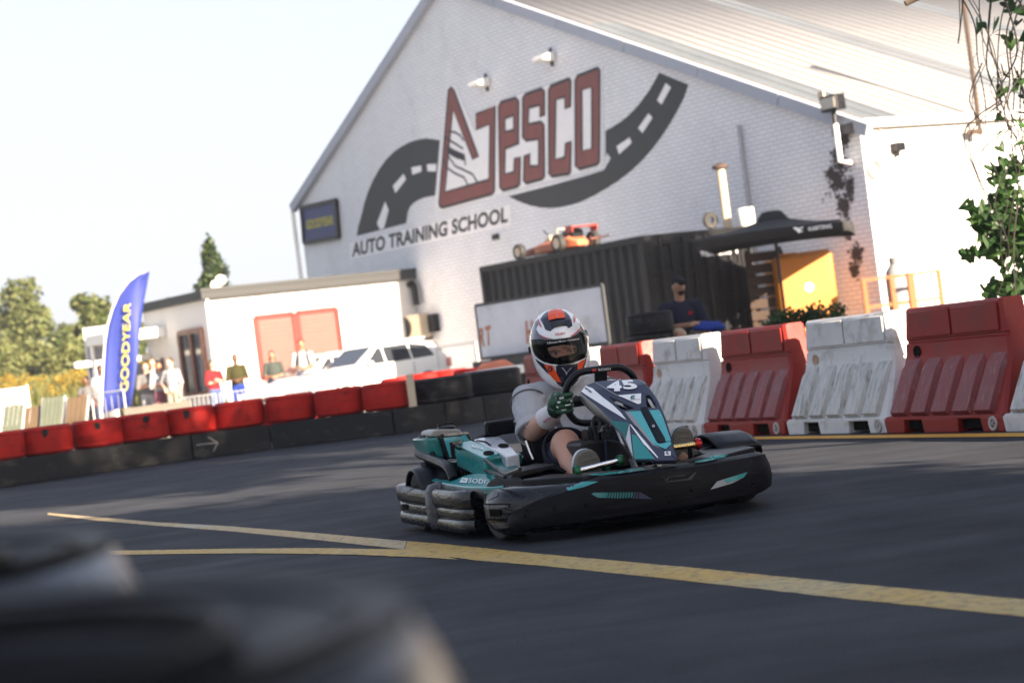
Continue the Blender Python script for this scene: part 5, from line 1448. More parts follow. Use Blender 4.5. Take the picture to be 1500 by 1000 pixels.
# under edge of the panel: the grey shaded return
under = Z3([(190,214),(200,232),(340,345),(462,470),(452,520),(395,478),(300,400),(205,300),(186,255)])
g = G(); P0 = [nose(*p) for p in Z3([(188,214),(200,230),(330,335),(463,474)])]; P1 = [kpl(x, y, (-.05,-.36,.5), (.25,-1,0.0)) for x, y in Z3([(186,255),(205,300),(310,405),(452,522)])]
g.loft([P0, P1], False, False); o = g.obj('panel_return', M['grey_panel'], npan, 40); o.modifiers.new('t','SOLIDIFY').thickness = .004
c = nose(*Z3([(185,268)])[0]); g = G(); g.lathe([(0,.0),(.012,0),(.014,.02),(0,.022)], c + Vector((0.0,.03,0)), (-.6,-.8,0), 10); g.obj('panel_bolt', M['dark_metal'], npan)
# steering fairing: black hump under the panel
hump = [(190,690),(230,660),(430,645),(560,665),(640,760),(715,890),(690,905),(230,905)]
P = [ky_(x, y, -.50) for x, y in Z3(hump)]; g = G(); g.prism(P, (0,.20,0)); g.obj('column_fairing', M['black_plastic'], kart, 35, .025, 3)
g = G(); P = [ky_(x, y, -.505) for x, y in Z3([(410,650),(418,650),(425,900),(417,900)])]; g.prism(P, (0,-.012,0)); g.obj('fairing_seam', M['navy'], kart, 0)
g = G()
for pts in ([(310,570),(300,500),(330,440),(390,430),(410,470)],[(350,560),(372,500),(368,450),(400,400)],[(400,560),(430,520),(420,470)]):
    g.tube(smooth_path([tuple(ky_(x, y, -.36)) for x, y in Z3(pts)], 4), .009, 6)
g.obj('hoses', M['decal_black'], kart)
g = G()
for a, b in (((240,560),(300,650)),((300,530),(365,650)),((375,575),(470,640)),((255,600),(290,655))):
    p, q_ = ky_(*Z3([a])[0], -.37), ky_(*Z3([b])[0], -.37); g.box((p.x,-.37,q_.z),(q_.x,-.30,p.z))
g.obj('column_bracket', M['dark_metal'], kart, 0, .008)
g = G(); g.tube([(0.02,-.27,.52),(.02,-.55,.20),(.02,-.62,.12)], .014, 8); g.obj('steering_column', M['steel'], kart)
P = ky_(*Z3([(905,880)])[0], -.80); g = G(); g.tube([P+Vector((0,0,.04)), P-Vector((0,0,.06))], .012, 8); g.tube([P+Vector((-.03,0,-.01)), P+Vector((.04,0,.02))], .008, 6); g.obj('nose_mount', M['steel'], kart)
# pedals
for s, a, b, mat in ((-1,(845,690),(908,674),'chrome'),(1,(990,656),(1022,650),'gold')):
    p, q_ = ky_(*a, -.66), ky_(*b, -.66)
    if s == 1: p = q_ + Vector((-.15,0,0)); p.z = q_.z
    g = G(); g.tube([p, q_], .0125, 12); pd = g.obj('pedal', M[mat], kart)
    for e in (p, q_):
        g = G(); g.lathe([(0,-.012),(.022,-.012),(.026,0),(.022,.012),(0,.012)], e, (1,0,0), 14); g.obj('pedal_end', M['green_anodised' if s < 0 else 'red_anodised'], pd)
    m_ = (p+q_)/2 + Vector((.04,0,0)); g = G(); g.tube([m_, m_ + Vector((0,.03,-.12)), m_ + Vector((0,.02,-.18))], .010, 8); g.obj('pedal_arm', M['green_anodised' if s < 0 else 'dark_metal'], pd)
# steering wheel
SWC = Vector((.012,-.25,.555))
wt = Vector((0,-.30,1)).normalized(); wn2 = Vector((1,0,0))
rim = []
for (u, w) in ((-.165,-.02),(-.160,.035),(-.135,.075),(-.095,.100),(-.03,.104),(.05,.104),(.095,.098),(.135,.07),(.160,.03),(.165,-.03),(.145,-.085),(.10,-.125),(.0,-.135),(-.10,-.125),(-.145,-.085)):
    rim.append(SWC + wn2*u + wt*w)
def closed_smooth(P, n):
    out = []; m = len(P)
    for i in range(m):
        p0, p1, p2, p3 = P[i-1], P[i], P[(i+1) % m], P[(i+2) % m]
        for k in range(n):
            t = k/n; out.append(.5*((2*p1) + (p2-p0)*t + (2*p0-5*p1+4*p2-p3)*t*t + (3*p1-p0-3*p2+p3)*t**3))
    return out
g = G(); g.tube(closed_smooth(rim,5), .0155, 12, True); sw = g.obj('steering_wheel', M['black_plastic'], kart, 60)
g = G(); g.obox(SWC + wt*.065, (.028,0,0), wt*.045, Vector((0,.008,.003))); g.obox(SWC, (.04,0,0), wt*.03, (0,.012,.003)); g.obox(SWC + wt*(-.035) + Vector((-.07,0,0)), (.085,0,-.0), wt*.016, (0,.008,.002)); g.obox(SWC + wt*(-.035) + Vector((.07,0,0)), (.085,0,-.0), wt*.016, (0,.008,.002))
g.obj('spokes', M['black_plastic'], sw, 0, .004)
bvs = bvh_of(sw)
drape_text('lettering', 'SODI', [(876.5,543.2),(894.5,541.5),(894,538.6),(876,540.4)], bvs, M['decal_white'], sw, .002, .01)
drape('red_mark', [[(867.5,543.8),(873.5,543.3),(873.2,540.2),(867.2,540.8)]], bvs, M['decal_red'], sw, .002)
# ------------------------------------------------------------------ the driver, in the kart's frame
driver = thing('person', 'kart driver in grey T-shirt, navy shorts and white black orange full-face helmet', 'person', (KX,KY,0), KW)
def cap_(g, p, q, r0, r1=None, n=14):
    r1 = r0 if r1 is None else r1
    p, q = Vector(p), Vector(q); d = (q-p); L = d.length; t = d/L; u = t.orthogonal().normalized(); w = t.cross(u)
    loops = []
    for k in range(5):
        a = -pi/2 + pi/2*k/4; loops.append((p + t*(r0*sin(a)), max(1e-4, r0*cos(a))))
    for k in range(5):
        a = pi/2*k/4; loops.append((q + t*(r1*sin(a)), max(1e-4, r1*cos(a))))
    g.loft([[c + r*(cos(2*pi*i/n)*u + sin(2*pi*i/n)*w) for i in range(n)] for c, r in loops], True, True)
SHR, SHL = Vector((-.175,.215,.555)), Vector((.175,.215,.555))
ELR, ELL = Vector((-.222,.055,.415)), Vector((.235,.05,.42))
GR = Vector((-.160,-.245,.532)); GL = Vector((.168,-.238,.505))
WRR = Vector((-.192,-.165,.492)); WRL = Vector((.20,-.155,.46))
KNR, KNL = Vector((-.165,-.205,.352)), Vector((.165,-.20,.36))
ANR, ANL = Vector((-.205,-.50,.175)), Vector((.215,-.50,.20))
g = G()
cap_(g, (0,.20,.54), (0,.185,.66), .06, .058)
for s, e, w in ((SHR,ELR,WRR),(SHL,ELL,WRL)):
    cap_(g, s, e, .056, .048); cap_(g, e, e.lerp(w,.35), .048, .046); cap_(g, e.lerp(w,.35), w, .046, .03)
for hip, k, a in ((Vector((-.085,.10,.175)),KNR,ANR),(Vector((.085,.10,.175)),KNL,ANL)):
    cap_(g, hip, k, .085, .066); cap_(g, k+Vector((0,-.012,-.004)), k.lerp(a,.38)+Vector((0,.0,-.014)), .060, .057); cap_(g, k.lerp(a,.38)+Vector((0,0,-.012)), a, .056, .036)
g.ell(KNR+Vector((0,-.02,.016)), (.05,.05,.05)); g.ell(KNL+Vector((0,-.02,.016)), (.05,.05,.05))
g.ell((0,.16,.22), (.14,.12,.14)); g.ell((0,.23,.43), (.15,.09,.17))
for a in (ANR,ANL): cap_(g, a+Vector((0,.02,-.04)), a+Vector((0,-.07,.05)), .038, .036)
remesh('body', g, .009, M['skin'], driver, 5)
# T-shirt
M['tshirt_seam'] = pm('tshirt_seam', (.13,.13,.14), .9)
g = G()
g.ell((0,.215,.43), (.182,.125,.19), nu=24, nv=14); g.ell((0,.17,.27), (.165,.14,.14), nu=24, nv=14)
cap_(g, SHR+Vector((.01,.0,.0)), SHL+Vector((-.01,0,0)), .070)
for s, e in ((SHR,ELR),(SHL,ELL)): cap_(g, s, s.lerp(e,.78), .076, .072)
cap_(g, (0,.205,.56), (0,.195,.608), .078, .066)
for k in range(9):                       # folds from shoulder to waist
    a = -.13 + k*.033; cap_(g, (a,.090-.004*abs(k-4)+.02*abs(a)/.13,.50-.01*k), (a*.6+.04*sin(k*2.1),.026+.03*abs(a)/.13,.29), .008, .015, 8)
for k in range(4): cap_(g, SHR + Vector((.05-.03*k,-.082,.0-.022*k)), SHR.lerp(ELR,.25+.2*k)+Vector((-.045,-.055,.005)), .012, .009, 8)
for k in range(5): cap_(g, SHR + Vector((.03,-.06,-.06-.035*k)), Vector((-.02+.02*k,.072,.40-.03*k)), .009, .013, 8)
for k in range(5): cap_(g, SHL + Vector((-.03,-.06,-.06-.035*k)), Vector((.03-.02*k,.072,.38-.03*k)), .009, .013, 8)
o = remesh('t_shirt', g, .008, M['tshirt'], driver, 2, .009, 15)
for s, e in ((SHR,ELR),(SHL,ELL)):       # sleeve hems
    d = (e-s).normalized(); c = s.lerp(e,.98); u = d.orthogonal().normalized(); w = d.cross(u); L = []
    for o_, r in ((-.02,.078),(.0,.080),(.018,.079),(.02,.070),(-.01,.068)): L.append([c + d*(o_+.004*sin(3*t_)) + r*(cos(t_)*u + sin(t_)*w) for t_ in np.linspace(0,2*pi,24,endpoint=False)])
    L.append(L[0]); g = G(); g.loft(L, True, False); g.obj('sleeve_hem', M['tshirt'], o, 60)
    c = s.lerp(e,.12); L = []
    for t_ in np.linspace(0,2*pi,28,endpoint=False): L.append(c + .0825*(cos(t_)*u + sin(t_)*w))
    g = G(); g.tube(L, .0035, 6, True); g.obj('sleeve_seam', M['tshirt_seam'], o)
# shorts with a dark turned hem
g = G(); g.ell((0,.12,.185), (.172,.15,.11), nu=24)
for hip, k in ((Vector((-.085,.08,.185)),KNR),(Vector((.085,.08,.185)),KNL)): cap_(g, hip, hip.lerp(k,.72), .104, .094)
remesh('shorts', g, .008, M['shorts'], driver, 4, .005, 14)
for hip, k in ((Vector((-.085,.08,.185)),KNR),(Vector((.085,.08,.185)),KNL)):
    d = (k-hip).normalized(); c = hip.lerp(k,.86); u = d.orthogonal().normalized(); w = d.cross(u)
    L = []
    for o_, r in ((-.035,.102),(-.01,.104),(.022,.100),(.026,.094),(.018,.088),(-.03,.090)):
        L.append([c + d*(o_ + .006*sin(3*t_)) + r*(cos(t_)*u + sin(t_)*w) for t_ in np.linspace(0,2*pi,24,endpoint=False)])
    L.append(L[0]); g = G(); g.loft(L, True, False); g.obj('hem', M['shorts_hem'], driver, 60)
# shoes: soles turned to the camera
def shoe(ank, heel, toe, width):
    heel, toe = Vector(heel), Vector(toe); d = (toe-heel).normalized(); x = Vector((1,0,0)); x = (x - d*x.dot(d)).normalized(); n_ = d.cross(x)
    if n_.y > 0: n_ = -n_
    L = (toe-heel).length; ol = []
    for k in range(28):
        a = 2*pi*k/28; c_, s_ = cos(a), sin(a)
        wv = width/2*(1 if c_ > 0 else .82)
        ol.append((L/2*(1+ (abs(c_)**.75)*(1 if c_ > 0 else -1)), wv*(abs(s_)**.8)*(1 if s_ > 0 else -1)))
    base = [heel + d*a + x*b for a, b in ol]
    g = G(); g.loft([[p + n_*.002 for p in [heel+d*L/2 + (q-heel-d*L/2)*.95 for q in base]], [p - n_*.006 for p in base], [p - n_*.024 for p in base]])
    s = g.obj('shoe', M['sole'], driver, 40)
    for k in range(9):
        a = L*(.08+.105*k); hw_ = width/2*.8*sqrt(max(.05,1-((a-L/2)/(L/2))**2)); g = G()
        g.bar(heel+d*a-x*hw_+n_*.003, heel+d*a+x*hw_+n_*.003, .006, .004, n_); kind(g.obj('tread', M['sole'], s, 0), 'stuff')
    g = G(); c = heel+d*L/2
    g.loft([[p - n_*.0245 for p in base], [c+d*.0+(p-c)*.97 - n_*.05 for p in base], [c - d*.02 + (p-c)*.72 - n_*.085 for p in base], [c - d*.06 + (p-c)*.4 - n_*.105 for p in base]])
    g.obj('upper', M['shoe'], s, 50)
shoe(ANR, (-.200,-.575,.115), (-.216,-.615,.335), .120)
shoe(ANL, (.215,-.575,.15), (.226,-.615,.372), .105)
# gloves
RT = wt.copy()
def glove(Gc, wr, s):
    g = G()
    out = Vector((s,0,0)); fr = Vector((0,-1,-.28)).normalized()
    for k, o_ in enumerate((-.036,-.0125,.0115,.035)):
        c = Gc + RT*o_; r = .031; fr_ = .0125 - .0012*(k == 0)
        pts = []
        for a in np.linspace(-60, 175 - (10 if k in (0,) else 0), 9):
            aa = radians(a); pts.append(c + out*(cos(aa)*r) + fr*(sin(aa)*r) + RT*(.004*sin(aa)))
        for p, q in zip(pts, pts[1:]): cap_(g, p, q, fr_, fr_, 10)
        g.ell(pts[3], (fr_*1.18,)*3, nu=10, nv=8)
    # thumb along the driver's side, closing on the fingertips
    tp = [Gc + out*.024 - fr*.022 - RT*.025, Gc + out*.004 - fr*.036 + RT*.005, Gc - out*.016 - fr*.032 + RT*.026, Gc - out*.028 - fr*.014 + RT*.034]
    for p, q in zip(tp, tp[1:]): cap_(g, p, q, .0135, .012, 10)
    hk = Gc + out*.036 - fr*.014
    g.ell(hk, (.021,.028,.048)); cap_(g, hk, wr, .033, .029)
    o = remesh('glove', g, .0036, M['glove_green'], driver, 2)
    for k, o_ in enumerate((-.036,-.0125,.0115,.035)):
        pass
    e = ELR if s < 0 else ELL
    d = (e-wr).normalized(); u = d.orthogonal().normalized(); w_ = d.cross(u); L = []
    for t_, r in ((-.030,.038),(-.01,.040),(.025,.043),(.062,.050),(.072,.0515),(.073,.047),(.03,.040),(-.02,.034)):
        L.append([wr + d*t_ + r*(cos(a)*u + sin(a)*w_)*(1+.02*sin(5*a+t_*60)) for a in np.linspace(0,2*pi,24,endpoint=False)])
    L.append(L[0]); h = G(); h.loft(L, True, False); c = h.obj('cuff', M['glove_white'], o, 50)
    return o, c
gr, cr_ = glove(GR, WRR, -1); gl_, cl_ = glove(GL, WRL, 1)
bvc = bvh_of(cr_)
Z625b = lambda pts: [(740+x/6.25, 540+y/6.25) for x, y in pts]
drape_text('lettering', 'alpinestars', Z625b([(362,500),(468,430),(452,402),(346,470)]), bvc, M['glove_text'], cr_, .004, .015)
0 and drape('cuff_edge', [Z625b([(316,395),(322,392),(350,470),(372,504),(420,506),(420,511),(366,509),(342,472)])], bvc, M['shorts_hem'], cr_, .0015, 3)
bvg = bvh_of(gr)
for p in ([(492,262),(535,252),(540,272),(500,280)], [(478,300),(505,296),(508,310),(482,316)], [(595,290),(615,286),(612,300),(598,304)], [(548,330),(600,322),(596,330),(552,338)], [(520,372),(560,368),(556,377),(524,382)], [(470,340),(490,352),(486,362),(468,350)]):
    drape('glove_flash', [Z625b(p)], bvg, M['decal_white'], gr, .001, 3)

# ---- helmet
hf = Vector((-.345,-.93,-.02)).normalized(); hr = Vector((.93,-.345,0)).normalized()
hu = (Vector((0,0,1)) - hr*.085 + hf*.17).normalized(); hr = hf.cross(hu).normalized()
if hr.x < 0: hr = -hr
hf = hu.cross(hr) if hu.cross(hr).dot(hf) > 0 else -hu.cross(hr)
HC = ky_(819,505,.17)
SL = [(.164,.004,.006,.006),(.160,.034,.046,.05),(.147,.064,.083,.092),(.122,.091,.118,.126),(.088,.112,.146,.150),(.046,.126,.163,.165),(.0,.1315,.170,.168),(-.04,.132,.176,.160),(-.08,.127,.181,.145),(-.115,.115,.184,.125),(-.145,.096,.180,.106),(-.165,.076,.168,.088),(-.176,.060,.150,.074)]
def helm_pt(z, a, off=0):
    for (z0,w0,f0,b0),(z1,w1,f1,b1) in zip(SL, SL[1:]):
        if z <= z0 and z >= z1:
            t = (z0-z)/(z0-z1); w = w0+(w1-w0)*t; f = f0+(f1-f0)*t; b = b0+(b1-b0)*t; break
    else: z_, w, f, b = SL[-1] if z < SL[-1][0] else SL[0]
    sa, ca = sin(a), cos(a); e = 2/2.25
    x = (w+off)*abs(sa)**e*(1 if sa > 0 else -1); y = ((f if ca > 0 else b)+off)*abs(ca)**e*(1 if ca > 0 else -1)
    return HC + hr*x + hf*y + hu*z
zs = np.concatenate([[.164,.1625,.160,.154], np.linspace(.147,-.165,44), [-.172,-.176]])
NA = 96
loops = [[helm_pt(z, 2*pi*k/NA) for k in range(NA)] for z in zs]
g = G(); g.loft(loops, True, False)
bvh_h = BVHTree.FromPolygons(g.v, g.f)
def proj_l(P): return proj(tow(P))
def inside(pt, poly):
    x, y = pt; c = False; j = len(poly)-1
    for i in range(len(poly)):
        if (poly[i][1] > y) != (poly[j][1] > y) and x < (poly[j][0]-poly[i][0])*(y-poly[i][1])/(poly[j][1]-poly[i][1]) + poly[i][0]: c = not c
        j = i
    return c
ZH = lambda pts: [(770+x/7.41, 445+y/7.41) for x, y in pts]
port = ZH([(110,405),(300,385),(480,375),(630,330),(648,500),(520,622),(350,642),(200,605),(110,530)])
keep = []
for f in g.f:
    c = sum((Vector(g.v[i]) for i in f), Vector())/len(f)
    if (c-HC).dot(hf) > .02 and inside(proj_l(c), port): continue
    keep.append(f)
h = G(); h.add(g.v, keep)
helm = h.obj('helmet', M['helmet_white'], driver, 50)
sd = helm.modifiers.new('t','SOLIDIFY'); sd.thickness = .012; sd.offset = -1
g = G(); g.loft([[helm_pt(z, 2*pi*k/32, -.016) for k in range(32)] for z in (.14,.10,.05,0,-.05,-.1,-.15,-.165)], True, False)
# dark lining only behind the port
h = G(); h.add(g.v, [f for f in g.f if ((sum((Vector(g.v[i]) for i in f), Vector())/len(f))-HC).dot(hf) < .06]); h.obj('lining', M['balaclava'], helm, 50)
def hd(name, poly, mat, off, step=3.5):
    return drape(name, [ZH(poly)], bvh_h, M[mat], helm, off, step)
hd('top_field', [(160,170),(190,120),(230,85),(280,66),(340,58),(400,70),(440,92),(475,130),(498,185),(505,240),(465,265),(440,240),(370,242),(310,260),(270,300),(215,280),(190,220)], 'helmet_navy', .0012)
hd('grey_side', [(60,370),(52,310),(62,240),(90,180),(135,140),(128,180),(120,240),(115,280),(150,330),(200,358),(262,378),(160,382),(70,384)], 'helmet_purple', .0012)
hd('blue_flash', [(95,240),(110,200),(135,165),(140,210),(122,250)], 'helmet_navy', .002)
hd('red_flash', [(140,150),(150,190),(180,262),(150,236),(142,195)], 'helmet_red', .003)
hd('red_flash', [(518,120),(535,135),(541,165),(530,215),(518,190)], 'helmet_red', .002)
hd('red_flash', [(150,332),(205,358),(270,376),(255,380),(190,364)], 'helmet_red', .0025)
hd('red_flash', [(482,352),(530,320),(592,258),(600,266),(540,330),(490,360)], 'helmet_red', .0025)
hd('dark_flash', [(490,362),(545,330),(610,272),(650,285),(655,300),(590,330)], 'helmet_navy', .002)
hd('dark_flash', [(588,200),(612,225),(642,268),(648,285),(606,292),(592,250)], 'helmet_navy', .002)
hd('vent_plate', [(242,122),(262,88),(290,70),(385,68),(408,100),(432,155),(400,163),(330,168),(255,186)], 'helmet_orange', .006)
hd('vent_slot', [(262,205),(300,196),(450,186),(462,230),(430,232),(300,262),(280,250)], 'decal_black', .004)
hd('vent_screw', [(343+7*cos(a*pi/4),146+7*sin(a*pi/4)) for a in range(8)], 'chrome', .009, 2)
hd('chin_field', [(330,668),(420,662),(562,648),(560,740),(500,830),(450,880),(390,860),(332,740)], 'helmet_navy', .002)
hd('orange_field', [(205,655),(292,668),(335,745),(392,852),(330,836),(262,765)], 'helmet_orange', .003)
hd('orange_field', [(566,640),(642,585),(632,640),(608,700),(556,740)], 'helmet_orange', .003)
hd('black_edge', [(105,585),(150,620),(208,655),(262,765),(232,745),(170,680),(125,630)], 'helmet_navy', .002)
hd('black_edge', [(560,742),(610,702),(644,585),(662,560),(645,650),(610,735),(560,790)], 'helmet_navy', .0018)
hd('chin_lower', [(330,838),(392,850),(450,878),(500,830),(558,742),(612,702),(606,750),(560,830),(505,890),(440,915),(385,895),(345,865)], 'helmet_navy', .0016)
hd('chin_vent', [(390,690),(430,740),(442,775),(455,740),(500,690),(488,690),(446,742),(404,690)], 'decal_grey', .004)
hd('round_badge', [(270+26*cos(a*pi/8),706+26*sin(a*pi/8)) for a in range(16)], 'decal_black', .005)
hd('badge_ring', [(270+12*cos(a*pi/8),706+12*sin(a*pi/8)) for a in range(16)], 'helmet_orange', .0065, 2)
drape_text('lettering', 'XXUART', ZH([(318,344),(432,334),(430,306),(320,318)]), bvh_h, M['helmet_red'], helm, .003, .02)
hd('eyeport_seal', [(66,387),(150,383),(260,390),(380,382),(480,366),(550,340),(600,312),(647,299),(662,340),(666,420),(662,514),(638,587),(578,618),(518,638),(430,656),(350,662),(270,650),(202,628),(152,596),(112,558),(88,514),(75,450)], 'balaclava', .003, 4) if False else drape('eyeport_seal', [ZH([(66,387),(150,383),(260,390),(380,382),(480,366),(550,340),(600,312),(647,299),(662,340),(666,420),(662,514),(638,587),(578,618),(518,638),(430,656),(350,662),(270,650),(202,628),(152,596),(112,558),(88,514),(75,450)]), ZH([(150,440),(300,425),(480,405),(590,370),(610,500),(500,600),(350,622),(220,590),(140,520)])], bvh_h, M['balaclava'], helm, .003, 4)
vis_poly = [(65,385),(150,381),(260,388),(380,380),(480,364),(550,338),(600,310),(648,296),(664,340),(668,420),(664,515),(640,588),(580,620),(520,640),(430,658),(350,664),(270,652),(200,630),(150,598),(110,560),(85,515),(72,450)]
hd('visor', vis_poly, 'visor', .007, 3)
rimp = vis_poly[13:21]
hd('visor_trim', [(640,590),(580,622),(520,642),(520,634),(578,614),(636,584)], 'decal_white', .009, 3)
hd('visor_trim', [(350,668),(270,657),(198,636),(146,603),(106,565),(82,518),(70,455),(76,455),(88,514),(112,558),(152,595),(202,627),(272,648),(350,659)], 'decal_white', .009, 3)
vst = hd('visor_band', [(66,387),(150,383),(260,390),(380,382),(480,366),(550,340),(600,312),(646,299),(660,345),(590,392),(480,425),(360,447),(240,452),(140,440),(78,430)], 'visor', .008, 3)
drape_text('lettering', 'Ultimate Motor Company', ZH([(246,437),(566,393),(562,374),(244,417)]), bvh_h, M['decal_white'], helm, .0105, .008)
g = G(); c = helm_pt(.01, radians(-84), .004); g.lathe([(0,.004),(.012,.006),(.016,0),(.016,-.006)], c, -hr, 14); g.obj('visor_pivot', M['decal_black'], helm)
g = G(); c = helm_pt(.03, radians(84), .004); g.lathe([(0,.004),(.012,.006),(.016,0),(.016,-.006)], c, hr, 14); g.obj('visor_pivot', M['decal_black'], helm)
# face in the port
FCc = HC + hf*.055 + hu*(-.01)
RH = Matrix((hr, hf, hu)).transposed()
g = G(); g.ell(FCc, (.078,.092,.105), RH, 24, 18); g.ell(FCc + hf*.088 + hu*(-.035), (.014,.020,.028), RH, 12, 10); g.ell(FCc + hf*.080 + hu*.022 + hr*.030, (.026,.014,.011), RH); g.ell(FCc + hf*.080 + hu*.022 - hr*.030, (.026,.014,.011), RH)
face = remesh('face', g, .004, M['balaclava'], driver, 3)
bvF = bvh_of(face)
def fd(name, poly, mat, off=.0012, step=2.5): return drape(name, [ZH(poly)], bvF, M[mat], face, off, step)
fd('skin_band', [(240,482),(300,460),(420,446),(545,452),(556,500),(535,535),(470,548),(420,560),(340,584),(290,572),(258,532)], 'skin', .0015)
M['brow'] = pm('brow', (.10,.055,.035), .8)
M['eye_white'] = pm('eye_white', (.55,.50,.46), .3); M['iris'] = pm('iris', (.02,.018,.016), .15)
fd('eyebrow', [(272,520),(300,505),(345,502),(385,512),(384,520),(345,512),(302,516),(276,530)], 'brow', .003)
fd('eyebrow', [(440,502),(470,485),(510,478),(540,484),(540,492),(510,488),(474,496),(444,512)], 'brow', .003)
fd('eye', [(292,538),(318,526),(350,528),(366,540),(345,548),(312,548)], 'eye_white', .0025)
fd('eye', [(448,522),(468,508),(500,505),(522,512),(502,522),(470,526)], 'eye_white', .0025)
fd('iris', [(330+13*cos(a*pi/5),537+10*sin(a*pi/5)) for a in range(10)], 'iris', .0035)
fd('iris', [(484+13*cos(a*pi/5),515+10*sin(a*pi/5)) for a in range(10)], 'iris', .0035)
fd('eyelid', [(288,538),(316,522),(352,523),(370,540),(350,531),(318,530)], 'brow', .0042)
fd('eyelid', [(445,522),(466,503),(502,500),(526,512),(502,509),(470,512)], 'brow', .0042)
# ------------------------------------------------------------------ people
def hand(g, c, d, s, sc=1.0):
    """curled hand at c pointing along d: palm, four fingers, thumb"""
    c, d = Vector(c), Vector(d).normalized(); u = d.cross(Vector((0,0,1)))
    if u.length < .1: u = Vector((0,1,0))
    u.normalize(); n_ = u.cross(d)
    cap_(g, c - d*.02, c + d*.055, .034, .036, 10)
    for k in range(4):
        b = c + d*.07 + u*(-.033+.022*k); L = (.052,.066,.07,.06)[k]
        cap_(g, b, b + d*L*.55 - n_*.008, .012, .011, 8); cap_(g, b + d*L*.55 - n_*.008, b + d*L*.8 - n_*.03, .011, .010, 8)
    b = c + d*.02 + u*.036*s; cap_(g, b, b + d*.04 + u*.022*s - n_*.012, .014, .012, 8)
POSE = {
 'crossed': [((-.19,0,1.40),(-.25,-.04,1.13),(.02,-.19,1.16)), ((.19,0,1.40),(.25,-.04,1.13),(-.02,-.21,1.20))],
 'front':   [((-.19,0,1.40),(-.25,.0,1.12),(-.07,-.22,1.08)), ((.19,0,1.40),(.25,.0,1.12),(.07,-.22,1.08))],
 'phone':   [((-.19,0,1.40),(-.25,-.05,1.14),(-.10,-.28,1.24)), ((.19,0,1.40),(.25,-.05,1.14),(.08,-.28,1.22))],
 'down':    [((-.19,0,1.40),(-.25,.02,1.12),(-.25,-.06,.88)), ((.19,0,1.40),(.25,.02,1.12),(.25,-.06,.88))],
 'hip':     [((-.19,0,1.40),(-.36,.05,1.17),(-.20,-.06,1.02)), ((.19,0,1.40),(.25,.02,1.12),(.25,-.06,.88))],
 'shield':  [((-.19,0,1.40),(-.25,-.02,1.13),(-.05,-.2,1.1)), ((.19,0,1.40),(.32,-.12,1.30),(.12,-.18,1.55))]}
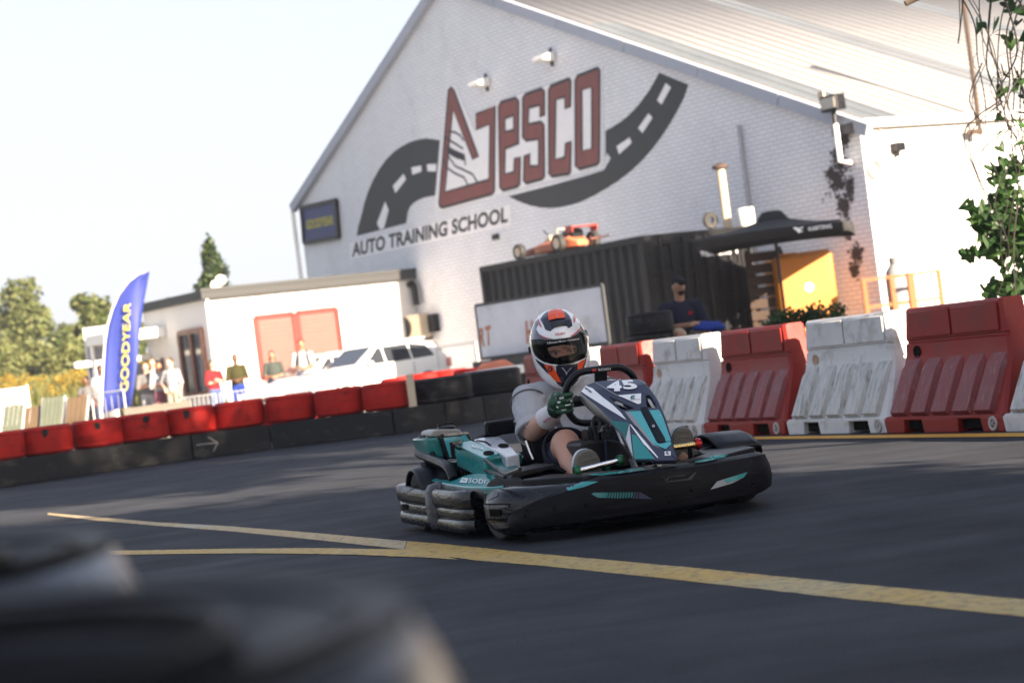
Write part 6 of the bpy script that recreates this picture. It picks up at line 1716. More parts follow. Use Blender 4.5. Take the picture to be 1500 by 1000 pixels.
def figure(label, loc, h, rotz, pose, shirt, legs, skin, hair, legwear='trousers', long_hair=False, sleeve=.5, build=1.0, cap=None, straps=False):
    t = thing('person', label, 'person', loc, rotz)
    S = h/1.75
    V = lambda p: Vector((p[0]*S*build, p[1]*S*build, p[2]*S))
    arms = POSE[pose]
    vx = .017
    g = G()
    g.ell(V((0,-.01,1.635)), (.074*S,.093*S,.115*S)); g.ell(V((0,-.10,1.62)), (.014*S,.02*S,.022*S), None, 8, 6)
    for s in (-1,1): g.ell(V((s*.074,0,1.63)), (.012*S,.02*S,.03*S), None, 8, 6)
    cap_(g, V((0,.01,1.40)), V((0,0,1.56)), .055*S)
    g.ell(V((0,.01,1.22)), (.16*S*build,.10*S*build,.28*S)); g.ell(V((0,.01,.96)), (.16*S*build,.105*S*build,.13*S))
    for (a, e, w), s in zip(arms, (-1,1)):
        a, e, w = V(a), V(e), V(w)
        cap_(g, a, e, .048*S, .040*S); cap_(g, e, w, .040*S, .027*S); hand(g, w, w-e, s)
    for s in (-1,1):
        st = .03*s
        cap_(g, V((s*.09,0,.93)), V((s*.105,-.015,.5)), .082*S, .055*S); cap_(g, V((s*.105,-.01,.5)), V((s*.11,.03,.30)), .055*S, .052*S); cap_(g, V((s*.11,.03,.30)), V((s*.115,.03,.09)), .050*S, .035*S)
        cap_(g, V((s*.115,.05,.045)), V((s*.13,-.14,.035)), .04*S, .035*S)
    remesh('body', g, vx, M[skin], t, 2)
    g = G()
    g.ell(V((0,.005,1.22)), (.182*S*build,.125*S*build,.28*S)); g.ell(V((0,.01,1.0)), (.178*S*build,.128*S*build,.15*S))
    cap_(g, V((-.16,0,1.40)), V((.16,0,1.40)), .066*S)
    for a, e, w in arms:
        a, e, w = V(a), V(e), V(w); q = a.lerp(e, min(1, sleeve*2)); cap_(g, a, q, .066*S, .060*S)
        if sleeve > .5: cap_(g, e, e.lerp(w,(sleeve-.5)*2), .052*S, .042*S)
    remesh('shirt', g, vx, M[shirt], t, 2)
    g = G()
    if legwear == 'skirt':
        g.loft([[V((r*1.15*cos(a), r*.85*sin(a)+.0, z)) for a in np.linspace(0,2*pi,20,endpoint=False)] for z, r in ((1.02,.15),(.92,.185),(.6,.20),(.30,.225))])
        g.obj('skirt', M[legs], t, 40)
    else:
        g.ell(V((0,.01,.95)), (.178*S*build,.125*S*build,.13*S))
        zk = .50 if legwear == 'shorts' else .12
        for s in (-1,1):
            cap_(g, V((s*.092,0,.92)), V((s*.105,-.015,.52)), .098*S, .078*S)
            if legwear != 'shorts': cap_(g, V((s*.105,-.01,.52)), V((s*.115,.03,.13)), .074*S, .06*S)
        remesh(legwear, g, vx, M[legs], t, 2)
    for s in (-1,1):
        g = G(); cap_(g, V((s*.115,.055,.045)), V((s*.13,-.15,.038)), .047*S, .043*S, 10); g.obj('shoe', M['cloth_black'], t, 60)
    g = G(); g.ell(V((0,.012,1.665)), (.083*S,.098*S,.098*S))
    if long_hair: g.ell(V((0,.065,1.53)), (.085*S,.045*S,.19*S))
    if cap: cap_(g, V((0,-.06,1.69)), V((0,-.15,1.675)), .045*S, .03*S)
    # hairline: keep the face clear
    remesh('hair' if not cap else 'cap', g, .014, M[cap or hair], t, 2)
    if straps:
        for s in (-1,1):
            g = G(); g.tube([V((s*.10,.09,1.43)), V((s*.105,-.02,1.475)), V((s*.11,-.125,1.32)), V((s*.15,-.09,1.08))], .022*S, 6); g.obj('strap', M['cloth_black'], t)
    return t
def stand(px, py_head, Y, h_guess=None):
    """foot point and height of someone whose head top shows at a pixel"""
    P = at(px, py_head, Y); return (P.x, P.y, 0), P.z
face_cam = 0
for lab, px, py, Y, rz, pose, shirt, legs, skin, hair, kw in (
    ('man in grey shirt looking at a phone, left of the feather flag', 125, 551, 46.5, -.3, 'phone', 'cloth_grey', 'cloth_black', 'skin_dark', 'hair_dark', dict(legwear='shorts')),
    ('tall man in white T-shirt just left of the feather flag', 146, 534, 47.5, .5, 'down', 'cloth_white', 'cloth_grey', 'skin_dark', 'hair_dark', dict(sleeve=.4)),
    ('person in grey top right beside the feather flag pole', 212, 531, 48.5, .2, 'crossed', 'cloth_grey', 'cloth_white', 'skin_light', 'hair_brown', dict(long_hair=True)),
    ('person in white top at the back of the group by the flag', 222, 525, 50, .1, 'down', 'cloth_white', 'cloth_denim', 'skin_light', 'hair_brown', dict()),
    ('woman in pale striped top with dark skirt in the group by the flag', 231, 530, 48, .4, 'crossed', 'cloth_white', 'cloth_plum', 'skin_tan', 'hair_dark', dict(long_hair=True, legwear='skirt')),
    ('man in white T-shirt and khaki shorts, rightmost of the group by the flag', 248, 524, 47.5, -.5, 'hip', 'cloth_white', 'cloth_khaki', 'skin_light', 'hair_brown', dict(legwear='shorts')),
    ('woman in red top and denim shorts with arms folded', 310, 527, 46.5, .7, 'crossed', 'cloth_red', 'cloth_denim', 'skin_light', 'hair_brown', dict(long_hair=True, legwear='shorts')),
    ('man in olive and black shirt with royal blue checked shorts', 343, 518, 46.5, .1, 'front', 'cloth_olive', 'cloth_royal', 'skin_dark', 'hair_dark', dict(legwear='shorts')),
    ('woman in sage green top and long checked skirt before the left shutter', 397, 514, 46, .1, 'front', 'cloth_sage', 'cloth_check', 'skin_tan', 'hair_dark', dict(long_hair=True, legwear='skirt')),
    ('tall man in white T-shirt with black backpack straps between the shutters', 440, 497, 46, .1, 'front', 'cloth_white', 'cloth_check', 'skin_tan', 'hair_dark', dict(straps=True, sleeve=.45))):
    loc, h = stand(px, py, Y)
    figure(lab, loc, h, rz, pose, shirt, legs, skin, hair, **kw)

# seated marshal by the container
sp_ = at(1000,470,24.6)
sm_ = thing('person', 'seated man in navy polo shirt and dark cap before the container doors', 'person', (sp_.x, 24.6, 0), radians(8))
ZS = .60
g = G()
g.ell((0,0,ZS+.72), (.078,.095,.115)); cap_(g, (0,.03,ZS+.5), (0,.0,ZS+.66), .06); g.ell((.03,-.09,ZS+.70), (.016,.02,.022), None, 8, 6)
g.ell((0,.05,ZS+.32), (.17,.12,.25)); g.ell((0,.03,ZS+.08), (.17,.14,.13))
for s in (-1,1):
    a, e, w = Vector((s*.20,.03,ZS+.47)), Vector((s*.27,-.05,ZS+.22)), Vector((s*.03+.06,-.27,ZS+.24))
    cap_(g, a, e, .055, .048); cap_(g, e, w, .047, .032); hand(g, w, w-e, s)
    kx2 = s*.16; cap_(g, (s*.1,0,ZS+.06), (kx2,-.45,ZS+.13), .09, .065); cap_(g, (kx2,-.45,ZS+.13), (kx2,-.42,.1), .062, .04); cap_(g, (kx2,-.40,.05), (kx2,-.58,.045), .045, .04)
remesh('body', g, .012, M['skin_tan'], sm_, 3)
g = G(); g.ell((0,.05,ZS+.32), (.195,.145,.26)); g.ell((0,.03,ZS+.1), (.19,.155,.12)); cap_(g, (-.17,.03,ZS+.47), (.17,.03,ZS+.47), .075)
for s in (-1,1): cap_(g, (s*.20,.03,ZS+.47), (s*.255,-.03,ZS+.27), .075, .068)
remesh('polo_shirt', g, .012, M['cloth_navy'], sm_, 3)
g = G(); g.ell((0,.02,ZS+.06), (.19,.15,.12))
for s in (-1,1): cap_(g, (s*.1,0,ZS+.06), (s*.155,-.38,ZS+.13), .11, .095)
remesh('shorts', g, .012, M['cloth_khaki'], sm_, 3)
g = G(); g.ell((0,.015,ZS+.765), (.086,.102,.078)); cap_(g, (.02,-.07,ZS+.765), (.05,-.16,ZS+.75), .05, .03); remesh('cap', g, .011, M['cloth_black'], sm_, 2)
g = G(); g.ell((.015,-.058,ZS+.635), (.040,.034,.034)); remesh('beard', g, .01, M['hair_dark'], sm_, 2)
g = G(); g.box((.06,-.100,ZS+.36),(.11,-.090,ZS+.40)); g.obj('badge', M['cloth_red'], sm_, 0)
for s in (-1,1):
    g = G(); cap_(g, (s*.16,-.38,.055), (s*.16,-.60,.05), .055, .05); g.obj('shoe', M['cloth_black'], sm_, 60)
ch = thing('chair', 'dark folding chair with pale frame under the seated man', 'chair', (sp_.x, 24.6, 0), radians(8))
g = G(); g.box((-.24,-.22,ZS-.075),(.24,.22,ZS-.035)); g.obj('seat', M['cloth_black'], ch, 0, .01)
g = G(); g.box((-.24,.235,ZS+.08),(.24,.26,ZS+.40)); g.obj('backrest', M['cloth_black'], ch, 0, .01)
for s in (-1,1):
    g = G(); g.tube([(s*.26,.32,0),(s*.26,.23,ZS-.04),(s*.26,.27,ZS+.45)], .016, 8); g.obj('leg', M['galv'], ch)
    g = G(); g.tube([(s*.26,-.24,0),(s*.26,-.2,ZS-.04)], .016, 8); g.obj('leg', M['galv'], ch)
g = G(); 
for k in range(5): g.ell((.20+.05*sin(k*2), -.30-.05*k, ZS+.215-.012*k), (.15,.09,.045))
cap_(g, (.26,-.30,ZS+.18), (.31,-.36,ZS-.15), .07, .08)
bj = remesh('jacket', g, .014, M['cloth_royal'], None, 3, .015, 9); bj.location = (sp_.x,24.6,0); bj.rotation_euler = (0,0,radians(8)); tag(bj, 'royal blue jacket lying over the seated man\'s knees', 'jacket')
P = at(946,485,24.2)
for k, lb in enumerate(('lowest black tyre of the stack beside the seated man','second black tyre from the bottom of the stack beside the seated man','third black tyre from the bottom of the stack beside the seated man','topmost black tyre of the stack beside the seated man')):
    t = make_tyre('tyre', lb, 'stacked tyres beside the seated man', M['tyre_black'], .15, .28, .26, 24) if k == 0 else dup(t, label=lb)
    t.location = (P.x + .02*k, P.y, .262*k)

# ------------------------------------------------------------------ cars
def car(label, loc, rz, sc=1.0):
    t = thing('parked_car', label, 'car', loc, rz, 'white cars parked by the office')
    t.scale = (sc,)*3
    secs = [(-2.15,.70,.40,.62,.66,.60),(-2.10,.80,.32,.78,.84,.70),(-1.9,.86,.28,.90,.96,.78),(-1.3,.89,.26,1.00,1.06,.80),(-.85,.90,.26,1.04,1.12,.80),(-.15,.90,.26,1.04,1.56,.66),(.3,.90,.26,1.05,1.63,.66),(1.1,.90,.26,1.07,1.62,.66),(1.75,.89,.28,1.09,1.52,.64),(2.05,.84,.36,1.08,1.18,.70),(2.15,.76,.42,.95,1.02,.66)]
    L = []
    for y, w, zb, zl, zr, rw in secs:
        L.append([(-w*.94,y,zb),(-w,y,zb+.1),(-w,y,zl-.08),(-w*.97,y,zl),(-rw-.02,y,zr-.05),(-rw+.08,y,zr),(rw-.08,y,zr),(rw+.02,y,zr-.05),(w*.97,y,zl),(w,y,zl-.08),(w,y,zb+.1),(w*.94,y,zb)])
    g = G(); g.loft(L); body = g.obj('body', M['car_white'], t, 40)
    for s in (-1,1):
        def gl(name, pts, mat='glass_dark'):
            g = G(); P = [Vector((s*(.90*.97-(.90*.97-.68)*(z-1.06)/.5+.010),y,z)) for y, z in pts]; g.prism(P, (s*-.012,0,0)); return g.obj(name, M[mat], t, 0)
        gl('side_window', [(-.62,1.10),(.0,1.10),(.0,1.50),(-.12,1.50)]); gl('side_window', [(.06,1.10),(.85,1.11),(.85,1.53),(.06,1.51)]); gl('side_window', [(.91,1.11),(1.62,1.14),(1.45,1.44),(.91,1.53)])
        g = G(); g.box((s*.88-.06+ .06*s,-.62,1.05),(s*1.06-.0,-.48,1.17) if s > 0 else (s*.88+.0,-.48,1.17)); 
        g = G(); g.ell((s*1.0,-.55,1.12), (.09,.06,.07)); g.obj('mirror', M['car_white'], t, 60)
        g = G(); g.box((min(s*.80,s*.895),2.0,.80),(max(s*.80,s*.895),2.13,1.04)); g.obj('tail_light', M['tail_red'], t, 0, .02)
        g = G(); g.box((min(s*.55,s*.82),-2.14,.66),(max(s*.55,s*.82),-1.98,.80)); g.obj('headlight', M['lens_clear'], t, 0, .03)
        for y in (-1.35,1.30):
            g = G(); g.lathe([(.2,-.1),(.31,-.1),(.335,-.06),(.335,.06),(.31,.1),(.2,.1)], (s*.80,y,.335), (s,0,0), 24); w = g.obj('wheel', M['rubber'], t)
            g = G(); g.lathe([(0,.085),(.08,.10),(.20,.085),(.21,.1),(.21,-.05),(0,-.05)], (s*.80,y,.335), (s,0,0), 14); g.obj('rim', M['galv'], w)
            g = G(); g.lathe([(.36,.085),(.40,.115),(.42,.10),(.36,.02)], (s*.80,y,.335), (s,0,0), 24); g.obj('wheel_arch', M['decal_black'], t)
        for y in (.03,.88):
            g = G(); g.box((min(s*.9,s*.906),y-.006,.42),(max(s*.9,s*.906),y+.006,1.03)); g.obj('door_gap', M['decal_black'], t, 0)
        g = G(); g.box((min(s*.66,s*.70),-.1,1.60),(max(s*.66,s*.70),1.5,1.66)); g.obj('roof_rail', M['galv'], t, 0, .01)
    g = G(); g.prism([(-.66,-.80,1.125),(.66,-.80,1.125),(.56,-.2,1.535),(-.56,-.2,1.535)], (0,-.02,.018)); g.obj('windscreen', M['glass_dark'], t, 0)
    g = G(); g.prism([(-.60,1.82,1.47),(.60,1.82,1.47),(.66,2.02,1.22),(-.66,2.02,1.22)], (0,.02,.015)); g.obj('rear_window', M['glass_dark'], t, 0)
    g = G(); g.box((-.5,-2.165,.45),(.5,-2.12,.62)); g.obj('grille', M['decal_black'], t, 0, .01)
    return t
M['lens_clear'] = pm('lens_clear', (.6,.62,.65), .1)
P = at(536,545,44.5)
c1 = car('white estate car parked in front of the office, side windows towards the track', (P.x, 44.8, 0), radians(-50), .84)
P = at(446,545,46.8)
c2 = dup(c1, label='white car half hidden behind the estate car, nearer the shutters'); c2.location = (P.x+.25, 47.0, 0); c2.rotation_euler = (0,0,radians(-46)); c2.scale = (.80,)*3

# ------------------------------------------------------------------ feather flag
fb = at(178,606,39.0); FZ = lambda py, px: at(px, py, 39.0)
flg = thing('feather_flag', 'tall blue feather flag with yellow vertical lettering beside the spectators', 'flag', (fb.x, 39.0, 0), 0)
lft = [(150,605),(151,570),(153,530),(155,500),(159,476),(166,452),(176,430),(190,412),(205,401),(217,397)]
rgt = [(193,594),(198,565),(202,535),(204,505),(206,480),(208,458),(211,436),(214,418),(216,406),(218,399)]
g = G(); L = []
for i, (a, b) in enumerate(zip(lft, rgt)):
    A, B = FZ(a[1],a[0]) - Vector((fb.x,39,0)), FZ(b[1],b[0]) - Vector((fb.x,39,0))
    L.append([A.lerp(B, t) + Vector((0,.10*sin(t*4+i*.5)*t,0)) for t in np.linspace(0,1,9)])
g.loft(L, False, False); o = g.obj('cloth', M['flag_blue'], flg, 60); o.modifiers.new('t','SOLIDIFY').thickness = .006
pole = [Vector((L[0][0].x-.03,0,0))] + [l[0]+Vector((-.02,0,0)) for l in L]
g = G(); g.tube(pole, .022, 8); g.obj('pole', M['galv'], flg)
g = G(); g.box((L[0][0].x-.3,-.3,0),(L[0][0].x+.3,.3,.05)); g.obj('foot', M['dark_metal'], flg, 0)
def flag_q(p): q = FZ(p[1],p[0]) - Vector((fb.x,39,0)); q.y = -.13; return q
Q = [flag_q(p) for p in ((188,568),(188,447),(179,447),(176,568))]
Q = [flag_q((189.5,572)), flag_q((193.5,444)), flag_q((183.5,443)), flag_q((178,574))]
v, f, r = text2d('GOODYEAR', .0); g = G(); g.add([bil(Q,a,b) for a, b in v], f); g.obj('lettering', M['flag_yellow'], flg, 0)

# ------------------------------------------------------------------ fences, boards and small things by the spectators
def mesh_fence(label, a, b, h=1.1, n=16, group='white crowd barriers'):
    a, b = Vector(a), Vector(b); L = (b-a).length
    t = thing('crowd_barrier', label, 'barrier', a, atan2(b.y-a.y, b.x-a.x), group)
    g = G(); g.tube([(0.02,0,.12),(.02,0,h),(L-.02,0,h),(L-.02,0,.12)], .016, 8, True); g.obj('frame', M['galv'], t)
    g = G()
    for k in range(1,n): g.tube([(L*k/n,0,.12),(L*k/n,0,h)], .006, 5)
    kind(g.obj('bars', M['galv'], t), 'stuff')
    for x in (.25, L-.25):
        g = G(); g.bar((x,-.3,.03),(x,.3,.03),.06,.04); g.bar((x,0,.03),(x,0,.12),.05); g.obj('foot', M['galv'], t, 0)
    return t
pf = [(262,44.2),(318,43.9),(376,43.6),(434,43.3),(492,43.0)]
nm = ['white mesh crowd barrier beside the flag group','white mesh crowd barrier before the woman in red','white mesh crowd barrier before the man in olive','white mesh crowd barrier before the tall man with straps']
for i in range(4):
    a, b = at(pf[i][0],560,pf[i][1]), at(pf[i+1][0]-3,560,pf[i+1][1]); mesh_fence(nm[i], (a.x,a.y,0), (b.x,b.y,0), .72, 8)
a, b = at(640,520,43), at(700,515,41.5); mesh_fence('white crowd barrier between the estate car and the grey board', (a.x,a.y,0), (b.x,b.y,0), 1.1, 14)
a, b = at(136,600,36.5), at(184,590,35.6); cbl = mesh_fence('white tubular barrier leaning left of the blue feather flag', (a.x,a.y,0), (b.x,b.y,0), 1.0, 5, None)
if 'group' in cbl: del cbl['group']
# dark weathered boards
a, b = at(182,608,33.5), at(280,594,33.5); 
bd = thing('timber_barrier', 'weathered grey timber boards standing right of the feather flag foot', 'boards', (a.x, 33.5, 0), atan2(0.4,b.x-a.x))
zt = at(182,597,33.5).z; Lb = b.x-a.x
for k in range(3):
    g = G(); z0 = .04 + k*(zt-.04)/3; g.box((0,0,z0),(Lb,.05,z0+(zt-.04)/3-.012)); g.obj('board', M['wood_grey'], bd, 0, .005)
for x in (.05, Lb*.45, Lb-.12):
    g = G(); g.box((x,.051,0),(x+.08,.13,zt)); g.obj('post', M['wood_grey'], bd, 0)
# deckchair-like slanted panels and banner at far left
x0, x1 = at(-4,600,34), at(43,600,34)
bn = thing('track_banner', 'white banner with faint red lettering at the left edge behind the tyres', 'banner', (x0.x,34,0))
zt, zb = at(20,568,34).z, at(20,622,34).z
g = G(); g.box((0,0,max(.05,zb)),(x1.x-x0.x,.02,zt)); g.obj('sheet', M['decal_white'], bn, 0)
for x in (0, x1.x-x0.x):
    g = G(); g.tube([(x,.04,0),(x,.04,zt+.03)], .02, 8); g.obj('post', M['galv'], bn)
v, f, r = text2d('KARTS', .03); g = G(); g.add([(-.28+.62*a, -.006, zb+.30+.16*b) for a, b in v if True], f); g.obj('lettering', M['race_red'], bn, 0)
def slanted(label, pxa, pxb, py_t, py_b, Y, mat, slats, lean=.30):
    A, B = at(pxa,py_b,Y), at(pxb,py_b,Y); zt = at((pxa+pxb)/2,py_t,Y).z; w = B.x-A.x
    t = thing('slanted_panel', label, 'panel', (A.x, Y, 0), 0, 'panels leaning behind the tyre wall')
    for p in ((0,0),(w,0)):
        g = G(); g.bar((p[0],0,0),(p[0]+lean*.5,.25,zt),.035); g.obj('leg', M['galv'], t, 0)
    for k in range(slats):
        f0, f1 = k/slats, (k+.9)/slats; z0 = .12
        P = lambda u, v_: Vector((u*w + lean*.5*v_, .25*v_-.03, z0+(zt-z0)*v_))
        g = G(); g.prism([P(f0,0),P(f1,0),P(f1,1),P(f0,1)], (0,.02,0)); g.obj('slat', M[mat], t, 0)
M['panel_sage'] = pm('panel_sage', (.075,.09,.065), .6, var=.15)
slanted('grey-green slatted panel at the far left behind the tyres', -8, 20, 595, 632, 30.5, 'panel_sage', 4)
slanted('brown wooden panel left of the pale green one', 22, 46, 597, 628, 30.6, 'wood_pale', 3)
slanted('pale green slatted panel between two brown wooden ones', 48, 80, 583, 623, 30.5, 'panel_sage', 5)
slanted('brown wooden panel left of the white tubular barrier', 84, 114, 583, 618, 30.4, 'wood_pale', 4)
# roll-up board behind the flag
a, b = at(126,510,50), at(158,510,50); zt, zm, zb = at(140,478,50).z, at(140,532,50).z, .05
rb_ = thing('display_board', 'tall white and blue display board behind the two men left of the flag', 'board', (a.x,50,0))
w_ = b.x-a.x
g = G(); g.box((0,0,zm),(w_,.05,zt)); g.obj('panel', M['cloth_white'], rb_, 0)
g = G(); g.box((0,0,zb),(w_,.05,zm-.01)); g.obj('panel', M['banner_blue'], rb_, 0)
g = G(); g.box((w_*.3,-.01,zm+.4),(w_*.75,-.001,zm+.75)); g.obj('print', M['galv'], rb_, 0)
for x in (0,w_):
    g = G(); g.bar((x,.02,0),(x,.02,zt),.05); g.obj('post', M['galv'], rb_, 0)
# orange cone-like kart parts behind the board
P = at(724,524,30.5); kb = thing('orange_kart_bodywork', 'orange kart bodywork lying behind the white plank', 'kart', (P.x,30.5,0))
g = G(); g.loft([[(-.30,-.2,.45),(.30,-.2,.45),(.30,.3,.45),(-.30,.3,.45)],[(-.28,-.2,.60),(.28,-.2,.60),(.28,.3,.60),(-.28,.3,.60)],[(-.2,-.1,.68),(.15,-.1,.70),(.15,.2,.70),(-.2,.2,.68)]]); g.obj('fairing', M['race_orange'], kb, 30, .02)
g = G(); g.box((-.32,-.22,0),(.32,.32,.449)); g.obj('stand', M['dark_metal'], kb, 0, .02)
# ------------------------------------------------------------------ vegetation
def leaf_cloud(name, blobs, n, size, mats, parent=None, up=.35, hollow=.35, flat=0.0, aspect=.6):
    """n leaf-sized faces scattered through a set of ellipsoids (centre, radii)"""
    w = np.array([b[1][0]*b[1][1]*b[1][2] for b in blobs])**.8; w /= w.sum()
    idx = rng.choice(len(blobs), n, p=w)
    C = np.array([b[0] for b in blobs])[idx]; Rr = np.array([b[1] for b in blobs])[idx]
    d = rng.normal(size=(n,3)); d /= np.linalg.norm(d,axis=1)[:,None]
    r = hollow + (1-hollow)*rng.random(n)**.6
    P = C + d*Rr*(r*(1+.12*rng.normal(size=n)))[:,None]
    nrm = d*.6 + rng.normal(size=(n,3))*.6 + np.array([0,0,up]); nrm /= np.linalg.norm(nrm,axis=1)[:,None]
    a = np.cross(nrm, rng.normal(size=(n,3))); a /= np.linalg.norm(a,axis=1)[:,None]; b = np.cross(nrm,a)
    s = size*(.6+.8*rng.random(n))[:,None]
    a, b = a*s*.5, b*s*.5*aspect
    fold = nrm*s*.10
    V = np.stack([P-a, P-b*1.0+fold-a*.1, P+a, P+b+fold-a*.1],1).reshape(-1,3)
    me = bpy.data.meshes.new(name)
    me.vertices.add(4*n); me.vertices.foreach_set('co', V.ravel())
    me.loops.add(4*n); me.loops.foreach_set('vertex_index', np.arange(4*n))
    me.polygons.add(n); me.polygons.foreach_set('loop_start', np.arange(n)*4)
    for m in mats: me.materials.append(m)
    me.polygons.foreach_set('material_index', rng.integers(0,len(mats),n))
    me.update(calc_edges=True); me.validate()
    return link(name, me, parent)
def clumps(c, r, k, cr, seed):
    g_ = np.random.default_rng(seed); out = []
    for _ in range(k):
        d = g_.normal(size=3); d /= np.linalg.norm(d); q = g_.random()**.45
        s = cr*(.6+.8*g_.random())
        out.append((tuple(np.array(c) + d*np.array(r)*q), (s, s, s*.8)))
    return out
def branchy(name, base, top, r0, targets, parent, mat=None):
    g = G(); base, top = Vector(base), Vector(top)
    pts = [base.lerp(top, t) + Vector((.12*sin(t*5)*(top-base).length*.08, .1*cos(t*4)*(top-base).length*.06, 0)) for t in np.linspace(0,1,8)]
    pts[0] = base
    g.tube(pts, [r0*(1-.75*t) for t in np.linspace(0,1,8)], 9)
    for q in targets:
        q = Vector(q); t = random.uniform(.35,.85); p = pts[int(t*7)]
        m = p.lerp(q,.5) + Vector((0,0,-.08*(q-p).length))
        g.tube([p, m, q], [r0*.32, r0*.2, r0*.06], 6)
    return g.obj(name, mat or M['bark'], parent, 60)
def tree(label, loc, crown_c, crown_r, k, cr, n, leaf, mats, seed, trunk_r=.15, group=None, name='tree', hollow=.3):
    t = thing(name, label, 'tree', loc, 0, group)
    bl = clumps(crown_c, crown_r, k, cr, seed)
    branchy('trunk', (0,0,0), (crown_c[0]*.7, crown_c[1]*.7, crown_c[2]+crown_r[2]*.4), trunk_r, [b[0] for b in bl[::3]], t)
    leaf_cloud('crown', bl, n, leaf, mats, t, hollow=hollow)
    return t
A_, B_, C_ = M['leaf_a'], M['leaf_b'], M['leaf_c']
OL_, OB_ = M['leaf_olive'], M['leaf_olive_b']
# distant trees on the left
def far_tree(label, px, py_top, Y, wpx, seed, mats, n=5200, leaf=.30, base_z=0.0, k=26, name='tree'):
    top = at(px, py_top, Y); w = wpx/FOC*Y
    H = top.z; cz = H*.58; 
    return tree(label, (top.x, Y, 0), (0,0,cz), (w/2*.8, w/2*.8, H*.40), k, min(w*.17, H*.17), n, leaf, mats, seed, .16, 'trees beyond the field', name)
far_tree('broad olive-green tree at the left edge, beyond the flowering field', 30, 424, 95, 130, 1, [OL_,B_,OB_], 7000)
far_tree('lower bushy tree left of the first broad tree, cut by the edge', -60, 440, 98, 120, 2, [OL_,OB_])
far_tree('dark bushy tree between the two broad trees, lower than both', 92, 472, 88, 70, 3, [OB_,A_], 4200, .26)
far_tree('broad green tree just left of the feather flag', 138, 430, 92, 110, 4, [B_,A_,OL_], 7000)
far_tree('round green tree filling the gap left of the feather flag', 104, 448, 97, 84, 10, [B_,OL_,A_], 5600)
far_tree('tree behind the tip of the feather flag', 182, 440, 104, 80, 5, [B_,A_])
far_tree('faint tree top over the office roof, left of the poplar', 248, 432, 120, 60, 6, [OB_,B_], 3200, .3)
far_tree('low grey-green bush in front of the broad olive tree', 25, 487, 80, 110, 7, [OL_,OB_], 5600, .22)
far_tree('low grey-green bush right of the other, above the yellow flowers', 100, 492, 78, 100, 8, [OL_,OB_], 5600, .22)
far_tree('grey-green bush at the left edge above the yellow flowers', -45, 490, 79, 90, 9, [OL_,OB_], 4000, .22)
# the poplar behind the office
pt_ = at(306,354,66); pw = 72/FOC*66
t = thing('poplar', 'dark narrow poplar rising behind the office roof', 'tree', (pt_.x,66,0))
bl = []
g_ = np.random.default_rng(3)
for k in range(44):
    f_ = g_.random(); z = pt_.z*(.30+.68*f_); ww = pw*.5*(.95-.75*max(0,(f_-.45)/.55)**1.3)
    a = g_.random()*2*pi; q = sqrt(g_.random())*.7; bl.append(((ww*q*cos(a), ww*q*sin(a), z), (ww*.42+.05, ww*.42+.05, .42)))
branchy('trunk', (0,0,0), (0,0,pt_.z*.9), .14, [b[0] for b in bl[::4]], t)
leaf_cloud('crown', bl, 11000, .17, [M['leaf_dark'], C_, A_], t, hollow=.2)
# field plants: seeding grass and yellow flowers
def scatter(name, n, xr, yr, h0, h1, mats, w, zfun, bend=.3, parent=None):
    x = rng.uniform(*xr, n); y = yr[0] + (yr[1]-yr[0])*rng.random(n)
    z = np.array([zfun(a,b) for a,b in zip(x,y)]); h = rng.uniform(h0,h1,n)
    a = rng.random(n)*2*pi; dx, dy = np.cos(a)*w*.5, np.sin(a)*w*.5; bx, by = rng.normal(size=n)*bend*h, rng.normal(size=n)*bend*h
    V = np.stack([np.stack([x-dx,y-dy,z],1), np.stack([x+dx,y+dy,z],1), np.stack([x+bx+dx*.4,y+by+dy*.4,z+h],1), np.stack([x+bx-dx*.4,y+by-dy*.4,z+h],1)],1).reshape(-1,3)
    me = bpy.data.meshes.new(name); me.vertices.add(4*n); me.vertices.foreach_set('co', V.ravel()); me.loops.add(4*n); me.loops.foreach_set('vertex_index', np.arange(4*n))
    me.polygons.add(n); me.polygons.foreach_set('loop_start', np.arange(n)*4)
    for m in mats: me.materials.append(m)
    me.polygons.foreach_set('material_index', rng.integers(0,len(mats),n)); me.update(calc_edges=True)
    return link(name, me, parent)
kind(scatter('grass', 26000, (-24,-9), (56,76), .25, .75, [M['grass_blade'], OL_, B_], .05, field_z), 'stuff')
fl_bl = []
for k in range(150):
    x, y = random.uniform(-22,-9), random.uniform(64,72); fl_bl.append(((x,y,field_z(x,y)+random.uniform(.45,.85)), (.5,.4,.18)))
kind(leaf_cloud('yellow_flowers', fl_bl, 16000, .09, [M['flower'], M['flower'], OL_], hollow=.1), 'stuff')
kind(scatter('weeds', 6000, (-14,-7), (49,56), .1, .35, [M['grass_blade'], B_], .04, lambda x,y: 0), 'stuff')

# hedge plants in front of the container
P = at(1180,462,21.5)
hd_ = thing('shrub', 'low leafy green shrub behind the white barrier, below the yellow tank', 'shrub', (P.x,21.5,0))
wH = 105/FOC*21.5; zt = at(1180,445,21.5).z
bl = [((random.uniform(-wH/2,wH/2), random.uniform(-.2,.2), zt-.14+random.uniform(-.1,.06)),(.13,.13,.10)) for _ in range(16)] + [((x,0,zt*.5),(.22,.22,.3)) for x in np.linspace(-wH/2,wH/2,5)]
kind(leaf_cloud('leaves', bl, 2600, .06, [M['leaf_vine'],M['leaf_vine_b'],C_], hd_, hollow=.2), 'stuff')
g = G()
for x in np.linspace(-wH/2,wH/2,7): g.tube([(x*.8,0,0),(x,.02,zt*.6),(x*1.1,0,zt-.1)], [.015,.010,.004], 6)
g.obj('stem', M['bark'], hd_)
